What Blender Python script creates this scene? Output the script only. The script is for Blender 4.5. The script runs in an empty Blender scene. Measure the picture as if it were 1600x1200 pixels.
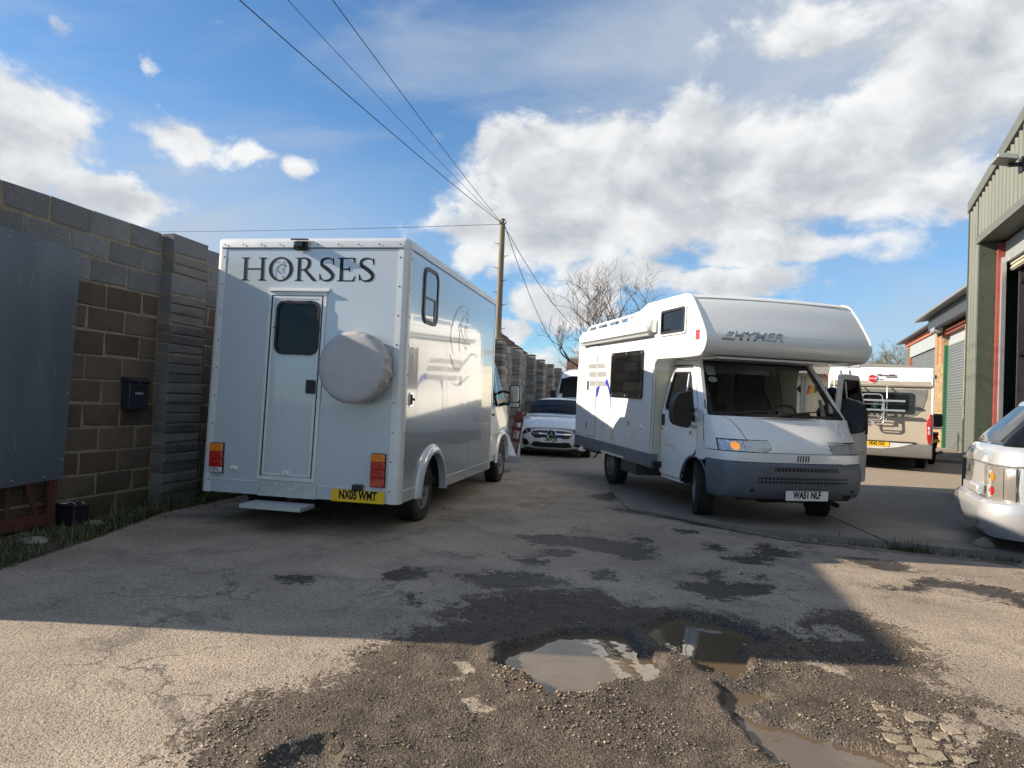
import bpy, bmesh, math, random
import numpy as np
from mathutils import Vector, Matrix, noise
from mathutils.geometry import tessellate_polygon

S = bpy.context.scene
COL = S.collection
R = math.radians
random.seed(7)

# ------------------------------------------------------------------ camera, sky, sun, exposure
cam = bpy.data.cameras.new('camera')
cam.sensor_width = 36.0
cam.lens = 36.0 * 1090 / 1600
cam.clip_start = 0.05
cam.clip_end = 6000
camo = bpy.data.objects.new('camera', cam)
COL.objects.link(camo)
camo.matrix_world = (Matrix.Translation((0, 0, 1.3)) @ Matrix.Rotation(R(90) + 0.024, 4, 'X') @ Matrix.Rotation(0.0427, 4, 'Z'))
S.camera = camo

SUN_EL, SUN_AZ = R(23.2), R(-1.2)      # azimuth of travel, measured from +X towards +Y
sun_dir = Vector((math.cos(SUN_EL) * math.cos(SUN_AZ), math.cos(SUN_EL) * math.sin(SUN_AZ), -math.sin(SUN_EL)))
sl = bpy.data.lights.new('sun', 'SUN')
sl.energy = 4.8
sl.angle = R(0.53)
sl.color = (1.0, 0.86, 0.68)
so = bpy.data.objects.new('sun', sl)
so.rotation_euler = sun_dir.to_track_quat('-Z', 'Y').to_euler()
so.location = (-20, 0, 20)
COL.objects.link(so)

S.view_settings.view_transform = 'Standard'
S.view_settings.look = 'None'
S.view_settings.gamma = 1.0
S.view_settings.use_curve_mapping = False
S.view_settings.exposure = 1.0


class X:
    """a node socket with arithmetic, for writing node graphs as formulas"""
    def __init__(s, t, k): s.t, s.k = t, k
    def m(s, op, *a):
        n = s.t.nodes.new('ShaderNodeMath'); n.operation = op
        for i, v in enumerate((s,) + a):
            if isinstance(v, X): s.t.links.new(v.k, n.inputs[i])
            else: n.inputs[i].default_value = v
        return X(s.t, n.outputs[0])
    def __add__(s, o): return s.m('ADD', o)
    def __sub__(s, o): return s.m('SUBTRACT', o)
    def __mul__(s, o): return s.m('MULTIPLY', o)
    def __truediv__(s, o): return s.m('DIVIDE', o)
    def max(s, o): return s.m('MAXIMUM', o)
    def min(s, o): return s.m('MINIMUM', o)
    def inv(s): return (s * -1.0) + 1.0
    def ss(s, a, b, c=0.0, d=1.0):
        n = s.t.nodes.new('ShaderNodeMapRange'); n.interpolation_type = 'SMOOTHSTEP'
        s.t.links.new(s.k, n.inputs[0])
        for i, v in ((1, a), (2, b), (3, c), (4, d)):
            if isinstance(v, X): s.t.links.new(v.k, n.inputs[i])
            else: n.inputs[i].default_value = v
        return X(s.t, n.outputs[0])


def vmath(t, op, a, b=None):
    n = t.nodes.new('ShaderNodeVectorMath'); n.operation = op
    for i, v in enumerate((a, b)):
        if v is None: continue
        if isinstance(v, X): t.links.new(v.k, n.inputs[i])
        elif op == 'SCALE' and i == 1: n.inputs['Scale'].default_value = v
        else: n.inputs[i].default_value = v
    return X(t, n.outputs[0])


def nz(t, vec, scale, detail=5.0, rough=0.55, dist=0.0, out=0):
    n = t.nodes.new('ShaderNodeTexNoise')
    t.links.new(vec.k, n.inputs['Vector'])
    n.inputs['Scale'].default_value = scale; n.inputs['Detail'].default_value = detail
    n.inputs['Roughness'].default_value = rough; n.inputs['Distortion'].default_value = dist
    return X(t, n.outputs[out])


def vor(t, vec, scale, feature='F1', out='Distance', rnd=1.0):
    n = t.nodes.new('ShaderNodeTexVoronoi'); n.feature = feature
    t.links.new(vec.k, n.inputs['Vector'])
    n.inputs['Scale'].default_value = scale; n.inputs['Randomness'].default_value = rnd
    return X(t, n.outputs[out])


def mixc(t, f, a, b, mode='MIX'):
    n = t.nodes.new('ShaderNodeMix'); n.data_type = 'RGBA'; n.blend_type = mode
    for i, v in ((0, f), (6, a), (7, b)):
        if isinstance(v, X): t.links.new(v.k, n.inputs[i])
        elif i == 0: n.inputs[i].default_value = v
        else: n.inputs[i].default_value = (*v, 1)
    return X(t, n.outputs[2])


# world: daylight sky with broken cumulus, clouds projected by direction
w = bpy.data.worlds.new('World'); S.world = w; w.use_nodes = True
t = w.node_tree; t.nodes.clear()
sky = t.nodes.new('ShaderNodeTexSky'); sky.sky_type = 'NISHITA'; sky.sun_disc = False
sky.sun_elevation = SUN_EL
sky.sun_rotation = math.atan2(-sun_dir.x, -sun_dir.y)
sky.altitude = 50; sky.air_density = 1.0; sky.dust_density = 0.05; sky.ozone_density = 3.5
tc = t.nodes.new('ShaderNodeTexCoord')
D = X(t, tc.outputs['Generated'])
sep = t.nodes.new('ShaderNodeSeparateXYZ'); t.links.new(D.k, sep.inputs[0])
dx, dy, dz = (X(t, sep.outputs[i]) for i in range(3))
az = dx.m('ARCTAN2', dy); el = dz.m('ARCSINE')
comb = t.nodes.new('ShaderNodeCombineXYZ')
t.links.new(az.k, comb.inputs[0]); t.links.new((el * 1.5).k, comb.inputs[1]); t.links.new((az.m('SINE') * 0.4).k, comb.inputs[2])
P = X(t, comb.outputs[0])
wob = vmath(t, 'SCALE', vmath(t, 'SUBTRACT', nz(t, P, 7.0, 6, 0.6, out=1), (0.5, 0.5, 0.5)), 0.10)
wz = t.nodes.new('ShaderNodeSeparateXYZ'); t.links.new(wob.k, wz.inputs[0])
a2 = az + X(t, wz.outputs[0]); e2 = el + X(t, wz.outputs[1]) * 0.7
BLOBS = [  # azimuth, elevation, half sizes, weight: where the cloud banks stand
    (0.042, 0.310, 0.150, 0.074, 1.0), (0.21, 0.318, 0.22, 0.085, 1.1), (0.39, 0.305, 0.17, 0.075, 1.0),
    (0.06, 0.245, 0.20, 0.060, 1.0), (0.25, 0.25, 0.20, 0.045, 0.8), (0.565, 0.415, 0.120, 0.085, 1.0), (0.50, 0.355, 0.11, 0.055, 0.85),
    (0.306, 0.172, 0.12, 0.026, 0.9), (-0.65, 0.290, 0.10, 0.060, 1.0), (-0.525, 0.225, 0.07, 0.034, 0.9),
    (-0.455, 0.313, 0.06, 0.030, 0.75), (-0.385, 0.300, 0.045, 0.026, 0.75), (-0.315, 0.29, 0.03, 0.024, 0.6),
    (0.075, 0.140, 0.09, 0.034, 0.95), (-0.003, 0.097, 0.035, 0.022, 0.8), (-0.063, 0.203, 0.055, 0.035, 0.7),
    (-0.69, 0.25, 0.12, 0.05, 1.2), (-0.598, 0.400, 0.025, 0.012, 0.5), (-0.505, 0.383, 0.022, 0.016, 0.5), (0.53, 0.27, 0.16, 0.04, 0.62), (0.36, 0.215, 0.16, 0.030, 0.72), (0.14, 0.185, 0.12, 0.030, 0.8), (0.02, 0.055, 0.16, 0.02, 0.6), (0.66, 0.47, 0.12, 0.09, 1.0), (0.42, 0.47, 0.2, 0.05, 0.55),
]
cov = None
for a, e, ra, re, wt in BLOBS:
    u = (a2 - a) * (1 / ra); v = (e2 - e) * (1 / re)
    q = ((u * u + v * v).m('SQRT').ss(1.7, 0.0)) * wt
    cov = q if cov is None else cov.max(q)
# away from the view: unseen broken cloud, its cover tuned for the ambient light
away = az.m('ABSOLUTE').ss(0.75, 1.1)
gen = nz(t, P, 1.7, 3, 0.5).ss(0.54, 0.70) * away * el.ss(0.0, 0.1)
high = el.ss(0.62, 0.8) * nz(t, P, 1.2, 3, 0.5).ss(0.58, 0.72)
cov = cov.max(gen).max(high * 0.8)
det = nz(t, P, 6.5, 10, 0.58, 0.25)
fine = nz(t, P, 24.0, 8, 0.62)
dens = (cov * 0.78 + (det - 0.5) * 1.15 + (fine - 0.5) * 0.46)
alpha = dens.ss(0.18, 0.47)
# thin high veil
comb2 = t.nodes.new('ShaderNodeCombineXYZ')
t.links.new((az * 1.0 + el * 1.6).k, comb2.inputs[0]); t.links.new((el * 3.0 - az * 0.8).k, comb2.inputs[1])
veil = nz(t, X(t, comb2.outputs[0]), 2.2, 7, 0.55, 0.6).ss(0.42, 0.75)
vm = ((az - 0.10).ss(-0.22, 0.25) * el.ss(0.16, 0.40)).max((az + 0.45).m('ABSOLUTE').ss(0.5, 0.0) * el.ss(0.36, 0.22) * 0.75)
veil = (veil * 0.55 + vm * 0.75).min(0.88)
# light and shade inside the cloud: sample the same density a little towards the sun (upper left)
off = vmath(t, 'ADD', P, (-0.020, 0.045, 0.0))
det2 = nz(t, off, 6.5, 5, 0.55, 0.25)
lit = ((nz(t, P, 6.5, 5, 0.55, 0.25) - det2) * 2.4 + 0.5)
thick = dens.ss(0.45, 1.15)
shade = (lit.ss(0.0, 1.0) * 0.75 + 0.25 - thick * 0.22).max(0.0).min(1.0)
low_grey = nz(t, P, 4.0, 4, 0.5).ss(0.42, 0.62) * thick
shade = (shade - low_grey * 0.45).max(0.0)
ccol = mixc(t, shade, (0.40, 0.435, 0.49), (0.86, 0.87, 0.875))
horizon = el.ss(0.30, -0.02)
# sky strength, then clouds over it
hs = t.nodes.new('ShaderNodeHueSaturation'); t.links.new(sky.outputs[0], hs.inputs['Color'])
hs.inputs['Saturation'].default_value = 1.12
bg1 = t.nodes.new('ShaderNodeBackground'); t.links.new(mixc(t, horizon, X(t, hs.outputs[0]), mixc(t, 1.0, X(t, hs.outputs[0]), (0.58, 0.80, 0.97), 'MULTIPLY')).k, bg1.inputs[0]); bg1.inputs[1].default_value = 0.088
bgv = t.nodes.new('ShaderNodeBackground'); bgv.inputs[0].default_value = (0.47, 0.53, 0.62, 1); bgv.inputs[1].default_value = 0.56
bg2 = t.nodes.new('ShaderNodeBackground'); t.links.new(ccol.k, bg2.inputs[0]); bg2.inputs[1].default_value = 0.56
m1 = t.nodes.new('ShaderNodeMixShader'); t.links.new(veil.k, m1.inputs[0]); t.links.new(bg1.outputs[0], m1.inputs[1]); t.links.new(bgv.outputs[0], m1.inputs[2])
m2 = t.nodes.new('ShaderNodeMixShader'); t.links.new(alpha.k, m2.inputs[0]); t.links.new(m1.outputs[0], m2.inputs[1]); t.links.new(bg2.outputs[0], m2.inputs[2])
wo = t.nodes.new('ShaderNodeOutputWorld'); t.links.new(m2.outputs[0], wo.inputs[0])


# ------------------------------------------------------------------ mesh helpers
STUFF_PARTS = {'grille_bars', 'grille_pins', 'sheet_edge', 'screws', 'rivets', 'jamb_screws', 'mesh_wires', 'piano_hinge', 'cooling_fins', 'arch_bolts', 'frame_clips', 'window_studs', 'scratches', 'lens_fluting', 'rack_clamps'}


class MB:
    """collects simple solids and builds ONE mesh object from them"""
    def __init__(s): s.v, s.f = [], []
    def add(s, vs, fs):
        b = len(s.v); s.v += [tuple(p) for p in vs]; s.f += [tuple(b + i for i in f) for f in fs]; return s
    def box(s, x0, x1, y0, y1, z0, z1, M=None):
        vs = [Vector((x, y, z)) for z in (z0, z1) for y in (y0, y1) for x in (x0, x1)]
        if M: vs = [M @ p for p in vs]
        return s.add(vs, [(0, 2, 3, 1), (4, 5, 7, 6), (0, 1, 5, 4), (2, 6, 7, 3), (0, 4, 6, 2), (1, 3, 7, 5)])
    def prism(s, poly, vec, holes=()):
        """planar 3D outline pushed along vec, holes allowed"""
        loops = [[Vector(p) for p in poly]] + [[Vector(p) for p in h] for h in holes]
        vec = Vector(vec); flat = [p for l in loops for p in l]; n = len(flat)
        tris = tessellate_polygon(loops)
        nrm = Vector((0, 0, 0))
        for tr in tris:
            nrm += (flat[tr[1]] - flat[tr[0]]).cross(flat[tr[2]] - flat[tr[0]])
        up = nrm.dot(vec) > 0
        fs = []
        for tr in tris:
            a, b, c = tr
            if up: fs += [(a + n, b + n, c + n), (c, b, a)]
            else: fs += [(c + n, b + n, a + n), (a, b, c)]
        o = 0
        for l in loops:
            m = len(l)
            for i in range(m):
                j = (i + 1) % m; fs.append((o + i, o + j, o + j + n, o + i + n))
            o += m
        return s.add(flat + [p + vec for p in flat], fs)
    def grid(s, rows, flip=False):
        n = len(rows[0]); vs = [p for r in rows for p in r]; fs = []
        for i in range(len(rows) - 1):
            for j in range(n - 1):
                q = (i * n + j, i * n + j + 1, (i + 1) * n + j + 1, (i + 1) * n + j)
                fs.append(q[::-1] if flip else q)
        return s.add(vs, fs)
    def tube(s, pts, r, n=8, closed=False, r1=None, caps=True):
        pts = [Vector(p) for p in pts]; m = len(pts); rings = []
        pn = None
        for i, p in enumerate(pts):
            a = pts[(i - 1) % m] if (closed or i) else p
            b = pts[(i + 1) % m] if (closed or i < m - 1) else p
            d = (b - a).normalized()
            if pn is None:
                pn = d.orthogonal().normalized()
            else:
                pn = (pn - d * pn.dot(d))
                pn = pn.normalized() if pn.length > 1e-6 else d.orthogonal().normalized()
            q = d.cross(pn)
            rr = r if r1 is None else r + (r1 - r) * i / max(1, m - 1)
            rings.append([p + (pn * math.cos(2 * math.pi * k / n) + q * math.sin(2 * math.pi * k / n)) * rr for k in range(n)])
        fs = []
        for i in range(m if closed else m - 1):
            for k in range(n):
                a, b = i * n + k, i * n + (k + 1) % n
                c, d_ = ((i + 1) % m) * n + (k + 1) % n, ((i + 1) % m) * n + k
                fs.append((a, b, c, d_))
        if not closed and caps:
            fs.append(tuple(range(n))[::-1]); fs.append(tuple((m - 1) * n + k for k in range(n)))
        return s.add([p for r_ in rings for p in r_], fs)
    def lathe(s, prof, n=32, M=None, closed=False):
        """profile [(radius, along)] turned round the local X axis"""
        vs = []
        for r, a in prof:
            for k in range(n):
                th = 2 * math.pi * k / n
                vs.append(Vector((a, r * math.cos(th), r * math.sin(th))))
        if M: vs = [M @ p for p in vs]
        fs = []
        for i in range(len(prof) - 1):
            for k in range(n):
                fs.append((i * n + k, i * n + (k + 1) % n, (i + 1) * n + (k + 1) % n, (i + 1) * n + k))
        return s.add(vs, fs)
    def ico(s, c, r, sub=1, sq=(1, 1, 1), jit=0.0):
        bm = bmesh.new(); bmesh.ops.create_icosphere(bm, subdivisions=sub, radius=1)
        vs = [Vector(c) + Vector((p.co.x * sq[0], p.co.y * sq[1], p.co.z * sq[2])) * r * (1 + random.uniform(-jit, jit)) for p in bm.verts]
        fs = [tuple(v.index for v in f.verts) for f in bm.faces]; bm.free()
        return s.add(vs, fs)
    def ribbon(s, pts, wid, fn, closed=False):
        """flat stroke in a 2D plane; fn maps (u, v) to a 3D point"""
        n = len(pts); wl = wid if isinstance(wid, (list, tuple)) else [wid] * n
        L, Rr = [], []
        for i in range(n):
            a = Vector(pts[(i - 1) % n]) if (closed or i) else Vector(pts[i])
            b = Vector(pts[(i + 1) % n]) if (closed or i < n - 1) else Vector(pts[i])
            d = (b - a); d = d.normalized() if d.length else Vector((1, 0)); nn = Vector((-d.y, d.x)) * wl[i] / 2
            p = Vector(pts[i]); L.append(fn(*(p + nn))); Rr.append(fn(*(p - nn)))
        if closed: L.append(L[0]); Rr.append(Rr[0])
        return s.grid([Rr, L])
    def xf(s, M): s.v = [tuple(M @ Vector(p)) for p in s.v]; return s
    def mapv(s, fn): s.v = [tuple(fn(*p)) for p in s.v]; return s
    def mesh(s, name, mat=None, smooth=None):
        me = bpy.data.meshes.new(name); me.from_pydata(s.v, [], s.f); me.validate(); me.update()
        if mat: me.materials.append(mat)
        if smooth is not None:
            me.polygons.foreach_set('use_smooth', [True] * len(me.polygons)); me.set_sharp_from_angle(angle=R(smooth))
        return me
    def build(s, name, mat, parent=None, smooth=None, bevel=0, seg=2, fix=False, loc=None):
        me = s.mesh(name, mat, smooth if smooth is not None else (40 if bevel else None))
        if fix:
            bm = bmesh.new(); bm.from_mesh(me); bmesh.ops.recalc_face_normals(bm, faces=bm.faces); bm.to_mesh(me); bm.free()
        o = bpy.data.objects.new(name, me); COL.objects.link(o)
        if parent: o.parent = parent
        if name in STUFF_PARTS: o['kind'] = 'stuff'
        if loc: o.location = loc
        if bevel:
            md = o.modifiers.new('bevel', 'BEVEL'); md.width = bevel; md.segments = seg; md.limit_method = 'ANGLE'; md.angle_limit = R(35)
        return o


def tag(o, label=None, cat=None, group=None, kind=None):
    if label: o['label'] = label
    if cat: o['category'] = cat
    if group: o['group'] = group
    if kind: o['kind'] = kind
    return o


def thing(name, label, cat, loc=(0, 0, 0), rot=(0, 0, 0), group=None):
    o = bpy.data.objects.new(name, None); COL.objects.link(o)
    o.empty_display_size = 0.2
    o.location = loc; o.rotation_euler = rot
    return tag(o, label, cat, group)


def rrect(x0, x1, z0, z1, r, n=5):
    """rounded rectangle outline, counter clockwise in (u, v)"""
    out = []
    for cx, cz, a0 in ((x1 - r, z1 - r, 0), (x0 + r, z1 - r, 90), (x0 + r, z0 + r, 180), (x1 - r, z0 + r, 270)):
        for k in range(n + 1):
            a = R(a0 + 90 * k / n); out.append((cx + r * math.cos(a), cz + r * math.sin(a)))
    return out


def circ(cx, cz, r, n=24, a0=0, a1=360, full=True):
    k = n if full else n + 1
    return [(cx + r * math.cos(R(a0 + (a1 - a0) * i / n)), cz + r * math.sin(R(a0 + (a1 - a0) * i / n))) for i in range(k)]


def cat_rom(pts, k=6, closed=False):
    out = []; n = len(pts); P_ = [Vector(p) for p in pts]
    for i in range(n if closed else n - 1):
        p0 = P_[(i - 1) % n] if (closed or i) else P_[0]
        p1, p2 = P_[i], P_[(i + 1) % n]
        p3 = P_[(i + 2) % n] if (closed or i < n - 2) else P_[-1]
        for j in range(k):
            u = j / k
            out.append(0.5 * ((2 * p1) + (-p0 + p2) * u + (2 * p0 - 5 * p1 + 4 * p2 - p3) * u * u + (-p0 + 3 * p1 - 3 * p2 + p3) * u ** 3))
    if not closed: out.append(P_[-1])
    return out


def text_obj(name, body, size, mat, parent, loc, rot, xs=1.0, bold=0.0, depth=0.002, shear=0.0, align='CENTER'):
    cu = bpy.data.curves.new(name, 'FONT'); cu.body = body; cu.size = size; cu.offset = bold; cu.extrude = depth
    cu.shear = shear; cu.align_x = align; cu.align_y = 'CENTER'; cu.resolution_u = 4
    ob = bpy.data.objects.new(name, cu); COL.objects.link(ob)
    dg = bpy.context.evaluated_depsgraph_get()
    me = bpy.data.meshes.new_from_object(ob.evaluated_get(dg))
    bpy.data.objects.remove(ob); bpy.data.curves.remove(cu)
    me.materials.clear(); me.materials.append(mat)
    o = bpy.data.objects.new(name, me); COL.objects.link(o); o.parent = parent
    o.location = loc; o.rotation_euler = rot; o.scale = (xs, 1, 1)
    return o


FRONT = (R(90), 0, 0)                 # text that faces local -Y
SIDE_R = (R(90), 0, R(90))            # text that faces local +X
SIDE_L = (R(90), 0, R(-90))           # text that faces local -X


def pw(pts):
    """piecewise linear function"""
    xs = [p[0] for p in pts]; ys = [p[1] for p in pts]
    return lambda x: float(np.interp(x, xs, ys))


# ------------------------------------------------------------------ materials
MATS = {}


def mat(name, col, rough=0.5, metal=0.0, coat=0.0, var=0.06, vscale=6.0, bump=0.0, bscale=60.0, ior=1.5, spec=0.5,
        dirt=0.0, dirt_col=(0.16, 0.14, 0.11), dscale=3.0, streak=0.0, streak_col=(0.30, 0.28, 0.24), rvar=0.08, stretch=None, emit=None, coat_rough=0.03, wave=0.0, wscale=1.5):
    if name in MATS: return MATS[name]
    m = bpy.data.materials.new(name); m.use_nodes = True; t = m.node_tree
    b = t.nodes['Principled BSDF']
    tc = t.nodes.new('ShaderNodeTexCoord'); P = X(t, tc.outputs['Object'])
    if stretch:
        P = vmath(t, 'MULTIPLY', P, stretch)
    n = nz(t, P, vscale, 6, 0.6)
    c = mixc(t, n.ss(0.25, 0.75), tuple(max(0, k * (1 - var)) for k in col), tuple(min(1, k * (1 + var)) for k in col))
    if dirt:
        d = (nz(t, P, dscale, 8, 0.65, 0.4).ss(0.48, 0.78)) * dirt
        c = mixc(t, d, c, dirt_col)
    if streak:
        sv = vmath(t, 'MULTIPLY', X(t, tc.outputs['Object']), (14.0, 14.0, 0.55))
        sk = nz(t, sv, 1.0, 5, 0.6).ss(0.55, 0.78) * nz(t, X(t, tc.outputs['Object']), 1.7, 3).ss(0.4, 0.65)
        c = mixc(t, sk * streak, c, streak_col)
    t.links.new(c.k, b.inputs['Base Color'])
    rr = (nz(t, P, vscale * 1.7, 4, 0.6) - 0.5) * (2 * rvar) + rough
    t.links.new(rr.max(0.02).k, b.inputs['Roughness'])
    b.inputs['Metallic'].default_value = metal
    b.inputs['IOR'].default_value = ior
    b.inputs['Specular IOR Level'].default_value = spec
    b.inputs['Coat Weight'].default_value = coat; b.inputs['Coat Roughness'].default_value = coat_rough
    if emit:
        b.inputs['Emission Color'].default_value = (*emit[0], 1); b.inputs['Emission Strength'].default_value = emit[1]
    if bump or wave:
        bn = t.nodes.new('ShaderNodeBump'); bn.inputs['Distance'].default_value = 0.01
        if bump:
            h = nz(t, P, bscale, 4, 0.6) * bump
            if wave: h = h + nz(t, P, wscale, 2, 0.5) * wave
        else:
            h = nz(t, P, wscale, 2, 0.5) * wave
        bn.inputs['Strength'].default_value = 1.0
        t.links.new(h.k, bn.inputs['Height']); t.links.new(bn.outputs[0], b.inputs['Normal'])
        if wave: t.links.new(bn.outputs[0], b.inputs['Coat Normal'])
    MATS[name] = m
    return m


def glass(name, tint=(0.75, 0.8, 0.8), alpha=0.25, rough=0.02, refl=1.0):
    """thin window glass: clear transmission with a mirror film"""
    if name in MATS: return MATS[name]
    m = bpy.data.materials.new(name); m.use_nodes = True; t = m.node_tree; t.nodes.clear()
    tr = t.nodes.new('ShaderNodeBsdfTransparent'); tr.inputs[0].default_value = (*tint, 1)
    gl = t.nodes.new('ShaderNodeBsdfGlossy'); gl.inputs['Roughness'].default_value = rough
    fr = t.nodes.new('ShaderNodeFresnel'); fr.inputs[0].default_value = 1.5
    f = (X(t, fr.outputs[0]) * (1.6 * refl)).min(1.0)
    mx = t.nodes.new('ShaderNodeMixShader'); t.links.new(f.k, mx.inputs[0])
    t.links.new(tr.outputs[0], mx.inputs[1]); t.links.new(gl.outputs[0], mx.inputs[2])
    o = t.nodes.new('ShaderNodeOutputMaterial'); t.links.new(mx.outputs[0], o.inputs[0])
    MATS[name] = m
    return m


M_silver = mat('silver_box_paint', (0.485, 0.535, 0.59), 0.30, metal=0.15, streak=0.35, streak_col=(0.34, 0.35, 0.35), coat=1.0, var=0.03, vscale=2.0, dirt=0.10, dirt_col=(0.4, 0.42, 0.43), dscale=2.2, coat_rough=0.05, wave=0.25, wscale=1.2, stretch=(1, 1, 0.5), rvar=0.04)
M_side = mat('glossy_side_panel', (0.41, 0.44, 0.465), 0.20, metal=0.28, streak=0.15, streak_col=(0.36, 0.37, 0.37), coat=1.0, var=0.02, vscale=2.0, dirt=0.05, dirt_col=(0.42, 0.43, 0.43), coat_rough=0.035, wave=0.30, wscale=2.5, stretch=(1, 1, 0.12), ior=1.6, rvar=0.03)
M_alu = mat('brushed_aluminium', (0.70, 0.71, 0.72), 0.32, metal=0.75, var=0.06, dirt=0.15)
M_trim = mat('pale_trim', (0.66, 0.68, 0.69), 0.35, metal=0.2, var=0.05, dirt=0.30, dirt_col=(0.45, 0.42, 0.38), dscale=5)
M_white = mat('white_gelcoat', (0.80, 0.81, 0.80), 0.30, streak=0.22, streak_col=(0.50, 0.48, 0.40), coat=0.6, var=0.025, vscale=2.5, dirt=0.10, dirt_col=(0.55, 0.53, 0.47), dscale=1.8, coat_rough=0.08, wave=0.1, wscale=1.2)
M_whitep = mat('white_car_paint', (0.80, 0.81, 0.82), 0.28, coat=1.0, var=0.02, dirt=0.06, dirt_col=(0.5, 0.48, 0.44), rvar=0.04)
M_cream = mat('aged_cream_plastic', (0.66, 0.62, 0.48), 0.45, var=0.06, dirt=0.15)
M_skirt = mat('grey_skirt_plastic', (0.15, 0.165, 0.19), 0.5, var=0.10, vscale=4, dirt=0.30, dirt_col=(0.26, 0.25, 0.24), dscale=4)
M_bumper = mat('grey_bumper_plastic', (0.105, 0.122, 0.148), 0.5, var=0.12, vscale=5, dirt=0.35, dirt_col=(0.20, 0.20, 0.20), dscale=4, bump=0.15, bscale=150)
M_black = mat('black_plastic', (0.014, 0.014, 0.017), 0.45, var=0.2, dirt=0.12, dirt_col=(0.06, 0.06, 0.06))
M_blackg = mat('black_gloss', (0.008, 0.008, 0.009), 0.08, coat=0.5, var=0.1, rvar=0.02)
M_dark = mat('dark_underside', (0.012, 0.012, 0.012), 0.9, var=0.3)
M_tyre = mat('tyre_rubber', (0.022, 0.021, 0.021), 0.85, var=0.2, dirt=0.5, dirt_col=(0.075, 0.066, 0.056), dscale=9, bump=0.3, bscale=80)
M_steelrim = mat('dull_steel_rim', (0.24, 0.24, 0.25), 0.45, metal=0.6, var=0.15, dirt=0.5, dirt_col=(0.10, 0.09, 0.08), dscale=14)
M_chrome = mat('bright_chrome', (0.80, 0.80, 0.82), 0.10, metal=1.0, var=0.02, rvar=0.03)
M_pane = mat('dark_window_glass', (0.007, 0.008, 0.009), 0.05, coat=0.0, var=0.2, rvar=0.015, spec=0.22)
M_yellow = mat('yellow_plate', (0.80, 0.50, 0.01), 0.35, var=0.03)
M_platew = mat('white_plate', (0.80, 0.80, 0.78), 0.35, var=0.03)
M_red = mat('red_lens', (0.42, 0.012, 0.012), 0.12, coat=1.0, var=0.15, vscale=25, rvar=0.03)
M_amber = mat('amber_lens', (0.75, 0.20, 0.01), 0.12, coat=1.0, var=0.15, vscale=25, rvar=0.03)
M_clear = mat('clear_lens', (0.55, 0.56, 0.57), 0.12, coat=1.0, metal=0.3, var=0.25, vscale=30)
M_letter = mat('black_vinyl', (0.010, 0.012, 0.016), 0.5, var=0.1, spec=0.2)
M_greyletter = mat('grey_vinyl', (0.27, 0.28, 0.28), 0.4, var=0.08)
M_sidegrey = mat('faded_side_vinyl', (0.23, 0.25, 0.28), 0.3, coat=0.8, var=0.2)
M_sideblue = mat('pale_blue_vinyl', (0.30, 0.46, 0.62), 0.3, coat=0.8, var=0.2)
M_bluevinyl = mat('blue_vinyl', (0.02, 0.035, 0.36), 0.35, var=0.08)
M_goldvinyl = mat('gold_vinyl', (0.62, 0.42, 0.08), 0.4, var=0.1)
M_cover = mat('crumpled_tyre_cover', (0.43, 0.42, 0.43), 0.5, var=0.06, vscale=5, dirt=0.25, dirt_col=(0.33, 0.31, 0.30), bump=0.12, bscale=14)
M_chequer = mat('chequer_plate', (0.55, 0.56, 0.57), 0.38, metal=0.6, var=0.12, vscale=20, dirt=0.2)
M_wood = mat('brown_cabinet_wood', (0.16, 0.085, 0.04), 0.45, var=0.2, stretch=(8, 8, 1))
M_cloth = mat('dark_seat_cloth', (0.018, 0.02, 0.028), 0.9, var=0.3, bump=0.4, bscale=200)
M_inner = mat('grey_interior', (0.10, 0.095, 0.085), 0.8, var=0.15)
M_wind = glass('windscreen_glass', (0.82, 0.87, 0.85), refl=0.8)
M_sideglass = glass('side_window_glass', (0.55, 0.60, 0.58))
M_cool = mat('cool_grey_steel', (0.33, 0.35, 0.36), 0.5, metal=0.3, var=0.08, dirt=0.2)
M_rust = mat('dark_rust_red', (0.115, 0.035, 0.030), 0.65, var=0.25, dirt=0.4, dirt_col=(0.07, 0.05, 0.04), dscale=6)
M_redpaint = mat('red_oxide_paint', (0.24, 0.05, 0.042), 0.55, var=0.15, dirt=0.25)


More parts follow.
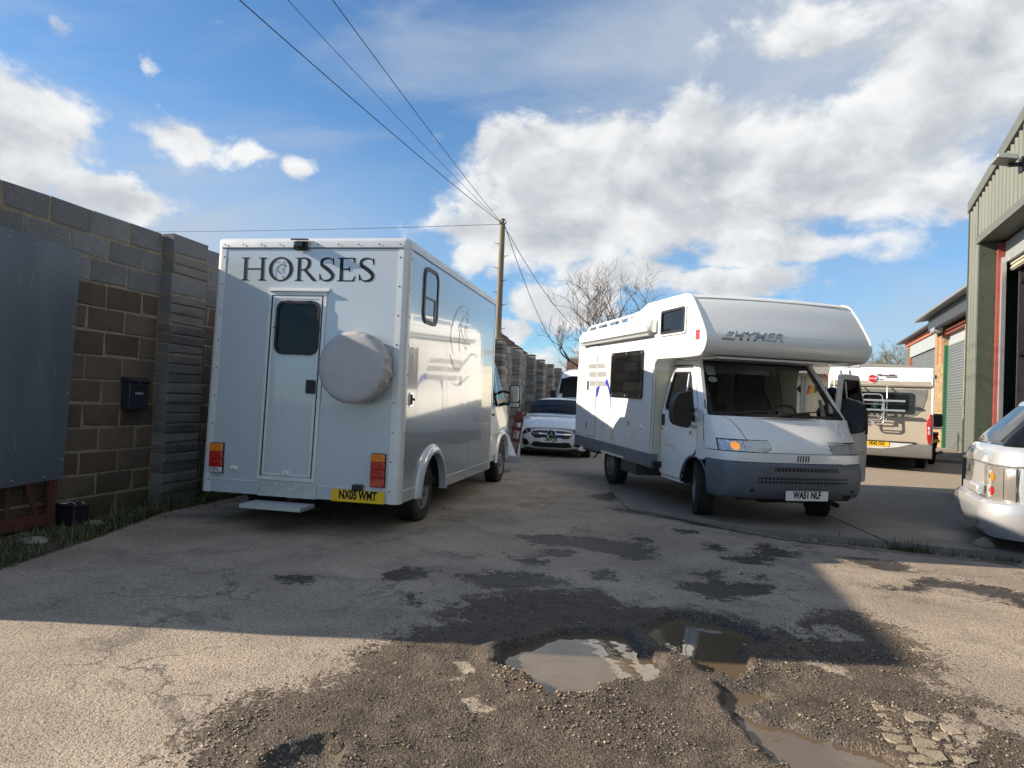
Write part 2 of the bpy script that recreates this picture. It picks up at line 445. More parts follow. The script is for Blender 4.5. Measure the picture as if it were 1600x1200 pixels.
def wheel(parent, x, y, z, r=0.33, width=0.2, side=1, rimr=0.2, steer=0.0, spokes=8, rim_mat=None, name='wheel'):
    """tyre + rim; its outer face looks to local side*X"""
    M = Matrix.Translation((x, y, z)) @ Matrix.Rotation(steer, 4, 'Z') @ Matrix.Diagonal((side, 1, 1, 1))
    h = width / 2
    ty = MB()
    prof = [(rimr, h - 0.02), (rimr + 0.012, h), (r - 0.05, h + 0.006), (r - 0.018, h - 0.006), (r - 0.004, h - 0.024)]
    ng = 5
    for k in range(ng):
        a = h - 0.03 - (2 * h - 0.06) * (k + 0.35) / ng
        b_ = a - 0.009
        prof += [(r, a + 0.002), (r - 0.011, a), (r - 0.011, b_), (r, b_ - 0.002)]
    prof += [(r - 0.004, -h + 0.024), (r - 0.05, -h), (rimr, -h + 0.02)]
    ty.lathe(prof, 40)
    for k in range(64):           # shoulder sipes
        for sx in (h - 0.016, -h + 0.016):
            ty.box(sx - 0.013, sx + 0.013, -0.0025, 0.0025, r - 0.010, r + 0.0012, Matrix.Rotation(2 * math.pi * k / 64, 4, 'X'))
    ty.xf(M); w_ = ty.build(name, M_tyre, parent, smooth=35)
    ri = MB()
    ri.lathe([(rimr + 0.012, h - 0.004), (rimr - 0.005, h - 0.004), (rimr - 0.02, h - 0.05), (rimr * 0.62, h - 0.035), (rimr * 0.5, h - 0.02), (rimr * 0.3, h - 0.012), (0.001, h - 0.012)], 32)
    for k in range(spokes):
        a = 2 * math.pi * (k + 0.5) / spokes
        ri.box(h - 0.052, h - 0.022, -0.024, 0.024, rimr * 0.6, rimr - 0.012, Matrix.Rotation(a, 4, 'X'))
    for k in range(5):
        a = 2 * math.pi * k / 5
        ri.box(h - 0.02, h - 0.002, -0.011, 0.011, rimr * 0.34 - 0.011, rimr * 0.34 + 0.011, Matrix.Rotation(a, 4, 'X'))
    ri.xf(M); ri.build('rim', rim_mat or M_steelrim, w_, smooth=35)
    return w_


def plate(parent, body, x0, x1, z0, z1, y, m, name='number_plate'):
    p = MB().prism([(u, y, v) for u, v in rrect(x0, x1, z0, z1, 0.012)], (0, -0.008, 0)).build(name, m, parent)
    h = z1 - z0
    text_obj('plate_lettering', body, h * 0.98, M_letter, p, ((x0 + x1) / 2, y - 0.0085, (z0 + z1) / 2 + h * 0.06), FRONT, xs=0.62 * (x1 - x0) / 0.52 * 0.111 / h * 1.06, bold=0.0045, depth=0.001)
    return p


def shape(pts, nm, m, parent, f, off, sub=3, smooth=50):
    """outline in (x, z) laid over the curved nose"""
    bm = bmesh.new(); vs = [bm.verts.new((x, 0, z)) for x, z in pts]; bm.faces.new(vs)
    xs_ = [p[0] for p in pts]; n = max(3, int((max(xs_) - min(xs_)) / .06))
    for k in range(1, n):
        x = min(xs_) + (max(xs_) - min(xs_)) * k / n
        bmesh.ops.bisect_plane(bm, geom=bm.verts[:] + bm.edges[:] + bm.faces[:], plane_co=(x, 0, 0), plane_no=(1, 0, 0))
    zs_ = [p[1] for p in pts]; n = max(2, int((max(zs_) - min(zs_)) / .035))
    for k in range(1, n):
        bmesh.ops.bisect_plane(bm, geom=bm.verts[:] + bm.edges[:] + bm.faces[:], plane_co=(0, 0, min(zs_) + (max(zs_) - min(zs_)) * k / n), plane_no=(0, 0, 1))
    for v in bm.verts: v.co.y = f(v.co.x, v.co.z, off)
    for fc in bm.faces:
        fc.normal_update()
        if fc.normal.y > 0: fc.normal_flip()
    me_ = bpy.data.meshes.new(nm); bm.to_mesh(me_); bm.free(); me_.materials.append(m)
    o = bpy.data.objects.new(nm, me_); COL.objects.link(o); o.parent = parent; return o

# ------------------------------------------------------------------ the ground
WET = [[(0.1,6.71),(0.42,6.87),(0.85,6.87),(1.17,6.68),(1.38,6.4),(1.29,5.95),(1.04,5.93),(1.01,6.1),(0.78,6.31),(0.63,6.4),(0.33,6.37)],[(0.32,6.19),(0.58,6.27),(0.57,5.95),(0.34,5.88)],[(-0.26,5.14),(-0.04,5.34),(0.2,5.33),(0.45,5.19),(0.43,5.05),(0.17,4.96),(-0.13,4.87),(-0.24,4.94)],[(0.66,5.5),(0.81,5.57),(0.9,5.45),(0.85,5.28),(0.71,5.25)],[(1.87,6.74),(2.03,6.82),(2.1,6.57),(1.92,6.43)],[(1.96,6.24),(2.28,6.42),(2.43,6.85),(2.6,6.94),(2.54,6.63),(2.75,6.59),(2.58,6.26),(2.4,6.3),(2.23,5.93),(2.08,5.94),(1.96,6.05)],[(1.28,5.14),(1.56,5.37),(1.73,5.3),(2.01,5.26),(1.93,5.03),(1.64,4.96),(1.51,4.76),(1.39,4.95)],[(1.54,5.62),(1.71,5.71),(1.67,5.47),(1.54,5.41)],[(3.34,6.4),(3.51,6.09),(3.46,5.89),(3.2,5.97)],[(2.82,5.39),(3.17,5.39),(3.47,5.66),(3.72,5.73),(3.92,5.51),(4.04,5.38),(3.66,4.87),(3.57,5.02),(3.72,5.23),(3.45,5.41),(3.16,5.24),(2.96,5.26)],[(0.14,5.71),(0.28,5.83),(0.37,5.68),(0.27,5.55)],[(1.25,6.87),(1.38,6.97),(1.44,6.73),(1.29,6.62)],[(1.8,7.47),(1.96,7.57),(2.01,7.38),(1.86,7.24)],[(1.91,5.57),(2.03,5.61),(2.04,5.48),(1.94,5.44)],[(1.35,8.84),(1.81,8.88),(2.25,8.14),(2.85,7.5),(3.46,7.16),(4.12,7.03),(4.97,6.71),(4.78,6.46),(4.24,6.65),(3.66,6.85),(3.07,7.11),(2.51,7.63),(1.85,8.24)],[(-0.89,5.1),(-0.72,5.35),(-0.44,5.27),(-0.56,5.06),(-0.78,4.96)],[(-1.54,4.9),(-1.46,4.98),(-1.3,4.94),(-1.35,4.82),(-1.45,4.81)],[(-0.64,4.58),(-0.56,4.68),(-0.52,4.54),(-0.57,4.46)],[(1.15,9.91),(1.61,10.55),(1.78,10.1),(1.36,9.47)],[(3.12,6.44),(3.52,6.31),(3.49,6.06),(3.06,6.08)],[(-0.99,11.56),(-0.42,13.48),(0.07,13.07),(-0.54,11.09)]]
DIRT = [[(-0.56,3.88),(-0.31,4.05),(-0.02,4.54),(0.5,4.77),(0.94,4.61),(1.3,4.52),(1.62,4.19),(2.32,4.67),(2.41,4.29),(2.35,3.81),(2.09,3.48),(2.16,3.3),(2.36,3.09),(1.93,2.3),(-1.02,2.09),(-1.1,2.5),(-1.12,2.77),(-0.98,3.09),(-0.77,3.16),(-0.71,3.54)],[(-0.48,4.21),(-0.19,4.66),(0.15,4.96),(0.68,4.88),(0.9,4.61),(0.46,4.4),(0.28,4.01),(-0.08,3.91)]]
PALE = [[(1.69,4.58),(1.94,4.68),(1.87,4.05),(1.75,4.04),(1.71,4.32)],[(1.97,4.23),(2.1,4.31),(2.14,4.09),(1.88,4.0)],[(1.6,3.72),(1.77,3.79),(1.72,3.44),(1.64,3.55)],[(1.99,3.15),(2.06,3.06),(2.05,2.89),(1.89,2.84),(1.92,3.02)],[(2.18,3.17),(2.39,3.12),(2.22,2.91),(2.12,2.98)],[(-0.25,3.43),(-0.15,3.48),(-0.12,3.32),(-0.21,3.27)],[(-0.18,3.07),(-0.08,3.11),(-0.06,2.98),(-0.14,2.95)]]
CRACK = [[(1.71,3.22),(1.84,3.27),(1.82,3.13),(1.92,3.02),(1.8,2.74),(1.69,2.47),(1.48,2.45),(1.63,2.88)]]
HOLES = [[(-0.03,3.7),(0.18,3.89),(0.36,4.08),(0.75,4.08),(0.82,3.55),(0.71,3.39),(0.54,3.34),(0.4,3.16),(0.2,3.14),(0.11,3.27),(0.01,3.34)],[(0.82,4.17),(1.12,4.46),(1.31,4.43),(1.54,4.18),(1.52,4.01),(1.35,3.94),(1.32,3.69),(1.17,3.5),(1.0,3.57),(0.9,3.83)],[(1.01,3.37),(1.2,3.31),(1.27,3.25),(1.05,3.12),(1.18,2.95),(1.38,2.86),(1.55,2.65),(1.52,2.31),(0.94,2.26),(1.07,2.59),(1.01,2.99)],[(-0.06,3.67),(0.06,3.8),(0.16,3.74),(0.11,3.51),(0.03,3.34),(-0.04,3.41)],[(-0.81,2.52),(-0.8,2.64),(-0.68,2.7),(-0.61,2.63),(-0.58,2.33),(-0.71,2.29)]]
KERB = [(-2.0, 18.0), (1.55, 10.9), (1.52, 8.86), (2.78, 7.80), (4.55, 7.05), (7.0, 6.05), (12.0, 4.0)]
rng = np.random.default_rng(5)


def vnoise(x, y, sc, seed=0):
    """smooth value noise on numpy arrays, 0..1"""
    g = np.random.default_rng(seed).random((256, 256))
    u, v = x * sc + 91.7, y * sc + 37.3
    i, j = np.floor(u).astype(int), np.floor(v).astype(int)
    fu, fv = u - i, v - j
    fu, fv = fu * fu * (3 - 2 * fu), fv * fv * (3 - 2 * fv)
    a, b = g[i % 256, j % 256], g[(i + 1) % 256, j % 256]
    c, d = g[i % 256, (j + 1) % 256], g[(i + 1) % 256, (j + 1) % 256]
    return (a * (1 - fu) + b * fu) * (1 - fv) + (c * (1 - fu) + d * fu) * fv


def fbm(x, y, sc, seed=0, o=4):
    s, a, n = 0, 0.5, 0
    for k in range(o):
        s = s + a * vnoise(x, y, sc * 2 ** k, seed + k); n += a; a *= 0.55
    return s / n


def sdist(x, y, poly):
    """signed distance to a polygon, positive inside"""
    d = np.full(x.shape, 1e9); ins = np.zeros(x.shape, bool); m = len(poly)
    for i in range(m):
        (ax, ay), (bx, by) = poly[i], poly[(i + 1) % m]
        ex, ey = bx - ax, by - ay
        q = np.clip(((x - ax) * ex + (y - ay) * ey) / (ex * ex + ey * ey + 1e-12), 0, 1)
        d = np.minimum(d, np.hypot(x - ax - q * ex, y - ay - q * ey))
        with np.errstate(divide='ignore', invalid='ignore'):
            c = ((ay > y) != (by > y)) & (x < ex * (y - ay) / (by - ay + 1e-12) + ax)
        ins ^= c
    return np.where(ins, d, -d)


def sm(a, b, x):
    q = np.clip((x - a) / (b - a), 0, 1); return q * q * (3 - 2 * q)


PADPOLY = KERB[1:] + [(14, 9), (9.5, 14.5), (2.2, 14.5)]


def ground_z(x, y, fine=True):
    x, y = np.asarray(x, float), np.asarray(y, float)
    z = 0.25 * sm(16.5, 25, y) + 0.05 * sm(24, 60, y)
    wx, wy = x + (fbm(x, y, 3.0, 11) - .5) * .20 + (fbm(x, y, 14.0, 12) - .5) * .07, y + (fbm(x, y, 3.0, 15) - .5) * .22 + (fbm(x, y, 14.0, 16) - .5) * .08
    for k, (pl, dep) in enumerate(zip(HOLES, (0.066, 0.060, 0.050, 0.034, 0.034))):
        d = sdist(wx, wy, pl)
        z = z - dep * (0.6 * sm(-0.012, 0.014, d) + 0.4 * sm(0.0, 0.10, d)) + 0.012 * sm(-0.16, -0.02, d) * (d < 0)
    dd = sm(-0.05, 0.25, np.maximum(sdist(wx, wy, DIRT[0]), sdist(wx, wy, DIRT[1])))
    z = z + dd * ((fbm(x, y, 2.2, 21) - .5) * .032 + (fbm(x, y, 11, 31) - .5) * .022) - dd * .006
    z = z + (fbm(x, y, 0.7, 41) - .5) * .03 * sm(0.5, 2.0, y) * (y < 14)
    for pl in WET[:14]:
        z = z - 0.010 * sm(-0.02, 0.04, sdist(wx, wy, pl))
    # the lane dips into a gutter in front of the concrete pad
    dk = sdist(x, y, PADPOLY)
    z = z - 0.075 * sm(1.3, 3.4, x) * np.exp(-np.maximum(0, -dk) / 0.45) * (dk < 0.02) * sm(5.0, 6.5, y + 0.4 * x - 2.0 + 0 * x) - 0.022 * (dk >= 0.02)
    return z


xs = np.concatenate([-4.2 - np.cumsum(0.05 * 1.16 ** np.arange(58))[::-1], np.arange(-4.2, 6.0, 0.024), 6.0 + np.cumsum(0.03 * 1.16 ** np.arange(62))])
ys = np.concatenate([-60 + np.arange(6) * 9.9, [-2, 0, 0.8, 1.3], 1.5 * 1.0072 ** np.arange(315), 1.5 * 1.0072 ** 315 + np.cumsum(0.12 * 1.14 ** np.arange(66))])
GX, GY = np.meshgrid(xs, ys)
GZ = ground_z(GX, GY)
nx, ny = len(xs), len(ys)
me = bpy.data.meshes.new('ground')
co = np.stack([GX, GY, GZ], -1).reshape(-1, 3)
me.vertices.add(nx * ny); me.vertices.foreach_set('co', co.ravel())
ii, jj = np.meshgrid(np.arange(nx - 1), np.arange(ny - 1))
a = (jj * nx + ii).ravel()
quads = np.stack([a, a + 1, a + nx + 1, a + nx], -1).astype(np.int32)
me.loops.add(quads.size); me.loops.foreach_set('vertex_index', quads.ravel())
me.polygons.add(len(quads)); me.polygons.foreach_set('loop_start', np.arange(0, quads.size, 4, dtype=np.int32))
me.polygons.foreach_set('use_smooth', np.ones(len(quads), bool))
me.update(); me.validate()
wx, wy = GX + (fbm(GX, GY, 2.5, 51) - .5) * .22 + (fbm(GX, GY, 12, 52) - .5) * .08, GY + (fbm(GX, GY, 2.5, 53) - .5) * .26 + (fbm(GX, GY, 12, 54) - .5) * .09
dirt = np.maximum(sdist(wx, wy, DIRT[0]), sdist(wx, wy, DIRT[1]))
pale_ = np.full(GX.shape, -9.0)
for pl in PALE: pale_ = np.maximum(pale_, sdist(wx, wy, pl))
wet = np.full(GX.shape, -9.0)
for pl in WET: wet = np.maximum(wet, sdist(wx, wy, pl))
hole = np.full(GX.shape, -9.0)
for pl in HOLES: hole = np.maximum(hole, sdist(wx, wy, pl))
yard = sdist(GX, GY, [(1.2, 13.8), (12, 10.5), (40, 20), (40, 60), (4, 60)])
verge = np.maximum(-(GX - np.interp(GY, [3.0, 4.8, 5.64, 7.22, 8.54, 12, 16], [-3.5, -3.43, -3.42, -3.50, -3.25, -2.75, -1.6])), -9) * (GY < 16) - 9.0 * (GY >= 16)
for nm, arr, sc in (('dirt', dirt, .30), ('pale', pale_, .07), ('wet', wet, .15), ('hole', hole, .12), ('yard', yard, 1.2), ('verge', verge, .12)):
    at = me.attributes.new(nm, 'FLOAT', 'POINT')
    at.data.foreach_set('value', np.clip(0.5 + arr / sc * 0.5, 0, 1).astype(np.float32).ravel())

m = bpy.data.materials.new('worn_asphalt'); m.use_nodes = True; t = m.node_tree; b = t.nodes['Principled BSDF']
tc = t.nodes.new('ShaderNodeTexCoord'); P = X(t, tc.outputs['Object'])


def attr(nm):
    n = t.nodes.new('ShaderNodeAttribute'); n.attribute_name = nm; return X(t, n.outputs['Fac'])


n1 = nz(t, P, 1.1, 6, 0.6); n2 = nz(t, P, 7.0, 6, 0.65); n3 = nz(t, P, 45.0, 4, 0.7); n4 = nz(t, P, 150.0, 2, 0.6)
st = vor(t, P, 110.0); stc = vor(t, P, 110.0, out='Color'); st2 = vor(t, P, 46.0)
fdirt = (attr('dirt') + (n2 - 0.5) * 1.2 + (n3 - 0.5) * 1.0).ss(0.38, 0.62)
n5 = nz(t, P, 18.0, 5, 0.7)
fwet = (attr('wet') + (n2 - 0.5) * 1.3 + (n5 - 0.5) * 1.3 + (n3 - 0.5) * 0.9).ss(0.38, 0.56)
fhole = (attr('hole') + (n3 - 0.5) * 0.5).ss(0.35, 0.70)
fpale = (attr('pale') + (n2 - 0.5) * 0.5 + (n3 - 0.5) * 0.7).ss(0.40, 0.55)
fdirt = fdirt * fpale.inv()
fyard = (attr('yard') + (n2 - 0.5) * 0.5).ss(0.3, 0.7)
fverge = (attr('verge') + (n2 - 0.5) * 0.6 + (n3 - .5) * .4).ss(0.4, 0.6)
pal = mixc(t, n1.ss(0.3, 0.7), (0.285, 0.232, 0.178), (0.49, 0.400, 0.300))
mott = nz(t, P, 2.3, 8, 0.68, 0.3).ss(0.50, 0.70)
mott2 = nz(t, P, 0.9, 10, 0.74, 0.4).ss(0.565, 0.605)
pal = mixc(t, mott * 0.55, pal, (0.135, 0.118, 0.10))
pal = mixc(t, mott2 * 0.6, pal, (0.125, 0.103, 0.082))
ck = vor(t, vmath(t, 'ADD', P, vmath(t, 'SCALE', nz(t, P, 3.0, 4, 0.6, out=1), 0.5)), 1.5, 'DISTANCE_TO_EDGE').ss(0.022, 0.004) * nz(t, P, 0.8, 3).ss(0.50, 0.60)
pal = mixc(t, ck * 0.8, pal, (0.045, 0.038, 0.032))
spk = nz(t, P, 85.0, 3, 0.7).ss(0.58, 0.70)
pal = mixc(t, spk * 0.6, pal, (0.10, 0.085, 0.07))
sgrey = t.nodes.new('ShaderNodeRGBToBW'); t.links.new(stc.k, sgrey.inputs[0]); sg = X(t, sgrey.outputs[0])
pal = mixc(t, sg.ss(0.1, 0.9) * 0.45, pal, (0.42, 0.37, 0.31))
pal = mixc(t, st.ss(0.35, 0.75) * 0.7 * n3.ss(0.3, 0.6), pal, (0.075, 0.066, 0.058))
drt = mixc(t, n2.ss(0.3, 0.7), (0.072, 0.055, 0.041), (0.150, 0.117, 0.088))
drt = mixc(t, n1.ss(0.45, 0.7) * 0.6, drt, (0.185, 0.138, 0.095))
drt = mixc(t, sg.ss(0.62, 0.98) * 0.6, drt, (0.30, 0.25, 0.19))
drt = mixc(t, st.ss(0.35, 0.75) * 0.7, drt, (0.035, 0.029, 0.024))
c = mixc(t, fdirt, pal, drt)
c = mixc(t, fyard, c, mixc(t, n2, (0.26, 0.215, 0.16), (0.36, 0.30, 0.225)))
c = mixc(t, fwet * (n5.ss(0.25, 0.5) * 0.25 + 0.75), c, mixc(t, sg, (0.024, 0.020, 0.018), (0.060, 0.050, 0.044)))
c = mixc(t, fhole * 0.85, c, mixc(t, sg.ss(0.3, 0.95), (0.042, 0.036, 0.032), (0.150, 0.130, 0.108)))
c = mixc(t, fverge, c, mixc(t, n3, (0.045, 0.036, 0.026), (0.105, 0.088, 0.062)))
t.links.new(c.k, b.inputs['Base Color'])
rg = ((n2 - 0.5) * 0.1 + 0.88 - fwet * 0.30 - fhole * 0.22 - fdirt * 0.05).max(0.2)
t.links.new(rg.k, b.inputs['Roughness']); b.inputs['Specular IOR Level'].default_value = 0.35
h = (st.inv() * 0.0035 + st2.inv() * 0.002 + n3 * 0.009 + n4 * 0.004)
bn = t.nodes.new('ShaderNodeBump'); bn.inputs['Strength'].default_value = 0.9; bn.inputs['Distance'].default_value = 1.0
t.links.new((h * ((fdirt * 0.7 + 0.75) - fwet * 0.35)).k, bn.inputs['Height']); t.links.new(bn.outputs[0], b.inputs['Normal'])
me.materials.append(m)
ground = bpy.data.objects.new('ground', me); COL.objects.link(ground)
tag(ground, 'worn pale asphalt lane with dark damp patches and potholes', kind='structure')

# muddy water standing in the potholes
m = bpy.data.materials.new('muddy_water'); m.use_nodes = True; t = m.node_tree; b = t.nodes['Principled BSDF']
tc = t.nodes.new('ShaderNodeTexCoord'); P = X(t, tc.outputs['Object'])
t.links.new(mixc(t, nz(t, P, 2.0, 3), (0.105, 0.078, 0.050), (0.15, 0.112, 0.073)).k, b.inputs['Base Color'])
b.inputs['Roughness'].default_value = 0.02; b.inputs['IOR'].default_value = 1.33; b.inputs['Specular IOR Level'].default_value = 0.75
bn = t.nodes.new('ShaderNodeBump'); bn.inputs['Strength'].default_value = 0.06; bn.inputs['Distance'].default_value = 0.02
t.links.new(nz(t, P, 6.0, 2).k, bn.inputs['Height']); t.links.new(bn.outputs[0], b.inputs['Normal'])
M_water = m
for pl, zl in zip(HOLES[:3], (-0.034, -0.034, -0.022)):
    cx = sum(p[0] for p in pl) / len(pl); cy = sum(p[1] for p in pl) / len(pl)
    ar_ = sum(pl[i][0] * pl[(i + 1) % len(pl)][1] - pl[(i + 1) % len(pl)][0] * pl[i][1] for i in range(len(pl))); pts = []
    for i, p in enumerate(pl):
        q0, q1 = pl[i - 1], pl[(i + 1) % len(pl)]; tv = Vector((q1[0] - q0[0], q1[1] - q0[1])).normalized(); sg_ = 1 if ar_ > 0 else -1
        pts.append((p[0] + tv.y * .11 * sg_, p[1] - tv.x * .11 * sg_, zl))
    o = MB().prism(pts, (0, 0, -0.004)).build('puddle', M_water)
    tag(o, kind='structure')

# concrete pad to the right: cast slabs with open joints and a broken kerb edge
M_conc = mat('stained_concrete', (0.215, 0.19, 0.16), 0.85, var=0.16, vscale=1.6, bump=0.35, bscale=90, dirt=0.55, dirt_col=(0.105, 0.09, 0.075), dscale=1.3, spec=0.3)
M_kerb = mat('dirty_kerb', (0.10, 0.088, 0.072), 0.9, var=0.25, vscale=6, bump=0.5, bscale=40, dirt=0.5, dirt_col=(0.05, 0.05, 0.03))
pad = thing('concrete_pad', None, None); tag(pad, 'cracked concrete slab apron in front of the workshop', kind='structure')


def edge_break(p0, p1, n, amp, seed):
    rr = random.Random(seed); out = []
    for i in range(n):
        u = i / n; out.append((p0[0] + (p1[0] - p0[0]) * u + rr.uniform(-amp, amp), p0[1] + (p1[1] - p0[1]) * u + rr.uniform(-amp, amp)))
    return out


slabs = [[(1.53, 8.86, 1), (2.78, 7.80, 1), (3.95, 7.30, 0), (4.55, 13.9, 0), (2.25, 14.0, 0), (1.57, 10.9, 1)],
         [(3.975, 7.29, 1), (4.55, 7.05, 1), (7.0, 6.05, 0), (8.2, 12.0, 0), (5.6, 13.7, 0), (4.575, 13.9, 0)],
         [(7.02, 6.04, 1), (12.0, 4.0, 0), (14.0, 9.0, 0), (8.4, 11.7, 0), (8.22, 11.95, 0)]]
for k, s_ in enumerate(slabs):
    out = []
    for i, p in enumerate(s_):
        q = s_[(i + 1) % len(s_)]
        out += edge_break(p, q, 16 if p[2] else 2, 0.022 if p[2] else 0.0, k * 10 + i)
    pts = [(x, y, 0.0) for x, y in out]
    mb = MB().prism(pts, (0, 0, 0.16)).xf(Matrix.Translation((0, 0, -0.152)))
    o = mb.build('slab', M_conc, pad, bevel=0.012)

# pale crazed surfacing at the lower right: each fragment its own piece
M_frag = mat('pale_fragment', (0.30, 0.25, 0.18), 0.85, var=0.3, vscale=5, bump=0.7, bscale=60, dirt=0.7, dirt_col=(0.14, 0.115, 0.085), dscale=7, spec=0.3)
craz = thing('crazed_paving', None, None); tag(craz, 'pale crazed surfacing broken into fragments beside the long puddle', kind='structure')
cp = CRACK[0]
bx = [p[0] for p in cp]; by = [p[1] for p in cp]
rr = random.Random(12)
seeds = []
while len(seeds) < 110:
    p = (rr.uniform(min(bx) - .1, max(bx) + .1), rr.uniform(min(by) - .1, max(by) + .1))
    if all((p[0] - q[0]) ** 2 + ((p[1] - q[1]) * 1.0) ** 2 > 0.0038 for q in seeds): seeds.append(p)
    elif rr.random() < 0.01: break
for i, p in enumerate(seeds):
    if float(sdist(np.array(p[0]), np.array(p[1]), cp)) < -0.015: continue
    cell = [(p[0] - .13, p[1] - .13), (p[0] + .13, p[1] - .13), (p[0] + .13, p[1] + .13), (p[0] - .13, p[1] + .13)]
    for q in seeds:                                 # clip to the Voronoi cell, gaps left between
        if q is p: continue
        nxv, nyv = q[0] - p[0], q[1] - p[1]; L = math.hypot(nxv, nyv)
        if L > 0.35: continue
        nxv /= L; nyv /= L; lim = L / 2 - 0.0085
        new = []
        for k in range(len(cell)):
            a_, b_ = cell[k], cell[(k + 1) % len(cell)]
            da = (a_[0] - p[0]) * nxv + (a_[1] - p[1]) * nyv - lim; db = (b_[0] - p[0]) * nxv + (b_[1] - p[1]) * nyv - lim
            if da <= 0: new.append(a_)
            if da * db < 0:
                u = da / (da - db); new.append((a_[0] + (b_[0] - a_[0]) * u, a_[1] + (b_[1] - a_[1]) * u))
        cell = new
        if len(cell) < 3: break
    if len(cell) < 3: continue
    z0 = float(ground_z(p[0], p[1])) + rr.uniform(-0.006, 0.003)
    cell = [(c_[0] + rr.uniform(-.004, .004), c_[1] + rr.uniform(-.004, .004)) for i_, c1_ in enumerate(cell) for c_ in (c1_, tuple((c1_[q] + cell[(i_ + 1) % len(cell)][q]) / 2 + rr.uniform(-.007, .007) for q in (0, 1)))]
    top = [(p[0] + (x - p[0]) * .9, p[1] + (y - p[1]) * .9, z0 + .004) for x, y in cell]; bot = [(x, y, z0 - .02) for x, y in cell]; n = len(cell)
    mb = MB().add(top + bot, [tuple(range(n))] + [(k, k + n, (k + 1) % n + n, (k + 1) % n) for k in range(n)])
    mb.build('paving_piece', M_frag, craz, fix=True)

# loose stones scattered over the broken surface
def scatter_stones(name, n, region, smin, smax, mt, seed, dens=None):
    rr = np.random.default_rng(seed); vs, fs = [], []
    base = [(1, 0, 0), (-1, 0, 0), (0, 1, 0), (0, -1, 0), (0, 0, 1), (0, 0, -1), (.6, .6, .5), (-.6, .6, .5), (.6, -.6, .5), (-.6, -.6, .5)]
    bm = bmesh.new(); [bm.verts.new(p) for p in base]; bmesh.ops.convex_hull(bm, input=bm.verts[:])
    bm.verts.index_update(); bv = np.array([v.co[:] for v in bm.verts]); bf = np.array([[v.index for v in f.verts] for f in bm.faces if len(f.verts) == 3]); bm.free()
    x0, x1, y0, y1 = region
    px = rr.uniform(x0, x1, n * 6); py = y0 + (y1 - y0) * rr.random(n * 6) ** 1.3
    keep = dens(px, py) > rr.random(n * 6)
    px, py = px[keep][:n], py[keep][:n]; k = len(px)
    pz = ground_z(px, py)
    s_ = smin + (smax - smin) * rr.random(k) ** 4
    V = bv[None] * (1 + rr.uniform(-.3, .3, (k, len(bv), 1))) * s_[:, None, None] * np.stack([np.ones(k), rr.uniform(.6, 1, k), rr.uniform(.4, .8, k)], -1)[:, None]
    an = rr.uniform(0, 6.28, k); c_, sn = np.cos(an)[:, None], np.sin(an)[:, None]
    VX = V[..., 0] * c_ - V[..., 1] * sn + px[:, None]; VY = V[..., 0] * sn + V[..., 1] * c_ + py[:, None]; VZ = V[..., 2] + pz[:, None] + s_[:, None] * .25
    co = np.stack([VX, VY, VZ], -1).reshape(-1, 3)
    F = (bf[None] + (np.arange(k) * len(bv))[:, None, None]).reshape(-1, 3).astype(np.int32)
    me = bpy.data.meshes.new(name); me.vertices.add(len(co)); me.vertices.foreach_set('co', co.ravel())
    me.loops.add(F.size); me.loops.foreach_set('vertex_index', F.ravel()); me.polygons.add(len(F)); me.polygons.foreach_set('loop_start', np.arange(0, F.size, 3, dtype=np.int32))
    ca = me.attributes.new('tone', 'FLOAT', 'POINT'); ca.data.foreach_set('value', np.repeat(rr.random(k), len(bv)).astype(np.float32))
    me.update(); me.validate(); me.materials.append(mt)
    o = bpy.data.objects.new(name, me); COL.objects.link(o)
    return o


m = bpy.data.materials.new('loose_stone'); m.use_nodes = True; t = m.node_tree; b = t.nodes['Principled BSDF']
n = t.nodes.new('ShaderNodeAttribute'); n.attribute_name = 'tone'; tn = X(t, n.outputs['Fac'])
cc = mixc(t, tn.ss(0.0, 0.7), (0.055, 0.046, 0.038), (0.19, 0.155, 0.115)); cc = mixc(t, tn.ss(0.8, 1.0), cc, (0.46, 0.37, 0.25))
t.links.new(cc.k, b.inputs['Base Color']); b.inputs['Roughness'].default_value = 0.8
M_stone = m
m = bpy.data.materials.new('tan_stone'); m.use_nodes = True; t = m.node_tree; b = t.nodes['Principled BSDF']
n = t.nodes.new('ShaderNodeAttribute'); n.attribute_name = 'tone'; tn = X(t, n.outputs['Fac'])
t.links.new(mixc(t, tn.ss(0.75, 1.0), mixc(t, tn.ss(0.0, 0.8), (0.13, 0.085, 0.05), (0.34, 0.23, 0.125)), (0.50, 0.42, 0.30)).k, b.inputs['Base Color']); b.inputs['Roughness'].default_value = 0.75
M_stone2 = m


def dens_dirt(x, y):
    d = np.maximum(sdist(x, y, DIRT[0]), -9)
    for pl in HOLES[:3]: d = np.minimum(d, -sdist(x, y, pl) * 3 + .1)
    return np.clip(sm(-0.15, 0.15, d) * (0.12 + 0.9 * (fbm(x, y, 2.3, 77) > 0.52)), 0, 1)


def dens_rim(x, y):
    d = np.abs(sdist(x, y, HOLES[0]) - 0.02)
    return (0.7 * np.exp(-(d / 0.05) ** 2) + .3 * np.exp(-(d / 0.15) ** 2)) * sm(.50, .30, x) * sm(3.6, 3.35, y) * (.3 + .7 * (fbm(x, y, 9.0, 78) > .5))


tag(scatter_stones('loose_stones', 14000, (-1.6, 3.0, 1.9, 4.6), 0.0018, 0.0085, M_stone, 3, dens_dirt), 'small loose stones scattered over the damp dirt', kind='stuff')
tag(scatter_stones('rim_gravel', 900, (-0.1, 0.7, 2.95, 3.7), 0.002, 0.0105, M_stone2, 4, dens_rim), 'tan gravel washed up along the puddle edge', kind='stuff')

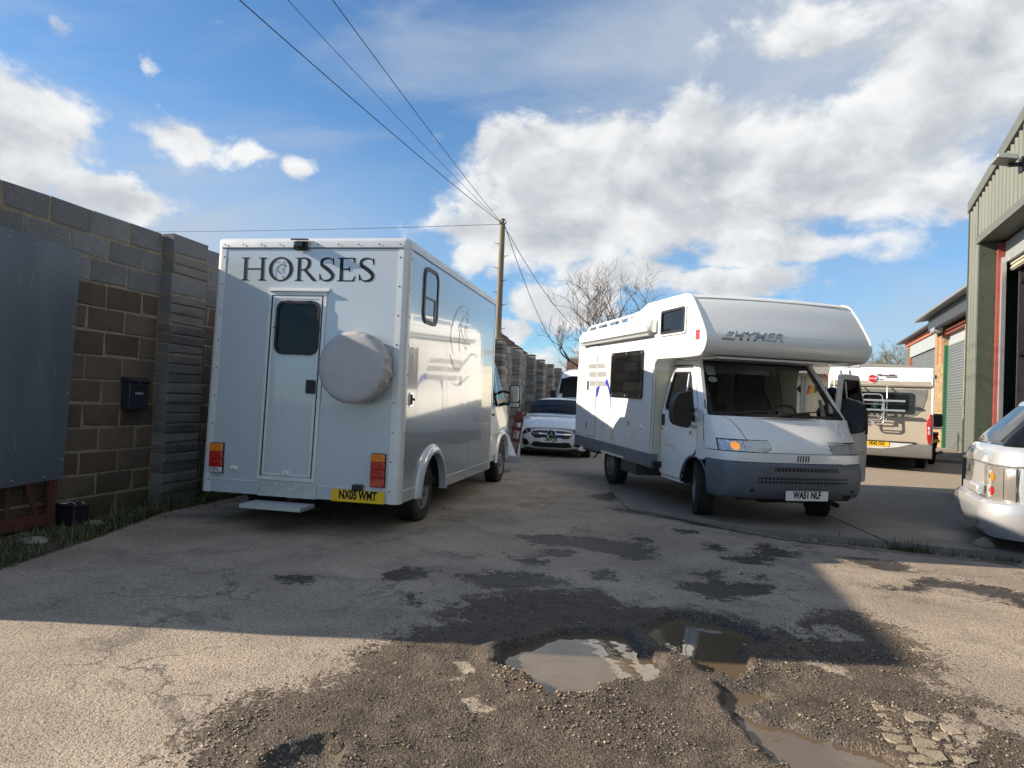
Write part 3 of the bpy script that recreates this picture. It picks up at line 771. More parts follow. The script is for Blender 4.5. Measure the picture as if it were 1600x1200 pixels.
# grass along the left verge and in tufts on the kerb
def grass(name, n, fpos, hmin, hmax, mt, seed):
    rr = np.random.default_rng(seed); px, py, k = fpos(rr, n)
    pz = ground_z(px, py) - 0.005
    h_ = hmin + (hmax - hmin) * rr.random(k) ** 1.8; h_ = np.where(rr.random(k) > .965, h_ * 2.0 + .03, h_); an = rr.uniform(0, 6.28, k); ben = rr.uniform(.2, 1.0, k) * h_
    w_ = rr.uniform(.0025, .005, k)
    dx_, dy_ = np.cos(an), np.sin(an); sx_, sy_ = -dy_ * w_, dx_ * w_
    P0 = np.stack([px - sx_, py - sy_, pz], -1); P1 = np.stack([px + sx_, py + sy_, pz], -1)
    mx_, my_ = px + dx_ * ben * .35, py + dy_ * ben * .35
    P2 = np.stack([mx_ + sx_ * .7, my_ + sy_ * .7, pz + h_ * .6], -1); P3 = np.stack([mx_ - sx_ * .7, my_ - sy_ * .7, pz + h_ * .6], -1)
    P4 = np.stack([px + dx_ * ben, py + dy_ * ben, pz + h_ * .92], -1)
    co = np.stack([P0, P1, P2, P3, P4], 1).reshape(-1, 3)
    base = (np.arange(k) * 5)[:, None]
    F = np.concatenate([base + np.array([[0, 1, 2]]), base + np.array([[0, 2, 3]]), base + np.array([[3, 2, 4]])], 0).astype(np.int32)
    me = bpy.data.meshes.new(name); me.vertices.add(len(co)); me.vertices.foreach_set('co', co.ravel())
    me.loops.add(F.size); me.loops.foreach_set('vertex_index', F.ravel()); me.polygons.add(len(F)); me.polygons.foreach_set('loop_start', np.arange(0, F.size, 3, dtype=np.int32))
    ca = me.attributes.new('tone', 'FLOAT', 'POINT'); ca.data.foreach_set('value', np.repeat(rr.random(k), 5).astype(np.float32))
    me.update(); me.validate(); me.materials.append(mt)
    o = bpy.data.objects.new(name, me); COL.objects.link(o); return o


m = bpy.data.materials.new('grass_blade'); m.use_nodes = True; t = m.node_tree; b = t.nodes['Principled BSDF']
n = t.nodes.new('ShaderNodeAttribute'); n.attribute_name = 'tone'; tn = X(t, n.outputs['Fac'])
cc = mixc(t, tn.ss(0.0, 0.8), (0.032, 0.045, 0.014), (0.085, 0.100, 0.030)); cc = mixc(t, tn.ss(0.78, 0.95), cc, (0.19, 0.15, 0.075))
t.links.new(cc.k, b.inputs['Base Color']); b.inputs['Roughness'].default_value = 0.7
M_grass = m


def verge_pos(rr, n):
    y = rr.uniform(4.2, 10.5, n * 5)
    lo = np.interp(y, [3, 5.6, 7.6, 10.5], [-4.9, -4.28, -3.82, -3.15]); hi = np.interp(y, [3.0, 4.8, 5.64, 7.22, 8.54, 12], [-3.5, -3.43, -3.42, -3.52, -3.28, -2.8])
    u = rr.random(n * 5); x = lo + (hi - lo) * u
    d = (fbm(x, y, 3.0, 91) * 1.6 - .35) * (0.25 + 0.9 * sm(.15, .6, u)) * (1 - .5 * sm(.93, 1.0, u))
    k = rr.random(n * 5) < d
    return x[k][:n], y[k][:n], min(n, int(k.sum()))


tag(grass('verge_grass', 15000, verge_pos, 0.015, 0.11, M_grass, 8), 'short rough grass growing at the foot of the block wall', kind='stuff')


lv = MB(); rl_ = random.Random(31)
for _ in range(420):
    y_ = rl_.uniform(4.4, 9.2); x_ = float(np.interp(y_, [3, 5.6, 7.6, 10.5], [-4.6, -4.15, -3.72, -3.05])) + abs(rl_.gauss(0, .22)); z_ = float(ground_z(np.array([x_]), np.array([y_]))[0]) + .006
    s_ = rl_.uniform(.010, .028); a_ = rl_.uniform(0, 6.28); c_, n_ = math.cos(a_) * s_, math.sin(a_) * s_; t1, t2 = rl_.uniform(0, .02), rl_.uniform(0, .02)
    lv.add([(x_ - c_, y_ - n_, z_), (x_ + n_ * .5, y_ - c_ * .5, z_ + t1), (x_ + c_, y_ + n_, z_ + .004), (x_ - n_ * .5, y_ + c_ * .5, z_ + t2)], [(0, 1, 2, 3)])
tag(lv.build('dead_leaves', mat('dead_leaf', (.15, .095, .05), .8, var=.5, vscale=9), None), 'dead brown leaves blown against the foot of the wall', kind='stuff')


def kerb_pos(rr, n):
    u = rr.random(n * 4); x = 3.0 + 2.6 * u ** 0.6; y = np.interp(x, [k[0] for k in KERB[2:]], [k[1] for k in KERB[2:]]) + rr.normal(-0.05, 0.05, n * 4)
    k = rr.random(n * 4) < (sm(.48, .62, fbm(x, y * 0 + 3, 3.0, 97)) * sm(3.6, 4.4, x) + .05)
    return x[k][:n], y[k][:n], min(n, int(k.sum()))


tag(grass('kerb_grass', 2600, kerb_pos, 0.02, 0.08, M_grass, 9), 'sparse grass rooted along the broken kerb on the right', kind='stuff')

# ------------------------------------------------------------------ the block wall on the left
def block_mat(name, c0, c1, speck, moss=0.0):
    m = bpy.data.materials.new(name); m.use_nodes = True; t = m.node_tree; b = t.nodes['Principled BSDF']
    tc = t.nodes.new('ShaderNodeTexCoord'); P0 = X(t, tc.outputs['Object'])
    oi = t.nodes.new('ShaderNodeObjectInfo'); rnd = X(t, oi.outputs['Random'])
    ge = t.nodes.new('ShaderNodeNewGeometry'); isl = X(t, ge.outputs['Random Per Island'])
    r2 = (rnd + isl).m('FRACT')
    cb = t.nodes.new('ShaderNodeCombineXYZ'); t.links.new((rnd * 37.0).k, cb.inputs[0]); t.links.new((isl * 13.0).k, cb.inputs[1])
    P = vmath(t, 'ADD', P0, X(t, cb.outputs[0]))
    n = nz(t, P, 3.5, 6, 0.65); n2 = nz(t, P, 70, 4, 0.75); n3 = nz(t, P, 190, 2)
    c = mixc(t, (n * 0.6 + r2 * 0.5 - 0.05).ss(0.1, 0.9), c0, c1)
    c = mixc(t, n2.ss(0.55, 0.72) * 0.8, c, speck)
    c = mixc(t, n3.ss(0.55, 0.8) * 0.5, c, (0.02, 0.02, 0.02))
    wx = nz(t, P, 1.6, 5).ss(0.5, 0.75)
    c = mixc(t, wx * 0.35, c, tuple(k * 0.55 for k in c0))
    if moss:
        sp = t.nodes.new('ShaderNodeSeparateXYZ'); t.links.new(X(t, ge.outputs['Position']).k, sp.inputs[0])
        ms = (X(t, sp.outputs[2]) + (nz(t, X(t, ge.outputs['Position']), 3.0, 6) - .5) * 0.9).ss(0.55, 0.05)
        c = mixc(t, ms * moss, c, (0.045, 0.05, 0.018))
    t.links.new(c.k, b.inputs['Base Color']); b.inputs['Roughness'].default_value = 0.92; b.inputs['Specular IOR Level'].default_value = 0.2
    bn = t.nodes.new('ShaderNodeBump'); bn.inputs['Strength'].default_value = 0.8; bn.inputs['Distance'].default_value = 0.004
    t.links.new((n2 + n3 * 0.6).k, bn.inputs['Height']); t.links.new(bn.outputs[0], b.inputs['Normal'])
    return m


M_blkg = block_mat('grey_concrete_block', (0.13, 0.132, 0.138), (0.22, 0.222, 0.226), (0.55, 0.55, 0.55))
M_blkb = block_mat('brown_concrete_block', (0.085, 0.063, 0.050), (0.165, 0.126, 0.098), (0.21, 0.17, 0.135), moss=0.7)
M_blkp = block_mat('pilaster_block', (0.105, 0.104, 0.102), (0.23, 0.222, 0.21), (0.42, 0.41, 0.39), moss=0.4)
M_blkf = block_mat('weathered_wall_block', (0.20, 0.175, 0.145), (0.50, 0.455, 0.39), (0.50, 0.47, 0.42))
M_mortar = mat('sandy_mortar', (0.27, 0.225, 0.16), 0.95, var=0.25, vscale=9, bump=0.6, bscale=90, dirt=0.4, dirt_col=(0.13, 0.12, 0.08), spec=0.2)


def block_mesh(L, H, T, mt, seed):
    """one concrete block lying in Y-Z, face at X=0, worn arrises"""
    rr = random.Random(seed); c = 0.006
    def j(): return rr.uniform(-0.0045, 0.0045)
    back = [(-T, 0, 0), (-T, L, 0), (-T, L, H), (-T, 0, H)]
    mid = [(-c * 1.3, 0 + j(), 0 + j()), (-c * 1.3, L + j(), 0 + j()), (-c * 1.3, L + j(), H + j()), (-c * 1.3, 0 + j(), H + j())]
    fr = [(j(), c + abs(j()) * 2, c + abs(j()) * 2), (j(), L - c - abs(j()) * 2, c + abs(j())), (j(), L - c - abs(j()), H - c - abs(j()) * 2), (j(), c + abs(j()), H - c - abs(j()))]
    if seed % 3 == 0:                       # a chipped corner
        q = rr.choice([0, 1, 2, 3]); k_ = rr.uniform(.012, .03); sy_ = 1 if q in (0, 3) else -1; sz_ = 1 if q < 2 else -1
        fr[q] = (fr[q][0], fr[q][1] + sy_ * k_, fr[q][2] + sz_ * k_ * .8); mid[q] = (mid[q][0] - .006, mid[q][1] + sy_ * k_ * .4, mid[q][2] + sz_ * k_ * .3)
    vs = back + mid + fr; fs = [(0, 3, 2, 1), (8, 9, 10, 11)]
    for a in (0, 4):
        for i in range(4):
            k = (i + 1) % 4; fs.append((a + i, a + k, a + 4 + k, a + 4 + i))
    return MB().add(vs, fs)


WO, WY = (-3.823, 7.59, 0), 0.226
wall = thing('block_wall', 'tall concrete block wall with grey top courses and a pilaster on the left', 'wall', WO, (0, 0, -WY))
ZC = [2.94, 2.72, 2.50, 2.27, 2.04, 1.81, 1.575, 1.34, 1.11, 0.88, 0.65, 0.43, 0.214, -0.02]
J = 0.016
cache = {}


def place_block(parent, s0, s1, z0, z1, mt, face=0.0, T=0.10, seed=0, name='block'):
    key = (round(s1 - s0, 3), round(z1 - z0, 3), mt.name, seed % 9, T)
    if key not in cache: cache[key] = block_mesh(s1 - s0, z1 - z0, T, mt, int(key[0] * 1000) * 9 + seed % 9).mesh('block', mt)
    o = bpy.data.objects.new(name, cache[key]); COL.objects.link(o); o.parent = parent
    o.location = (face + random.uniform(-.003, .003), s0, z0); return o


stuffw = MB()
for r in range(13):
    z1, z0 = ZC[r] - (J if r else 0), ZC[r + 1]
    edges = [-0.07]
    if r % 2: edges.append(-0.32)
    while edges[-1] > -4.0: edges.append(edges[-1] - 0.466)
    mt = M_blkg if r < 3 else M_blkb
    for k in range(len(edges) - 1):
        s1, s0 = edges[k] - J, edges[k + 1]
        if s1 < -3.84: continue
        s0 = max(s0, -3.86)
        seen = s0 > -2.6 and not (r > 3 and s1 < -1.45)
        if seen: place_block(wall, s0, s1, z0, z1, mt, seed=k * 7 + r)
        else: stuffw.add([Vector(v) + Vector((0, s0, z0)) for v in block_mesh(s1 - s0, z1 - z0, .1, mt, k).v], block_mesh(.4, .2, .1, mt, 1).f)
    s = 0.51 if r % 2 == 0 else 0.51
    first = True
    while s < 6.6:
        e = s + (0.453 if not (first and r % 2) else 0.22); first = False
        if s < 1.7: place_block(wall, s, e, z0, z1, mt, seed=int(s * 9) + r)
        else: stuffw.add([Vector(v) + Vector((0, s, z0)) for v in block_mesh(e - s, z1 - z0, .1, mt, r).v], block_mesh(.4, .2, .1, mt, 1).f)
        s = e + J
tag(stuffw.build('blockwork', M_blkb, wall), kind='stuff')
MB().box(-0.215, -0.007, -3.86, 6.6, -0.1, 2.925).box(-0.05, 0.130, -0.066, 0.496, -0.1, 2.93).build('mortar', M_mortar, wall)
# pilaster of thin courses
z = 2.945; k = 0
hs_ = [.22, .108, .108, .22] + [.108] * 22
for h_ in hs_:
    z0 = z - h_ + 0.017
    if z0 < -0.08: break
    place_block(wall, -0.07, 0.500, z0, z, M_blkg if k in (0, 3) else M_blkp, face=0.14 + 0.004 * ((k * 7) % 3), T=0.148, seed=k)
    z -= h_; k += 1

# the sheeted gate leaning on the wall
gate = thing('metal_gate', 'red mesh gate clad with a flat grey steel sheet leaning on the block wall', 'gate', WO, (0, 0, -WY))
M_sheet = mat('dull_galvanised_sheet', (0.115, 0.142, 0.168), 0.42, metal=0.4, var=0.10, vscale=3, stretch=(1, 1, 0.25), dirt=0.4, dirt_col=(0.20, 0.215, 0.22), wave=0.5, wscale=2.2, streak=0.4, streak_col=(0.10, 0.085, 0.07))
MB().prism([(0.112, -1.300, 0.43), (0.112, -2.05, 0.40), (0.112, -2.05, 2.53), (0.112, -1.235, 2.495)], (0.004, 0, 0)).build('sheet', M_sheet, gate)
MB().prism([(0.110, -2.055, 0.40), (0.110, -3.5, 0.35), (0.110, -3.5, 2.56), (0.110, -2.055, 2.53)], (0.004, 0, 0)).build('sheet', M_sheet, gate)
mb = MB()
for yy, zz in [(-1.27, 2.40), (-1.28, 1.8), (-1.30, 1.2), (-1.32, .6), (-1.45, 2.45), (-1.7, 2.46), (-1.95, 2.47), (-1.5, 0.46), (-1.8, .46)]:
    mb.lathe([(0.009, 0.116), (0.007, 0.120), (0.001, 0.121)], 8, Matrix.Translation((0, yy, zz)))
mb.build('screws', M_cool, gate, smooth=40)
sc_ = MB(); rs = random.Random(3)
for _ in range(12):
    y0, z0, L_ = rs.uniform(-2.6, -1.4), rs.uniform(.6, 2.3), rs.uniform(.03, .16); dy_ = rs.uniform(-.3, .3) * L_
    sc_.add([(0.1165, y0, z0), (0.1165, y0 + .004, z0), (0.1165, y0 + dy_ + .003, z0 + L_), (0.1165, y0 + dy_, z0 + L_)], [(0, 1, 2, 3)])
sc_.build('scratches', M_cool, gate)
fr = MB().box(0.05, 0.10, -1.42, -1.345, 0.03, 2.44).box(0.05, 0.10, -3.5, -1.425, 0.03, 0.13).box(0.05, 0.10, -3.5, -1.425, 2.36, 2.44).box(0.05, 0.10, -2.40, -2.34, 0.135, 2.35)
fr.build('frame', M_rust, gate, bevel=0.004)
MB().tube([(0.075, -1.52, 0.14), (0.075, -1.70, 0.62), (0.075, -2.3, 2.3)], 0.022, 6).tube([(0.06, -1.78, 0.14), (0.06, -1.78, 2.3)], 0.018, 6).build('brace', M_rust, gate)
mb = MB()
for k in range(46): mb.tube([(0.104, -1.345 - k * 0.05, 0.02), (0.104, -1.345 - k * 0.05, 0.46)], 0.0022, 4)
for k in range(10): mb.tube([(0.106, -1.34, 0.03 + k * 0.047), (0.106, -3.5, 0.03 + k * 0.047)], 0.0022, 4)
mb.build('mesh_wires', M_rust, gate)

# letterbox on the wall
lb = thing('letterbox', 'dark blue grey metal letterbox fixed to the block wall', 'letterbox', WO, (0, 0, -WY))
M_lb = mat('dark_blue_grey_enamel', (0.028, 0.033, 0.045), 0.4, var=0.1, metal=0.2)
MB().box(0.004, 0.105, -0.55, -0.285, 1.045, 1.32).build('body', M_lb, lb, bevel=0.008)
MB().prism([(0.004, -0.556, 1.325), (0.118, -0.556, 1.322), (0.118, -0.556, 1.34), (0.06, -0.556, 1.362), (0.004, -0.556, 1.372)], (0, 0.277, 0)).build('lid', M_lb, lb, bevel=0.004)
MB().box(0.105, 0.110, -0.49, -0.35, 1.245, 1.275).build('slot_flap', M_black, lb)
MB().lathe([(0.012, 0.104), (0.012, 0.112), (0.001, 0.112)], 12, Matrix.Translation((0, -0.42, 1.31))).build('lock', M_chrome, lb, smooth=40)
MB().box(0.104, 0.107, -0.475, -0.365, 1.20, 1.225).build('name_slot', M_cool, lb)

# old car battery and rubble on the verge
bt = thing('car_battery', 'old black car battery standing against the foot of the wall', 'battery', (-3.97, 6.40, 0.0), (0, 0, -0.25))
MB().box(-0.115, 0.115, -0.085, 0.085, 0.0, 0.155).build('case', M_black, bt, bevel=0.006)
MB().box(-0.118, 0.118, -0.088, 0.088, 0.158, 0.19).build('cover', M_black, bt, bevel=0.006)
for sx in (-0.085, 0.085):
    MB().lathe([(0.011, 0.19), (0.010, 0.212), (0.001, 0.212)], 10, Matrix.Rotation(R(-90), 4, 'Y') @ Matrix.Translation((0, 0, 0))).xf(Matrix.Translation((sx, 0.04, 0))).build('terminal', M_cool, bt, smooth=40)
MB().box(-0.09, -0.04, -0.05, 0.0, 0.1905, 0.192).build('sticker', M_platew, bt)
MB().tube([(-0.09, -0.06, 0.195), (-0.06, -0.06, 0.215), (0.08, -0.06, 0.215), (0.105, -0.06, 0.195)], 0.005, 6).build('handle', M_cool, bt)
M_rub = mat('pale_rubble', (0.24, 0.22, 0.175), 0.9, var=0.2, vscale=8, bump=0.5, bscale=50, dirt=0.4, dirt_col=(0.10, 0.09, 0.06))
for x, y, r_, lab in [(-3.78, 6.45, 0.075, 'pale lump of concrete lying beside the battery'), (-3.66, 6.85, 0.06, 'flat broken concrete piece half buried in the verge grass'),
                      (-3.72, 7.10, 0.05, 'small concrete chunk near the foot of the pilaster'), (-3.78, 5.62, 0.09, 'mossy stone in the grass below the red mesh gate')]:
    mb = MB().ico((0, 0, 0.01), r_, 2, (1.25, 1, .42), 0.14)
    tag(mb.build('rubble_stone', M_rub, None, smooth=30, loc=(x, y, 0.0)), lab, 'stone', 'rubble on the verge')

# the far run of block wall, its pilasters one by one
def ZG(x, y): return float(ground_z(np.array([float(x)]), np.array([float(y)]))[0])


fa, fb = Vector((-1.50, 14.0, 0)), Vector((3.35, 41.5, 0))
fy = math.atan2(fb.x - fa.x, fb.y - fa.y); FL = (fb - fa).length
fwall = thing('block_wall', 'distant weathered block wall with regular pilasters behind the white hatchback', 'wall', fa, (0, 0, -fy))
MB().box(-0.2, -0.012, 0, FL, -0.1, 2.90).build('mortar', M_mortar, fwall)
mb = MB(); mb2 = MB()
for r in range(13):
    s = 0.0 if r % 2 else -0.23
    while s < FL:
        s0 = max(0, s) + 0.006; s1 = min(FL, s + 0.46) - 0.006
        if s1 - s0 > .05:
            bmh = block_mesh(s1 - s0, 0.216, 0.1, None, int(s * 3) + r)
            (mb).add([Vector(v) + Vector((random.uniform(-.004, .004), s0, 0.03 + r * 0.2285)) for v in bmh.v], bmh.f)
        s += 0.46
tag(mb.build('blockwork', M_blkf, fwall), kind='stuff')
for k, s in enumerate([2.4, 5.5, 8.5, 11.6, 14.3, 17.6, 21.0, 24.4]):
    mb = MB()
    for r in range(25):
        bmh = block_mesh(0.50, 0.108, 0.26, None, r + k)
        mb.add([Vector(v) + Vector((0.25 + random.uniform(-.006, .006), s, 0.03 + r * 0.118)) for v in bmh.v], bmh.f)
    p = mb.build('pilaster', M_blkf, fwall)
    MB().box(-0.03, 0.265, s - 0.015, s + 0.515, 2.985, 3.02).build('capstone', M_rub, p, bevel=0.01)

# things standing by the far wall
pb = thing('barrier_post', 'white post with a red head standing at the wall beside the hatchback', 'post', (0.21, 16.7, ZG(.21, 16.7)), (0, 0, 0.2))
MB().box(-0.045, 0.045, -0.045, 0.045, 0, 0.78).build('post', M_platew, pb, bevel=0.006)
MB().box(-0.075, 0.075, -0.06, 0.06, 0.785, 1.06).build('head', mat('red_plastic', (0.20, 0.02, 0.018), 0.4), pb, bevel=0.02)
M_barrier = mat('dark_red_paint', (0.13, 0.025, 0.022), 0.55, var=0.15)
pb = thing('folding_barrier', 'dull red folded barrier leaning near the white post', 'barrier', (0.06, 16.2, ZG(0.06, 16.2)), (0, R(8), 0.3))
for xx in (-.08, .10): MB().tube([(xx, 0, 0), (xx + 0.05, 0.12, 0.92)], 0.022, 8).build('leg', M_barrier, pb)
for zz in (.35, .62, .86): MB().box(-0.07, 0.16, 0.02 + zz * .12, 0.05 + zz * .12, zz, zz + 0.09).build('rail', M_barrier, pb, bevel=0.005)
pb = thing('leaning_board', 'pale grey board propped on a darker base behind the horsebox nose', 'board', (0.02, 15.0, ZG(0, 15)), (0, 0, 0.2))
MB().prism([(-0.22, 0, 0.14), (0.14, 0, 0.12), (-0.02, 0.16, 0.56), (-0.22, 0.18, 0.62)], (0, 0.02, 0.0)).build('board', M_trim, pb, bevel=0.004)
MB().box(-0.24, 0.22, -0.06, 0.12, 0, 0.11).build('base', M_cool, pb, bevel=0.01)

# telegraph pole with step irons
M_pole = mat('weathered_pole_wood', (0.205, 0.165, 0.115), 0.85, var=0.25, vscale=10, stretch=(6, 6, 0.4), bump=0.5, bscale=30, dirt=0.3, dirt_col=(0.11, 0.12, 0.08))
PX, PY = -0.56, 24.0; PZ = ZG(PX, PY)
pole = thing('telegraph_pole', 'tall round wooden telegraph pole with step irons behind the horsebox', 'pole', (PX, PY, PZ), (0, 0, 0))
MB().lathe([(0.001, -0.2), (0.135, -0.2), (0.125, 1.5), (0.108, 4.5), (0.092, 7.28), (0.085, 7.33), (0.001, 7.35)], 20, Matrix.Rotation(R(-90), 4, 'Y')).build('trunk', M_pole, pole, smooth=40)
for k in range(9):
    sx = 1 if k % 2 else -1; zz = 3.1 + k * 0.42
    MB().tube([(sx * 0.08, -0.02, zz), (sx * 0.23, -0.03, zz + 0.01), (sx * 0.245, -0.03, zz + 0.05)], 0.011, 6).tube([(sx * 0.08, -0.02, zz - 0.09), (sx * 0.15, -0.025, zz)], 0.008, 5).build('step_iron', M_cool, pole)
MB().box(-0.11, 0.11, -0.11, -0.08, 7.13, 7.17).lathe([(0.028, -0.06), (0.035, 0), (0.02, 0.05), (0.001, 0.05)], 10, Matrix.Translation((-0.1, -0.11, 7.2)) @ Matrix.Rotation(R(-90), 4, 'Y')).lathe([(0.028, -0.06), (0.035, 0), (0.02, 0.05), (0.001, 0.05)], 10, Matrix.Translation((0.1, -0.11, 7.2)) @ Matrix.Rotation(R(-90), 4, 'Y')).build('insulator_bracket', M_cool, pole, smooth=40)
M_wire = mat('black_cable', (0.012, 0.012, 0.013), 0.6)


def wire(a, b, sag, r, label, n=28):
    a, b = Vector(a), Vector(b)
    pts = [a.lerp(b, i / n) + Vector((0, 0, -4 * sag * (i / n) * (1 - i / n))) for i in range(n + 1)]
    tag(MB().tube(pts, r, 5).build('overhead_wire', M_wire), label, 'wire', 'wires strung from the telegraph pole')


PT = (PX, PY - 0.08, PZ + 7.13)
wire(PT, (-8.6, -6.0, 7.4), 0.35, 0.0095, 'thick overhead cable crossing the sky lowest and furthest to the left')
wire(PT, (-7.05, -6.0, 7.4), 0.32, 0.0055, 'thin overhead cable running between the two darker ones')
wire(PT, (-5.6, -6.0, 7.4), 0.30, 0.0075, 'overhead cable crossing the sky closest to the white clouds')
wire(PT, (-16.5, 30.0, 7.9), 0.06, 0.009, 'level cable running from the pole above the horsebox roof')
wire((PX + .08, PY, PZ + 7.1), (4.6, 46.0, 4.0), 1.5, 0.012, 'slack cable dropping from the pole towards the bare tree')
wire((PX + .08, PY, PZ + 7.05), (6.0, 47.0, 5.6), 1.0, 0.012, 'tighter cable dropping from the pole into the bare tree crown')

# brick house with a red tiled roof beyond the wall
M_tile = mat('red_brown_tiles', (0.12, 0.045, 0.035), 0.8, var=0.25, vscale=4)
M_brick = mat('house_brick', (0.22, 0.12, 0.08), 0.9, var=0.2, vscale=6)
hz = ZG(-6, 33)
hs2 = thing('house', 'house with a dark red tiled roof rising behind the block wall', 'house', (-4.6, 30.5, hz), (0, 0, -0.18))
MB().box(-4.7, 4.7, 0, 7, 0, 2.74).build('wall', M_brick, hs2)
rf = MB().prism([(-5.1, -0.3, 2.75), (5.1, -0.3, 2.75), (0.0, -0.3, 6.5)], (0, 7.6, 0)).build('roof', M_tile, hs2)
for k in range(14):
    MB().prism([(5.2 - k * .36, -0.34, 2.70 + k * .2647), (5.2 - (k + 1) * .36, -0.34, 2.70 + (k + 1) * .2647), (5.2 - (k + 1) * .36, -0.34, 2.76 + (k + 1) * .2647), (5.2 - k * .36, -0.34, 2.82 + k * .2647)], (0, 7.7, 0)).build('tile_course', M_tile, rf)
MB().box(-0.5, 0.1, 3.0, 3.6, 5.9, 7.0).build('chimney', M_brick, rf)

# ------------------------------------------------------------------ the silver horsebox (rear towards us)
hb = thing('horsebox', 'silver horsebox lorry with its groom door and covered spare wheel facing us', 'horsebox', (-1.986, 6.597, 0), (0, 0, -0.1918))
HT = 2.762


def tap(x, y, z):
    """the body leans in a little on its left side"""
    return (x + 0.055 * max(0, -x) * max(0, z - 0.3) / 2.46, y, z)


W2 = 1.0075
MB().box(-0.965, 0.965, 0.0, 0.03, 0.305, HT - 0.05).mapv(tap).build('rear_panel', M_silver, hb)
# right side: panel with the wheel arch cut out
AY, AZ, AR = 0.97, 0.30, 0.425
arch = [(AY - AR * math.cos(R(a)), AZ + AR * math.sin(R(a))) for a in range(2, 179, 8)]
side = [(0.045, 0.304)] + [(AY - AR, 0.304)] + arch[0:] + [(AY + AR, 0.304), (3.765, 0.304), (3.765, HT - 0.06), (0.045, HT - 0.06)]
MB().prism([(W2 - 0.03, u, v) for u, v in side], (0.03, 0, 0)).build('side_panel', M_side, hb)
MB().box(-W2, -W2 + 0.03, 0.045, 3.765, 0.304, HT - 0.06).mapv(tap).build('side_panel', M_silver, hb)
MB().box(-W2 + 0.02, W2 - 0.02, 0.03, 3.75, HT - 0.10, HT - 0.004).mapv(tap).build('roof', M_trim, hb, bevel=0.02)
MB().box(-W2 + 0.03, W2 - 0.03, 3.70, 3.76, 0.31, HT - 0.1).build('front_bulkhead', M_silver, hb)
MB().box(-0.94, 0.94, 0.03, 3.7, 0.36, 0.44).box(-.35, -.25, 0.1, 5.4, .26, .36).box(.25, .35, 0.1, 5.4, .26, .36).box(-.8, .8, .93, 1.01, .28, .36).build('chassis', M_dark, hb)
# wheel well behind the arch
mb = MB(); well = [(AY - 0.46 * math.cos(R(a)), AZ + 0.46 * math.sin(R(a))) for a in range(0, 181, 12)]
mb.grid([[(W2 - 0.028, u, v) for u, v in well], [(0.55, u, v) for u, v in well]])
mb.prism([(0.55, u, v) for u, v in well], (0.01, 0, 0))
mb.build('wheel_well', M_dark, hb)
# rounded aluminium corner posts
for sx in (-1, 1):
    pts = [(0.905, -0.004), (0.955, -0.004)] + [(0.955 + 0.054 * math.sin(R(a)), 0.05 - 0.054 * math.cos(R(a))) for a in range(0, 91, 15)] + [(1.0115, 0.05), (1.0115, 0.10), (1.0, 0.10), (1.0, 0.05), (0.955, 0.012), (0.905, 0.012)]
    MB().prism([(sx * u, v, 0.302) for u, v in pts], (0, 0, HT - 0.09 - 0.302)).mapv(tap).build('corner_post', M_trim, hb, smooth=30, fix=True)
# top trim: a bent aluminium strip along the rear and the right side
prof = [(0.0, 0.0), (-0.007, 0.0), (-0.007, 0.052), (0.0, 0.078), (0.03, 0.094), (0.10, 0.097)]
mb = MB(); rows = []
for a in range(0, 91, 15):
    rows.append([(0.955 + (0.05 - p[0]) * math.sin(R(a)), 0.05 - (0.05 - p[0]) * math.cos(R(a)), 2.672 + p[1]) for p in prof])
rear_rows = [[(-0.955 - (0.05 - p[0]) * math.cos(R(a)), 0.05 - (0.05 - p[0]) * math.sin(R(a)), 2.672 + p[1]) for p in prof] for a in range(0, 91, 15)]
allr = [[(-1.005 + p[0], 3.76, 2.672 + p[1]) for p in prof]] + rear_rows + rows + [[(1.005 - p[0], 3.76, 2.672 + p[1]) for p in prof]]
mb.grid(allr).mapv(tap).build('roof_trim', M_trim, hb, smooth=50, fix=True)
# dark sealant line under the trim, and skirt seams
mb = MB().box(-0.955, 0.955, -0.009, 0.0, 2.662, 2.670).box(1.0, 1.0135, 0.06, 3.76, 2.662, 2.670)
mb.mapv(tap).build('sealant_line', M_black, hb)
M_seam = mat('pale_seam', (0.72, 0.74, 0.75), 0.4)
for b_ in ((-0.90, -0.40, -0.006, 0.0, 0.428, 0.433), (0.21, 0.90, -0.006, 0.0, 0.424, 0.429), (W2, W2 + 0.004, 1.46, 3.7, 0.414, 0.419), (W2, W2 + 0.004, 0.1, AY - AR - .07, 0.414, 0.419)): MB().box(*b_).mapv(tap).build('skirt_seam', M_seam, hb)
MB().box(W2, W2 + 0.006, 3.735, 3.775, 0.31, 2.68).box(W2, W2 + 0.003, 1.62, 1.625, .31, .414).build('side_edging', M_alu, hb)
# rivets
rv = MB()


def rivet(x, y, z, ax):
    Mx = Matrix.Translation((x, y, z)) @ (Matrix.Rotation(R(-90), 4, 'Z') if ax == 'y' else Matrix())
    rv.lathe([(0.0075, 0), (0.0065, 0.003), (0.001, 0.0045)], 8, Mx)


for k in range(10): rivet(*tap(-0.92 + k * 0.2045, -0.0115, 2.70), 'y')
for k in range(9):
    for sx in (-0.925, 0.925): rivet(*tap(sx, -0.0045, 0.42 + k * 0.27), 'y')
    rivet(1.0118, 0.082, 0.42 + k * 0.27, 'x')
for k in range(18): rivet(1.0085, 0.2 + k * 0.205, 2.70, 'x')
rv.mapv(lambda x, y, z: (x, y if abs(y) > .05 or True else y, z)).build('rivets', M_black, hb, smooth=50)

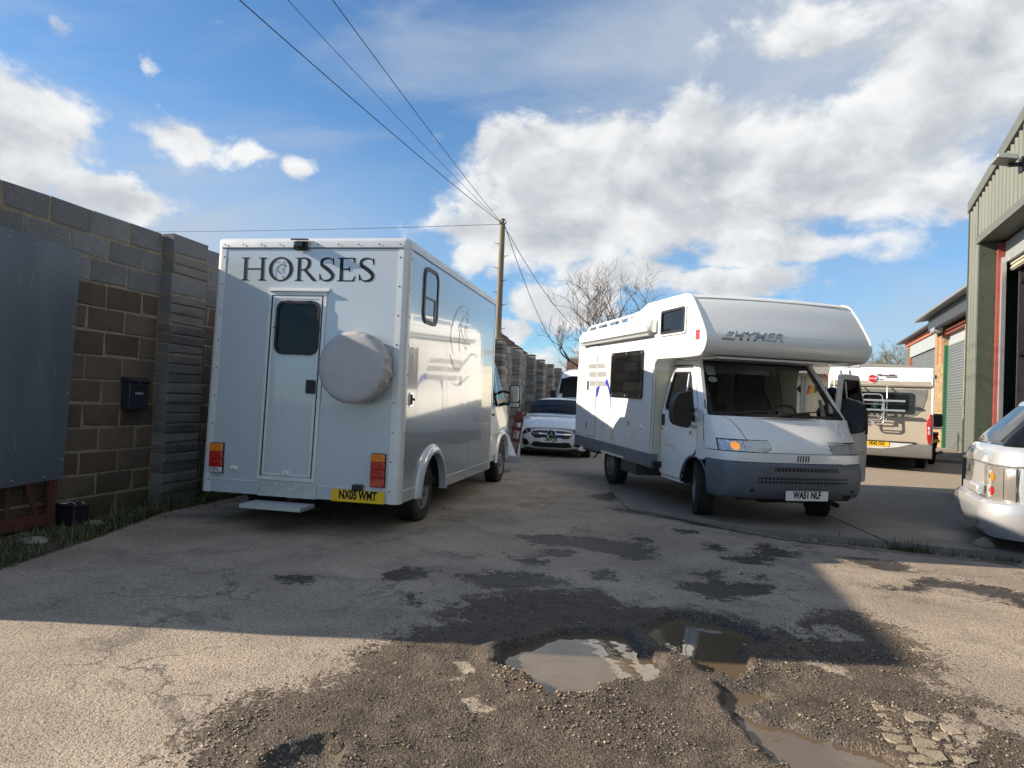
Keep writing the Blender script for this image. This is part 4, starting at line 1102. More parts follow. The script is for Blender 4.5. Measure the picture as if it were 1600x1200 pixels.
# groom door with its window
def ring(x0, x1, z0, z1, ra, wd, y0, y1, holes_r=None):
    o = [(u, y0, v) for u, v in rrect(x0, x1, z0, z1, ra)]
    h_ = [(u, y0, v) for u, v in rrect(x0 + wd, x1 - wd, z0 + wd, z1 - wd, holes_r or max(ra - wd, 0.004))]
    return MB().prism(o, (0, y1 - y0, 0), [h_])


def lean(x, y, z):
    """door and frame follow the lean of the left side"""
    return (x + 0.020 * (z - 1.3), y, z)


ring(-0.395, 0.20, 0.456, 2.246, 0.006, 0.032, 0.0, -0.014).mapv(lean).build('door_frame', M_trim, hb)
door = MB().box(-0.352, 0.155, -0.010, -0.001, 0.498, 2.205).mapv(lean).build('door', M_silver, hb, bevel=0.003)
ring(-0.348, 0.151, 0.502, 2.201, 0.004, 0.020, -0.010, -0.0135).mapv(lean).build('door_edging', M_trim, door)
MB().box(0.156, 0.167, -0.0125, -0.004, 0.49, 2.21).box(-0.362, -0.353, -0.0125, -0.004, 0.49, 2.21).mapv(lean).build('door_gap', M_black, door)
hg = MB()
for k in range(58): hg.lathe([(0.008, -0.011), (0.008, 0.011), (0.001, 0.011)], 8, Matrix.Translation((-0.372, -0.016, 0.52 + k * 0.029)) @ Matrix.Rotation(R(-90), 4, 'Y'))
hg.mapv(lean).build('piano_hinge', M_alu, door, smooth=40)
MB().box(-0.378, 0.238, -0.032, -0.001, 2.249, 2.262).box(-0.378, 0.238, -0.005, -0.001, 2.262, 2.285).build('drip_rail', M_trim, hb)
ring(-0.302, 0.147, 1.648, 2.160, 0.085, 0.026, -0.010, -0.030).mapv(lean).build('window_frame', M_black, door, bevel=0.004)
MB().prism([(u, -0.013, v) for u, v in rrect(-0.277, 0.122, 1.673, 2.135, 0.065)], (0, -0.004, 0)).mapv(lean).build('window_pane', M_pane, door)
mb = MB()
for u, v in [(-0.18, 2.156), (0.03, 2.156), (-.297, 1.9), (.143, 1.9), (-.2, 1.652), (.05, 1.652)]:
    mb.box(u - .02, u + .02, -0.034, -0.028, v - .006, v + .006)
mb.mapv(lean).build('frame_clips', M_black, door)
hd = MB().prism([(u, -0.010, v) for u, v in rrect(0.055, 0.148, 1.285, 1.415, 0.016)], (0, -0.020, 0)).build('door_handle', M_black, door, bevel=0.004)
MB().prism([(u, -0.030, v) for u, v in rrect(0.072, 0.130, 1.325, 1.395, 0.01)], (0, -0.006, 0)).lathe([(0.011, 0.03), (0.011, 0.037), (0.001, 0.037)], 10, Matrix.Translation((0.10, 0, 1.305)) @ Matrix.Rotation(R(-90), 4, 'Z')).build('latch', M_black, hd)


def hook(x, z, nm):
    return MB().box(x - 0.035, x + 0.035, -0.006, 0, z - 0.014, z + 0.014).box(x - 0.028, x - 0.012, -0.028, -0.006, z - 0.012, z + 0.02).box(x + 0.010, x + 0.026, -0.028, -0.006, z - 0.018, z + 0.012).box(x - .012, x + .010, -0.018, -0.006, z - 0.004, z + 0.008).build(nm, M_platew, hb, bevel=0.002)


hook(-0.655, 0.545, 'hook'); hook(-0.105, 0.535, 'door_retainer').location = (0, -0.010, 0)

# spare wheel under a crumpled cover
rr = random.Random(4); n = 120; cover_rows = []
prof = [(0.0, 0.0), (0.10, 0.002), (0.22, 0.0), (0.288, 0.002), (0.306, 0.008), (0.318, 0.026), (0.323, 0.05), (0.325, 0.09), (0.325, 0.14), (0.322, 0.19), (0.305, 0.235), (0.27, 0.25)]
wr = [rr.uniform(-1, 1) for _ in range(n)]
for i, (r_, d_) in enumerate(prof):
    row = []
    for k in range(n + 1):
        a = 2 * math.pi * (k % n) / n
        cr = 0.0
        if r_ > 0.27: cr = (0.004 * wr[k % n] + 0.007 * math.sin(a * 17 + d_ * 20) + 0.005 * math.sin(a * 41 + d_ * 40)) * min(1, d_ / 0.05)
        if 0.05 < r_ < 0.31: cr_y = 0.004 * noise.noise(Vector((math.cos(a) * r_ * 9, math.sin(a) * r_ * 9, 1)))
        else: cr_y = 0
        row.append((0.600 + (r_ + cr) * math.cos(a), -0.262 + d_ + cr_y, 1.538 + (r_ + cr) * math.sin(a)))
    cover_rows.append(row)
MB().grid(cover_rows).build('spare_wheel_cover', M_cover, hb, smooth=42, fix=True)
MB().tube([(0.600 + .3215 * math.cos(a), -0.222, 1.538 + .3215 * math.sin(a)) for a in np.linspace(0, 6.2832, 60, endpoint=False)], .006, 6, closed=True).build('cover_seam', M_cover, hb, smooth=60)
MB().lathe([(0.001, 0.0), (0.29, 0.0), (0.29, 0.2), (0.001, 0.2)], 32, Matrix.Translation((0.60, -0.012, 1.538)) @ Matrix.Rotation(R(-90), 4, 'Z')).build('spare_wheel', M_tyre, hb, smooth=40)

# tail lamps
for x0, x1, z0, z1, clear in ((-0.905, -0.775, 0.49, 0.772, True), (0.742, 0.872, 0.455, 0.757, False)):
    l = MB().box(x0 - 0.006, x1 + 0.006, -0.012, 0, z0 - 0.006, z1 + 0.006).build('tail_lamp', M_black, hb, bevel=0.004)
    H_ = z1 - z0
    if clear: seg = [(0, .20, M_clear), (.205, .46, M_red), (.465, .72, M_red), (.725, 1, M_amber)]
    else: seg = [(0, .28, M_red), (.285, .52, M_red), (.525, .76, M_red), (.765, 1, M_amber)]
    for a, b_, mm in seg:
        MB().box(x0, x1, -0.045, -0.012, z0 + a * H_ + .001, z0 + b_ * H_).build('lens', mm, l, bevel=0.006)
MB().box(0.575, 0.668, -0.06, -0.001, 0.412, 0.468).build('reversing_buzzer', M_black, hb, bevel=0.008)
plate(hb, 'NX05 WMT', 0.358, 0.878, 0.300, 0.412, -0.004, M_yellow)
# checker plate riser and step
ck = MB().box(-0.395, 0.203, -0.012, -0.001, 0.300, 0.436)


def chequers(mb, org, u, v, nu, nv, sp, nrm):
    org, u, v, nrm = Vector(org), Vector(u), Vector(v), Vector(nrm)
    for i in range(nu):
        for j in range(nv):
            c = org + u * sp * (i + .5) + v * sp * (j + .5)
            d = (u + v).normalized() if (i + j) % 2 else (u - v).normalized(); e = nrm.cross(d)
            a = [c + d * sp * .42, c + e * sp * .13, c - d * sp * .42, c - e * sp * .13]
            mb.add([p for p in a] + [c + nrm * 0.003], [(0, 1, 4), (1, 2, 4), (2, 3, 4), (3, 0, 4)])


chequers(ck, (-0.39, -0.0122, 0.303), (1, 0, 0), (0, 0, 1), 18, 4, 0.0325, (0, -1, 0))
ck.build('checker_riser', M_chequer, hb)
stp = MB().box(-0.40, 0.20, -0.30, -0.02, 0.222, 0.258)
chequers(stp, (-0.395, -0.297, 0.2582), (1, 0, 0), (0, 1, 0), 18, 8, 0.033, (0, 0, 1))
stp.build('entry_step', M_chequer, hb)
MB().box(-0.36, -0.32, -0.15, 0.3, 0.19, 0.221).box(0.12, 0.16, -0.15, 0.3, 0.19, 0.221).build('step_bracket', M_dark, hb)
# rear camera
cm = MB().prism([(-0.125, -0.013, 2.715), (-0.005, -0.013, 2.715), (-0.005, -0.013, 2.650), (-0.125, -0.013, 2.650)], (0, -0.035, 0)).build('rear_camera', M_black, hb, bevel=0.006)
MB().prism([(-0.135, -0.10, 2.735), (0.005, -0.10, 2.735), (0.005, -0.013, 2.752), (-0.135, -0.013, 2.752)], (0, 0, -0.014)).build('camera_hood', M_black, cm)
MB().box(-0.105, -0.025, -0.085, -0.048, 2.66, 2.715).build('lens_housing', M_blackg, cm, bevel=0.006)

# HORSES in serif capitals
LZ0, LZ1 = 2.352, 2.575
LH = LZ1 - LZ0
def letterfn(x0, w_): return lambda u, v: (x0 + u * w_, -0.0022, LZ0 + v * LH)


def serif(mb, fn, u, v, hw, up, th=0.035, k=0.07):
    """flat slab serif with bracketed join"""
    d = 1 if up else -1
    mb.add([fn(u - hw, v), fn(u + hw, v), fn(u + hw, v + d * th * .8), fn(u + hw * .45, v + d * (th + k * .35)), fn(u - hw * .45, v + d * (th + k * .35)), fn(u - hw, v + d * th * .8)], [(0, 1, 2, 3, 4, 5)] if up else [(5, 4, 3, 2, 1, 0)])


def poly(mb, fn, pts): mb.add([fn(*p) for p in pts], [tuple(range(len(pts)))])


def spine(mb, fn, pts, ws, k=8):
    p = cat_rom(pts, k); w_ = [float(np.interp(i / (len(p) - 1) * (len(ws) - 1), range(len(ws)), ws)) for i in range(len(p))]
    mb.ribbon(p, w_, fn)


def letter(ch, x0, x1):
    w_ = x1 - x0; mb = MB()
    # unit space is scaled so that one unit in u equals one in v
    asp = w_ / LH; fn = lambda u, v: (x0 + u * LH, -0.0022, LZ0 + v * LH)
    if ch == 'H':
        for c in (0.19, asp - 0.19):
            poly(mb, fn, [(c - .075, .02), (c + .075, .02), (c + .075, .98), (c - .075, .98)]); serif(mb, fn, c, 0, .19, True); serif(mb, fn, c, 1, .19, False)
        poly(mb, fn, [(.26, .475), (asp - .26, .475), (asp - .26, .535), (.26, .535)])
    elif ch == 'O':
        c = asp / 2; n_ = 48; o_ = [(c + asp / 2 * math.cos(2 * math.pi * k / n_), .5 + .525 * math.sin(2 * math.pi * k / n_)) for k in range(n_)]
        i_ = [(c + (asp / 2 - .165) * math.cos(2 * math.pi * k / n_), .5 + .46 * math.sin(2 * math.pi * k / n_)) for k in range(n_)]
        vs = [fn(*p) for p in o_] + [fn(*p) for p in i_]
        mb.add(vs, [(k, (k + 1) % n_, n_ + (k + 1) % n_, n_ + k) for k in range(n_)])
    elif ch == 'R':
        poly(mb, fn, [(.115, .02), (.265, .02), (.265, .98), (.115, .98)]); serif(mb, fn, .19, 0, .19, True)
        poly(mb, fn, [(0, .962), (.3, .962), (.3, 1), (0, 1)])
        spine(mb, fn, [(.26, .977), (.45, .975), (.62, .88), (.645, .74), (.58, .58), (.44, .49), (.26, .475)], [.045, .07, .14, .155, .13, .06, .045])
        poly(mb, fn, [(.36, .49), (.52, .50), (asp - .03, .035), (asp, 0), (asp - .19, 0)])
    elif ch == 'S':
        spine(mb, fn, [(asp - .075, .80), (asp - .13, .92), (.36, .975), (.14, .885), (.12, .70), (.33, .55), (asp - .22, .42), (asp - .085, .25), (asp - .17, .08), (.30, .02), (.13, .10), (.065, .24)],
              [.02, .045, .07, .12, .15, .165, .165, .15, .12, .07, .045, .02])
        poly(mb, fn, [(asp - .09, .70), (asp - .04, .70), (asp - .055, 1.0), (asp - .12, .93)]); poly(mb, fn, [(.02, .30), (.075, .30), (.11, .10), (.045, 0.0)])
    elif ch == 'E':
        poly(mb, fn, [(.115, .02), (.265, .02), (.265, .98), (.115, .98)])
        poly(mb, fn, [(0, 0), (asp - .07, 0), (asp, .235), (asp - .045, .235), (asp - .15, .05), (.10, .05), (0, .03)])
        poly(mb, fn, [(0, 1), (0, .97), (.10, .95), (asp - .17, .95), (asp - .08, .79), (asp - .035, .79), (asp - .05, 1)])
        poly(mb, fn, [(.24, .485), (.50, .485), (.535, .40), (.575, .40), (.575, .63), (.535, .63), (.50, .54), (.24, .54)])
    return mb


for ch, a, b_ in (('H', -0.690, -0.425), ('O', -0.402, -0.150), ('R', -0.128, 0.100), ('S', 0.118, 0.278), ('E', 0.303, 0.490), ('S', 0.515, 0.678)):
    letter(ch, a, b_).build('letter', M_letter, hb, fix=False)
# line-drawn horse head inside the O
def hh(mb, fn, sc=1.0):
    def L(pts, w0, w1=None): spine(mb, fn, pts, [w0 * .5, w0, w0, (w1 or w0) * .3], 5)
    L([(-.22, .28), (-.10, .29), (0.02, .275)], .016)
    L([(.10, .27), (.16, .30), (.21, .37)], .022); L([(.22, .25), (.255, .27), (.27, .32)], .018); L([(.1, .25), (.14, .28), (.17, .27)], .016)
    L([(-.26, -.06), (-.22, .03), (-.12, .10), (-.04, .17), (.05, .205), (.14, .19), (.20, .17)], .028)
    L([(.17, .19), (.22, .19), (.215, .13), (.18, .12)], .045)
    L([(-.17, -.22), (-.20, -.10), (-.15, -.03), (-.10, -.02)], .024); L([(-.20, -.12), (-.19, -.28), (-.14, -.42)], .022)
    L([(-.08, .12), (-.115, .04), (-.10, -.05), (-.03, -.12), (.03, -.14), (.06, -.18), (.10, -.25)], .026)
    L([(.085, .10), (.09, .02), (.08, -.04), (.12, -.10)], .016); L([(.09, -.02), (.11, -.08), (.15, -.14)], .016)
    L([(.20, .13), (.195, .02), (.21, -.10), (.225, -.22)], .015)
    L([(.10, -.29), (.14, -.31), (.13, -.35)], .018); L([(.15, -.27), (.16, -.33), (.19, -.34)], .016); L([(.19, -.30), (.23, -.29), (.25, -.31)], .024)
    mb.ribbon([(.12, .03), (.15, .035), (.17, .02)], [.03, .045, .01], fn)
    return mb


hh(MB(), lambda u, v: (-0.281 + u * LH * 1.0, -0.0022, (LZ0 + LZ1) / 2 - 0.004 + v * LH * 1.05)).build('horse_emblem', M_letter, hb)

# right side: window, decal, latch, wheel arch lip
XS = W2 + 0.001


def rlean(u, v): return v
fo = [(XS, u, v) for u, v in rrect(0.455, 0.930, 2.035, 2.600, 0.11)]; fi = [(XS, u, v) for u, v in rrect(0.492, 0.893, 2.072, 2.563, 0.08)]
wf = MB().prism(fo, (0.014, 0, 0), [fi]).build('side_window', mat('dark_window_rubber', (0.05, 0.048, 0.047), 0.5), hb, bevel=0.004)
M_mirrorpane = mat('reflecting_window_pane', (0.02, 0.022, 0.026), 0.04, var=0.1, rvar=0.01, spec=1.0, ior=1.9, coat=1.0)
MB().prism([(XS + 0.002, u, v) for u, v in rrect(0.485, 0.90, 2.300, 2.57, 0.03)], (0.004, 0, 0)).build('pane', M_mirrorpane, wf)
MB().prism([(XS + 0.001, u, v) for u, v in rrect(0.485, 0.90, 2.065, 2.285, 0.03)], (0.004, 0, 0)).build('pane', M_mirrorpane, wf)
MB().box(XS + .002, XS + 0.012, 0.49, 0.895, 2.284, 2.300).box(XS + .002, XS + 0.010, 0.80, 0.893, 2.075, 2.284).build('glazing_bar', M_black, wf)
lt = MB().prism([(XS, u, v) for u, v in rrect(0.185, 0.275, 1.205, 1.335, 0.012)], (0.008, 0, 0)).build('side_latch', M_chrome, hb, bevel=0.002)
MB().box(XS + .008, XS + 0.02, 0.20, 0.225, 1.22, 1.32).box(XS + .008, XS + 0.03, 0.235, 0.262, 1.26, 1.285).build('catch', M_black, lt)
MB().box(XS, XS + 0.002, 2.72, 2.90, 1.02, 1.12).build('side_sticker', M_sidegrey, hb)
mb = MB(); fs = lambda u, v: (XS + 0.0012, u, v)
spine(mb, fs, [(2.05, 2.42), (1.75, 2.34), (1.52, 2.12), (1.50, 1.95), (1.62, 1.80)], [.01, .03, .035, .03, .01], 8)
hh(mb, lambda u, v: (XS + 0.0012, 2.02 + u * 0.85, 2.14 + v * 0.72))
mb.build('horse_decal', M_sidegrey, hb)
mb = MB(); spine(mb, fs, [(1.48, 1.80), (1.62, 1.69), (1.88, 1.66), (2.20, 1.76), (2.50, 1.87), (2.78, 1.84)], [.01, .045, .06, .045, .03, .006], 8)
mb.build('swoosh_decal', M_sidegrey, hb)
mb = MB(); spine(mb, fs, [(1.62, 1.47), (1.9, 1.46), (2.15, 1.52), (2.45, 1.60)], [.01, .035, .04, .006], 8)
mb.build('swoosh_decal', M_sideblue, hb)
lip_o = [(AY - (AR + .085) * math.cos(R(a)), AZ + (AR + .085) * math.sin(R(a))) for a in range(0, 181, 6)]
lip_i = [(AY - (AR - .008) * math.cos(R(a)), AZ + (AR - .008) * math.sin(R(a))) for a in range(0, 181, 6)]
rows = [[(XS - .001, u, v) for u, v in lip_o], [(XS + 0.028, AY + (u - AY) * .965, AZ + (v - AZ) * .965) for u, v in lip_o], [(XS + 0.048, AY + (u - AY) * .90, AZ + (v - AZ) * .90) for u, v in lip_o], [(XS + 0.048, u, v) for u, v in lip_i], [(XS - 0.03, u, v) for u, v in lip_i]]
MB().grid(rows).build('wheel_arch', M_silver, hb, smooth=35, fix=True)
mb = MB()
for a in (2, 45, 90, 135, 178): mb.lathe([(0.012, 0.035), (0.01, 0.044), (0.001, 0.046)], 8, Matrix.Translation((W2, AY - 0.475 * math.cos(R(a)), AZ + 0.475 * math.sin(R(a)))))
mb.build('arch_bolts', M_chrome, hb, smooth=40)
for sx in (1, -1):
    wheel(hb, sx * 0.825, AY, 0.335, 0.335, 0.215, sx)
    wheel(hb, sx * 0.845, 4.86, 0.335, 0.335, 0.215, sx)
# cab
cabp = [(3.79, 0.36), (4.36, 0.36)] + [(4.86 - 0.42 * math.cos(R(a)), 0.34 + 0.42 * math.sin(R(a))) for a in range(8, 173, 12)] + [(5.36, 0.36), (5.66, 0.40), (5.74, 0.62), (5.72, 0.90), (5.60, 1.04), (5.15, 1.22), (4.62, 1.84), (4.42, 1.99), (4.20, 2.04), (3.79, 2.05)]


def cabx(x, y, z):
    k = 1 - max(0, z - 1.15) * 0.16 - max(0, 0.6 - z) * .04
    f = 1 - max(0, y - 5.35) * 0.25
    return (x * k * f, y, z)


M_cabw = mat('white_cab_paint', (0.72, 0.755, 0.775), 0.3, coat=1.0, var=0.03, dirt=0.12, dirt_col=(0.42, 0.42, 0.40), rvar=0.04)
mb = MB().prism([(-0.955, u, v) for u, v in cabp], (1.91, 0, 0)).mapv(cabx)
cab = mb.build('cab', M_cabw, hb, bevel=0.03, seg=3)
win = [(3.92, 1.20), (4.98, 1.20), (5.06, 1.24), (4.60, 1.80), (4.45, 1.88), (3.92, 1.90)]
for sx in (1, -1):
    dr = [(3.86, 0.46), (4.40, 0.46), (4.46, 0.70), (4.70, 0.86), (5.10, 0.88), (5.14, 1.18), (4.62, 1.82), (4.44, 1.93), (3.86, 1.96)]
    d_ = MB().prism([(0.956, u, v) for u, v in dr], (0.006, 0, 0)).mapv(cabx)
    if sx < 0: d_.mapv(lambda x, y, z: (-x, y, z))
    d_ = d_.build('cab_door', M_cabw, cab, fix=True, bevel=0.003)
    g = MB().prism([(0.963, u, v) for u, v in win], (0.004, 0, 0)).mapv(cabx)
    if sx < 0: g.mapv(lambda x, y, z: (-x, y, z))
    g.build('window', M_pane, d_, fix=True)
    g = MB().box(0.963, 0.968, 4.44, 4.475, 1.2, 1.86).box(0.963, 0.98, 4.0, 4.95, 0.78, 0.80).mapv(cabx)
    if sx < 0: g.mapv(lambda x, y, z: (-x, y, z))
    g.build('window_bar', M_cabw, d_, fix=True)
    g = MB().box(0.956, 0.985, 3.95, 4.12, 1.06, 1.10).mapv(cabx)
    if sx < 0: g.mapv(lambda x, y, z: (-x, y, z))
    g.build('handle', M_black, d_, fix=True)
    g = MB().grid([[(sx * (0.955 + e), 4.86 - rr_ * math.cos(R(a)), 0.34 + rr_ * math.sin(R(a))) for a in range(0, 181, 9)] for rr_, e in ((0.50, 0.0), (0.47, .025), (0.425, .03), (0.415, -.02))])
    g.build('arch_lip', M_cabw, cab, smooth=40, fix=True)
    # door mirror
    mr = MB().tube([(sx * 0.93, 4.93, 1.45), (sx * 1.06, 4.84, 1.42)], 0.022, 6).tube([(sx * 0.93, 4.93, 1.25), (sx * 1.06, 4.84, 1.24)], 0.022, 6).build('mirror', M_black, cab)
    MB().prism([(u, 4.80, v) for u, v in rrect(min(sx * 1.05, sx * 1.23), max(sx * 1.05, sx * 1.23), 1.19, 1.555, 0.045)], (0, 0.10, 0)).build('mirror_housing', M_black, mr, bevel=0.02, fix=True)
    MB().prism([(u, 4.797, v) for u, v in rrect(min(sx * 1.068, sx * 1.214), max(sx * 1.068, sx * 1.214), 1.285, 1.537, 0.035)], (0, 0.002, 0)).prism([(u, 4.797, v) for u, v in rrect(min(sx * 1.068, sx * 1.214), max(sx * 1.068, sx * 1.214), 1.205, 1.27, 0.02)], (0, 0.002, 0)).build('mirror_glass', M_chrome, mr, fix=True)
ws_ = [(5.13, 1.24), (4.62, 1.845)]
MB().grid([[(x * (1 - max(0, v - 1.15) * .16), u + 0.006, v + 0.006) for x in np.linspace(-.88, .88, 7)] for u, v in ws_]).build('windscreen', M_pane, cab, fix=True)
MB().box(-.7, .7, 5.70, 5.745, 0.5, 0.72).build('grille', M_black, cab)
for sx in (-1, 1): MB().box(min(sx * .55, sx * .84), max(sx * .55, sx * .84), 5.62, 5.722, 0.78, 0.98).build('headlight', M_clear, cab, bevel=.02)
# air deflector above the cab
rows = []
for k in range(9):
    a = R(90 * k / 8); rows.append([(x * (0.93 - 0.02 * k / 8), 3.775 + 0.36 * math.cos(a) * (1 - 0.15 * abs(x) ** 6), 2.06 + 0.62 * math.sin(a)) for x in np.linspace(-1, 1, 15)])
db = MB().grid(rows)
db.prism([(0.93 * 1.0, 3.775 + 0.36 * .85 * math.cos(R(90 * k / 8)), 2.06 + 0.62 * math.sin(R(90 * k / 8))) for k in range(9)] + [(0.93, 3.775, 2.06)], (-0.01, 0, 0))
db.build('air_deflector', M_cabw, hb, smooth=40, fix=True)

# ------------------------------------------------------------------ the coachbuilt motorhome (nose towards us)
mh = thing('motorhome', 'white coachbuilt motorhome with an overcab bed and its far cab door open', 'motorhome', (3.183, 8.808, 0), (0.02, 0, 0.2))
HW = 1.09
prof = [(4.50, .46), (4.545, .60), (4.55, 1.40), (4.50, 2.30), (4.46, 2.45), (4.36, 2.51), (2.10, 2.52), (1.92, 2.545), (1.34, 2.695), (1.2, 2.712), (0.16, 2.712), (0.02, 2.70), (-0.10, 2.65), (-0.30, 2.44), (-0.47, 2.22), (-0.505, 2.14), (-0.50, 2.07), (-0.44, 1.99), (-0.34, 1.955), (0.0, 1.94), (0.80, 1.94), (0.89, 1.925), (0.955, 1.87), (0.975, 1.79), (0.975, .50), (0.975, .46)]
# side walls with window openings
wl = rrect(1.345, 2.665, 1.385, 2.065, 0.05)          # awning side dinette window
ow = rrect(0.03, 0.76, 2.235, 2.575, 0.04)            # overcab window
rw = rrect(1.75, 2.75, 1.40, 2.02, 0.05)


def mhside(sx, holes):
    pts = [(sx * HW, u, v) for u, v in prof]
    return MB().prism(pts, (-sx * 0.035, 0, 0), [[(sx * HW, u, v) for u, v in h] for h in holes])


mhside(-1, [wl, ow]).build('side_wall', M_white, mh)
mhside(1, [rw, ow]).build('side_wall', M_white, mh)
# skin wrapped over roof, nose, underside and rear; edges rolled
def skin_rows(pl, inset=0.02):
    rows = []
    for x, k in ((-HW, 1), (-HW + 0.006, 0.5), (-HW + .022, 0), (-.5, 0), (0, 0), (.5, 0), (HW - .022, 0), (HW - 0.006, .5), (HW, 1)):
        row = []
        for i, (u, v) in enumerate(pl):
            a = pl[max(0, i - 1)]; b_ = pl[min(len(pl) - 1, i + 1)]
            d = Vector((b_[0] - a[0], b_[1] - a[1])).normalized(); nn = Vector((-d.y, d.x)) * -1
            bow = 0.03 * (1 - (x / HW) ** 2) if u < 0.1 and v > 1.97 else 0.0
            row.append((x, u - nn[0] * 0.022 * k * -1 * -1 - bow, v - nn[1] * 0.022 * k))
        rows.append(row)
    return rows


def smooth_prof(pl):
    return cat_rom(pl, 3)


MB().grid([[(x, u - (0.03 * (1 - (x / HW) ** 2) if (u < 0.05 and v > 2.0) else 0), v + (0.02 * (1 - (x / HW) ** 2) if v > 2.45 else 0)) for u, v in cat_rom(prof[0:24], 3)] for x in (-HW + .001, -HW + .02, -.8, -.4, 0, .4, .8, HW - .02, HW - .001)]).build('roof_and_nose', M_white, mh, smooth=38, fix=True)
MB().prism([(x, 0.975, v) for x, v in [(-HW + .02, .46), (-.93, .46), (-.92, 1.15), (-.76, 1.86), (.76, 1.86), (.92, 1.15), (.93, .46), (HW - .02, .46), (HW - .02, 1.93), (-HW + .02, 1.93)]], (0, 0.03, 0)).build('cab_recess', M_cream, mh)
# edge mouldings along the overcab profile
for sx in (-1, 1):
    pl = cat_rom(prof[5:24], 3)
    MB().tube([(sx * (HW - .004), u, v) for u, v in pl], 0.013, 6).build('edge_moulding', M_white, mh, smooth=50)
    MB().tube([(sx * (HW + .002), u, v) for u, v in cat_rom([(0.80, 1.95), (0.89, 1.935), (0.962, 1.875), (0.983, 1.79), (0.983, 1.2), (0.983, .48)], 4)], 0.009, 6).build('seal_strip', M_cool, mh, smooth=50)
MB().box(-HW + .03, HW - .03, 0.9, 4.48, 0.47, 0.54).build('floor', M_dark, mh)
# grey skirt: panels with joints
for sx in (-1, 1):
    for (a, b_, z0, z1) in ((1.03, 1.95, .455, .640), (1.955, 2.32, .50, .640), (2.325, 3.05, .50, .640), (3.055, 4.50, .455, .640)):
        MB().prism([(sx * (HW + .001), u, v) for u, v in ((a, z0), (b_, z0), (b_, z1 - 0.004 * 0), (a, z1))], (sx * 0.016, 0, 0)).build('skirt_panel', M_skirt, mh, bevel=0.006, fix=True)
    MB().prism([(sx * (HW + .001), u, v) for u, v in ((0.95, .455), (1.025, .455), (1.025, .64), (0.95, .64))], (sx * 0.016, 0, 0)).build('skirt_panel', M_skirt, mh, bevel=0.006, fix=True)
    MB().box(min(sx * .99, sx * 1.105), max(sx * .99, sx * 1.105), 0.952, 0.968, .455, .64).build('skirt_end', M_skirt, mh)
MB().box(-HW, HW, 4.50, 4.60, .44, .66).build('rear_bumper', M_skirt, mh, bevel=.03)
# habitation door, seams, decals on the near side
XL = -HW - 0.001
dro = rrect(3.40, 3.885, 0.672, 2.258, 0.06); dri = rrect(3.412, 3.873, 0.684, 2.246, 0.05)
hd = MB().prism([(XL, u, v) for u, v in dri], (-0.012, 0, 0)).build('habitation_door', M_white, mh, bevel=0.004, fix=True)
MB().prism([(XL, u, v) for u, v in dro], (-0.004, 0, 0), [[(XL, u, v) for u, v in dri]]).build('door_seal', M_cool, hd, fix=True)
MB().prism([(XL - .012, u, v) for u, v in rrect(3.80, 3.862, 1.47, 1.63, .012)], (-0.014, 0, 0)).build('door_handle', M_black, hd, fix=True)
MB().box(XL - .014, XL - .002, 3.83, 3.875, .80, .91).build('door_badge', mat('navy_badge', (.02, .03, .12)), hd)
mb = MB().box(XL - 0.003, XL + .001, 0.985, 3.39, 2.118, 2.124).box(XL - 0.003, XL + .001, 3.90, 4.53, 2.055, 2.061).box(XL - .003, XL + .001, 0.0, 0.985, 2.12, 2.126)
mb.build('panel_seam', M_cool, mh)
for i, (u0, u1, z0, z1) in enumerate([(3.86, 3.02, 1.845, 1.925), (3.80, 2.93, 1.700, 1.785), (3.74, 2.83, 1.545, 1.632)]):
    for (a, b_) in ((u0 - .01, 3.43), (3.37, u1)):
        x_ = XL - (0.0145 if a > 3.4 else 0.002)
        cut = 0.045 if b_ == u1 else 0
        MB().add([(x_, a, z0), (x_, b_ - 0.03 * (b_ == u1), z0), (x_, b_ + cut, z1), (x_, a + .04 * (a > 3.4), z1)], [(0, 1, 2, 3)]).build('stripe_decal', M_greyletter, mh)
fl = lambda u, v: (XL - .0022, u, v)
mb = MB(); spine(mb, fl, [(2.94, 1.62), (2.86, 1.60), (2.76, 1.50), (2.69, 1.36), (2.665, 1.22), (2.66, 1.12)], [.10, .085, .06, .035, .025, .008], 8)
mb.build('blue_curve', M_bluevinyl, mh, fix=True)
MB().add([(XL - .0022, 3.36, 1.54), (XL - .0022, 3.22, 1.54), (XL - .0022, 3.34, 1.36), (XL - .0022, 3.47, 1.36)], [(0, 1, 2, 3)]).build('blue_curve', M_bluevinyl, mh)
mb = MB(); spine(mb, fl, [(2.74, 1.80), (2.72, 1.72), (2.735, 1.69)], [.01, .03, .01]); spine(mb, fl, [(2.52, 1.24), (2.50, 1.10), (2.485, .96)], [.01, .022, .006])
mb.build('gold_dash', M_goldvinyl, mh, fix=True)
MB().box(XL - .003, XL + .001, 2.64, 2.67, .99, 1.03).build('red_dash', M_red, mh)
# dinette window: acrylic pane with dark border
def hatch(u0, u1, z0, z1, sx, border, rad, nm='window', frame=None):
    x_ = sx * (HW + .001)
    o = [(x_, u, v) for u, v in rrect(u0, u1, z0, z1, rad)]; i_ = [(x_, u, v) for u, v in rrect(u0 + border, u1 - border, z0 + border, z1 - border, .03)]
    f = MB().prism(o, (sx * 0.02, 0, 0), [i_]).build(nm, frame or M_blackg, mh, bevel=.004, fix=True)
    MB().prism([(sx * (HW + .012), u, v) for u, v in rrect(u0 + border - .004, u1 - border + .004, z0 + border - .004, z1 - border + .004, .03)], (sx * 0.004, 0, 0)).build('pane', M_sideglass if nm != 'overcab_window' else M_pane, f, fix=True)
    return f


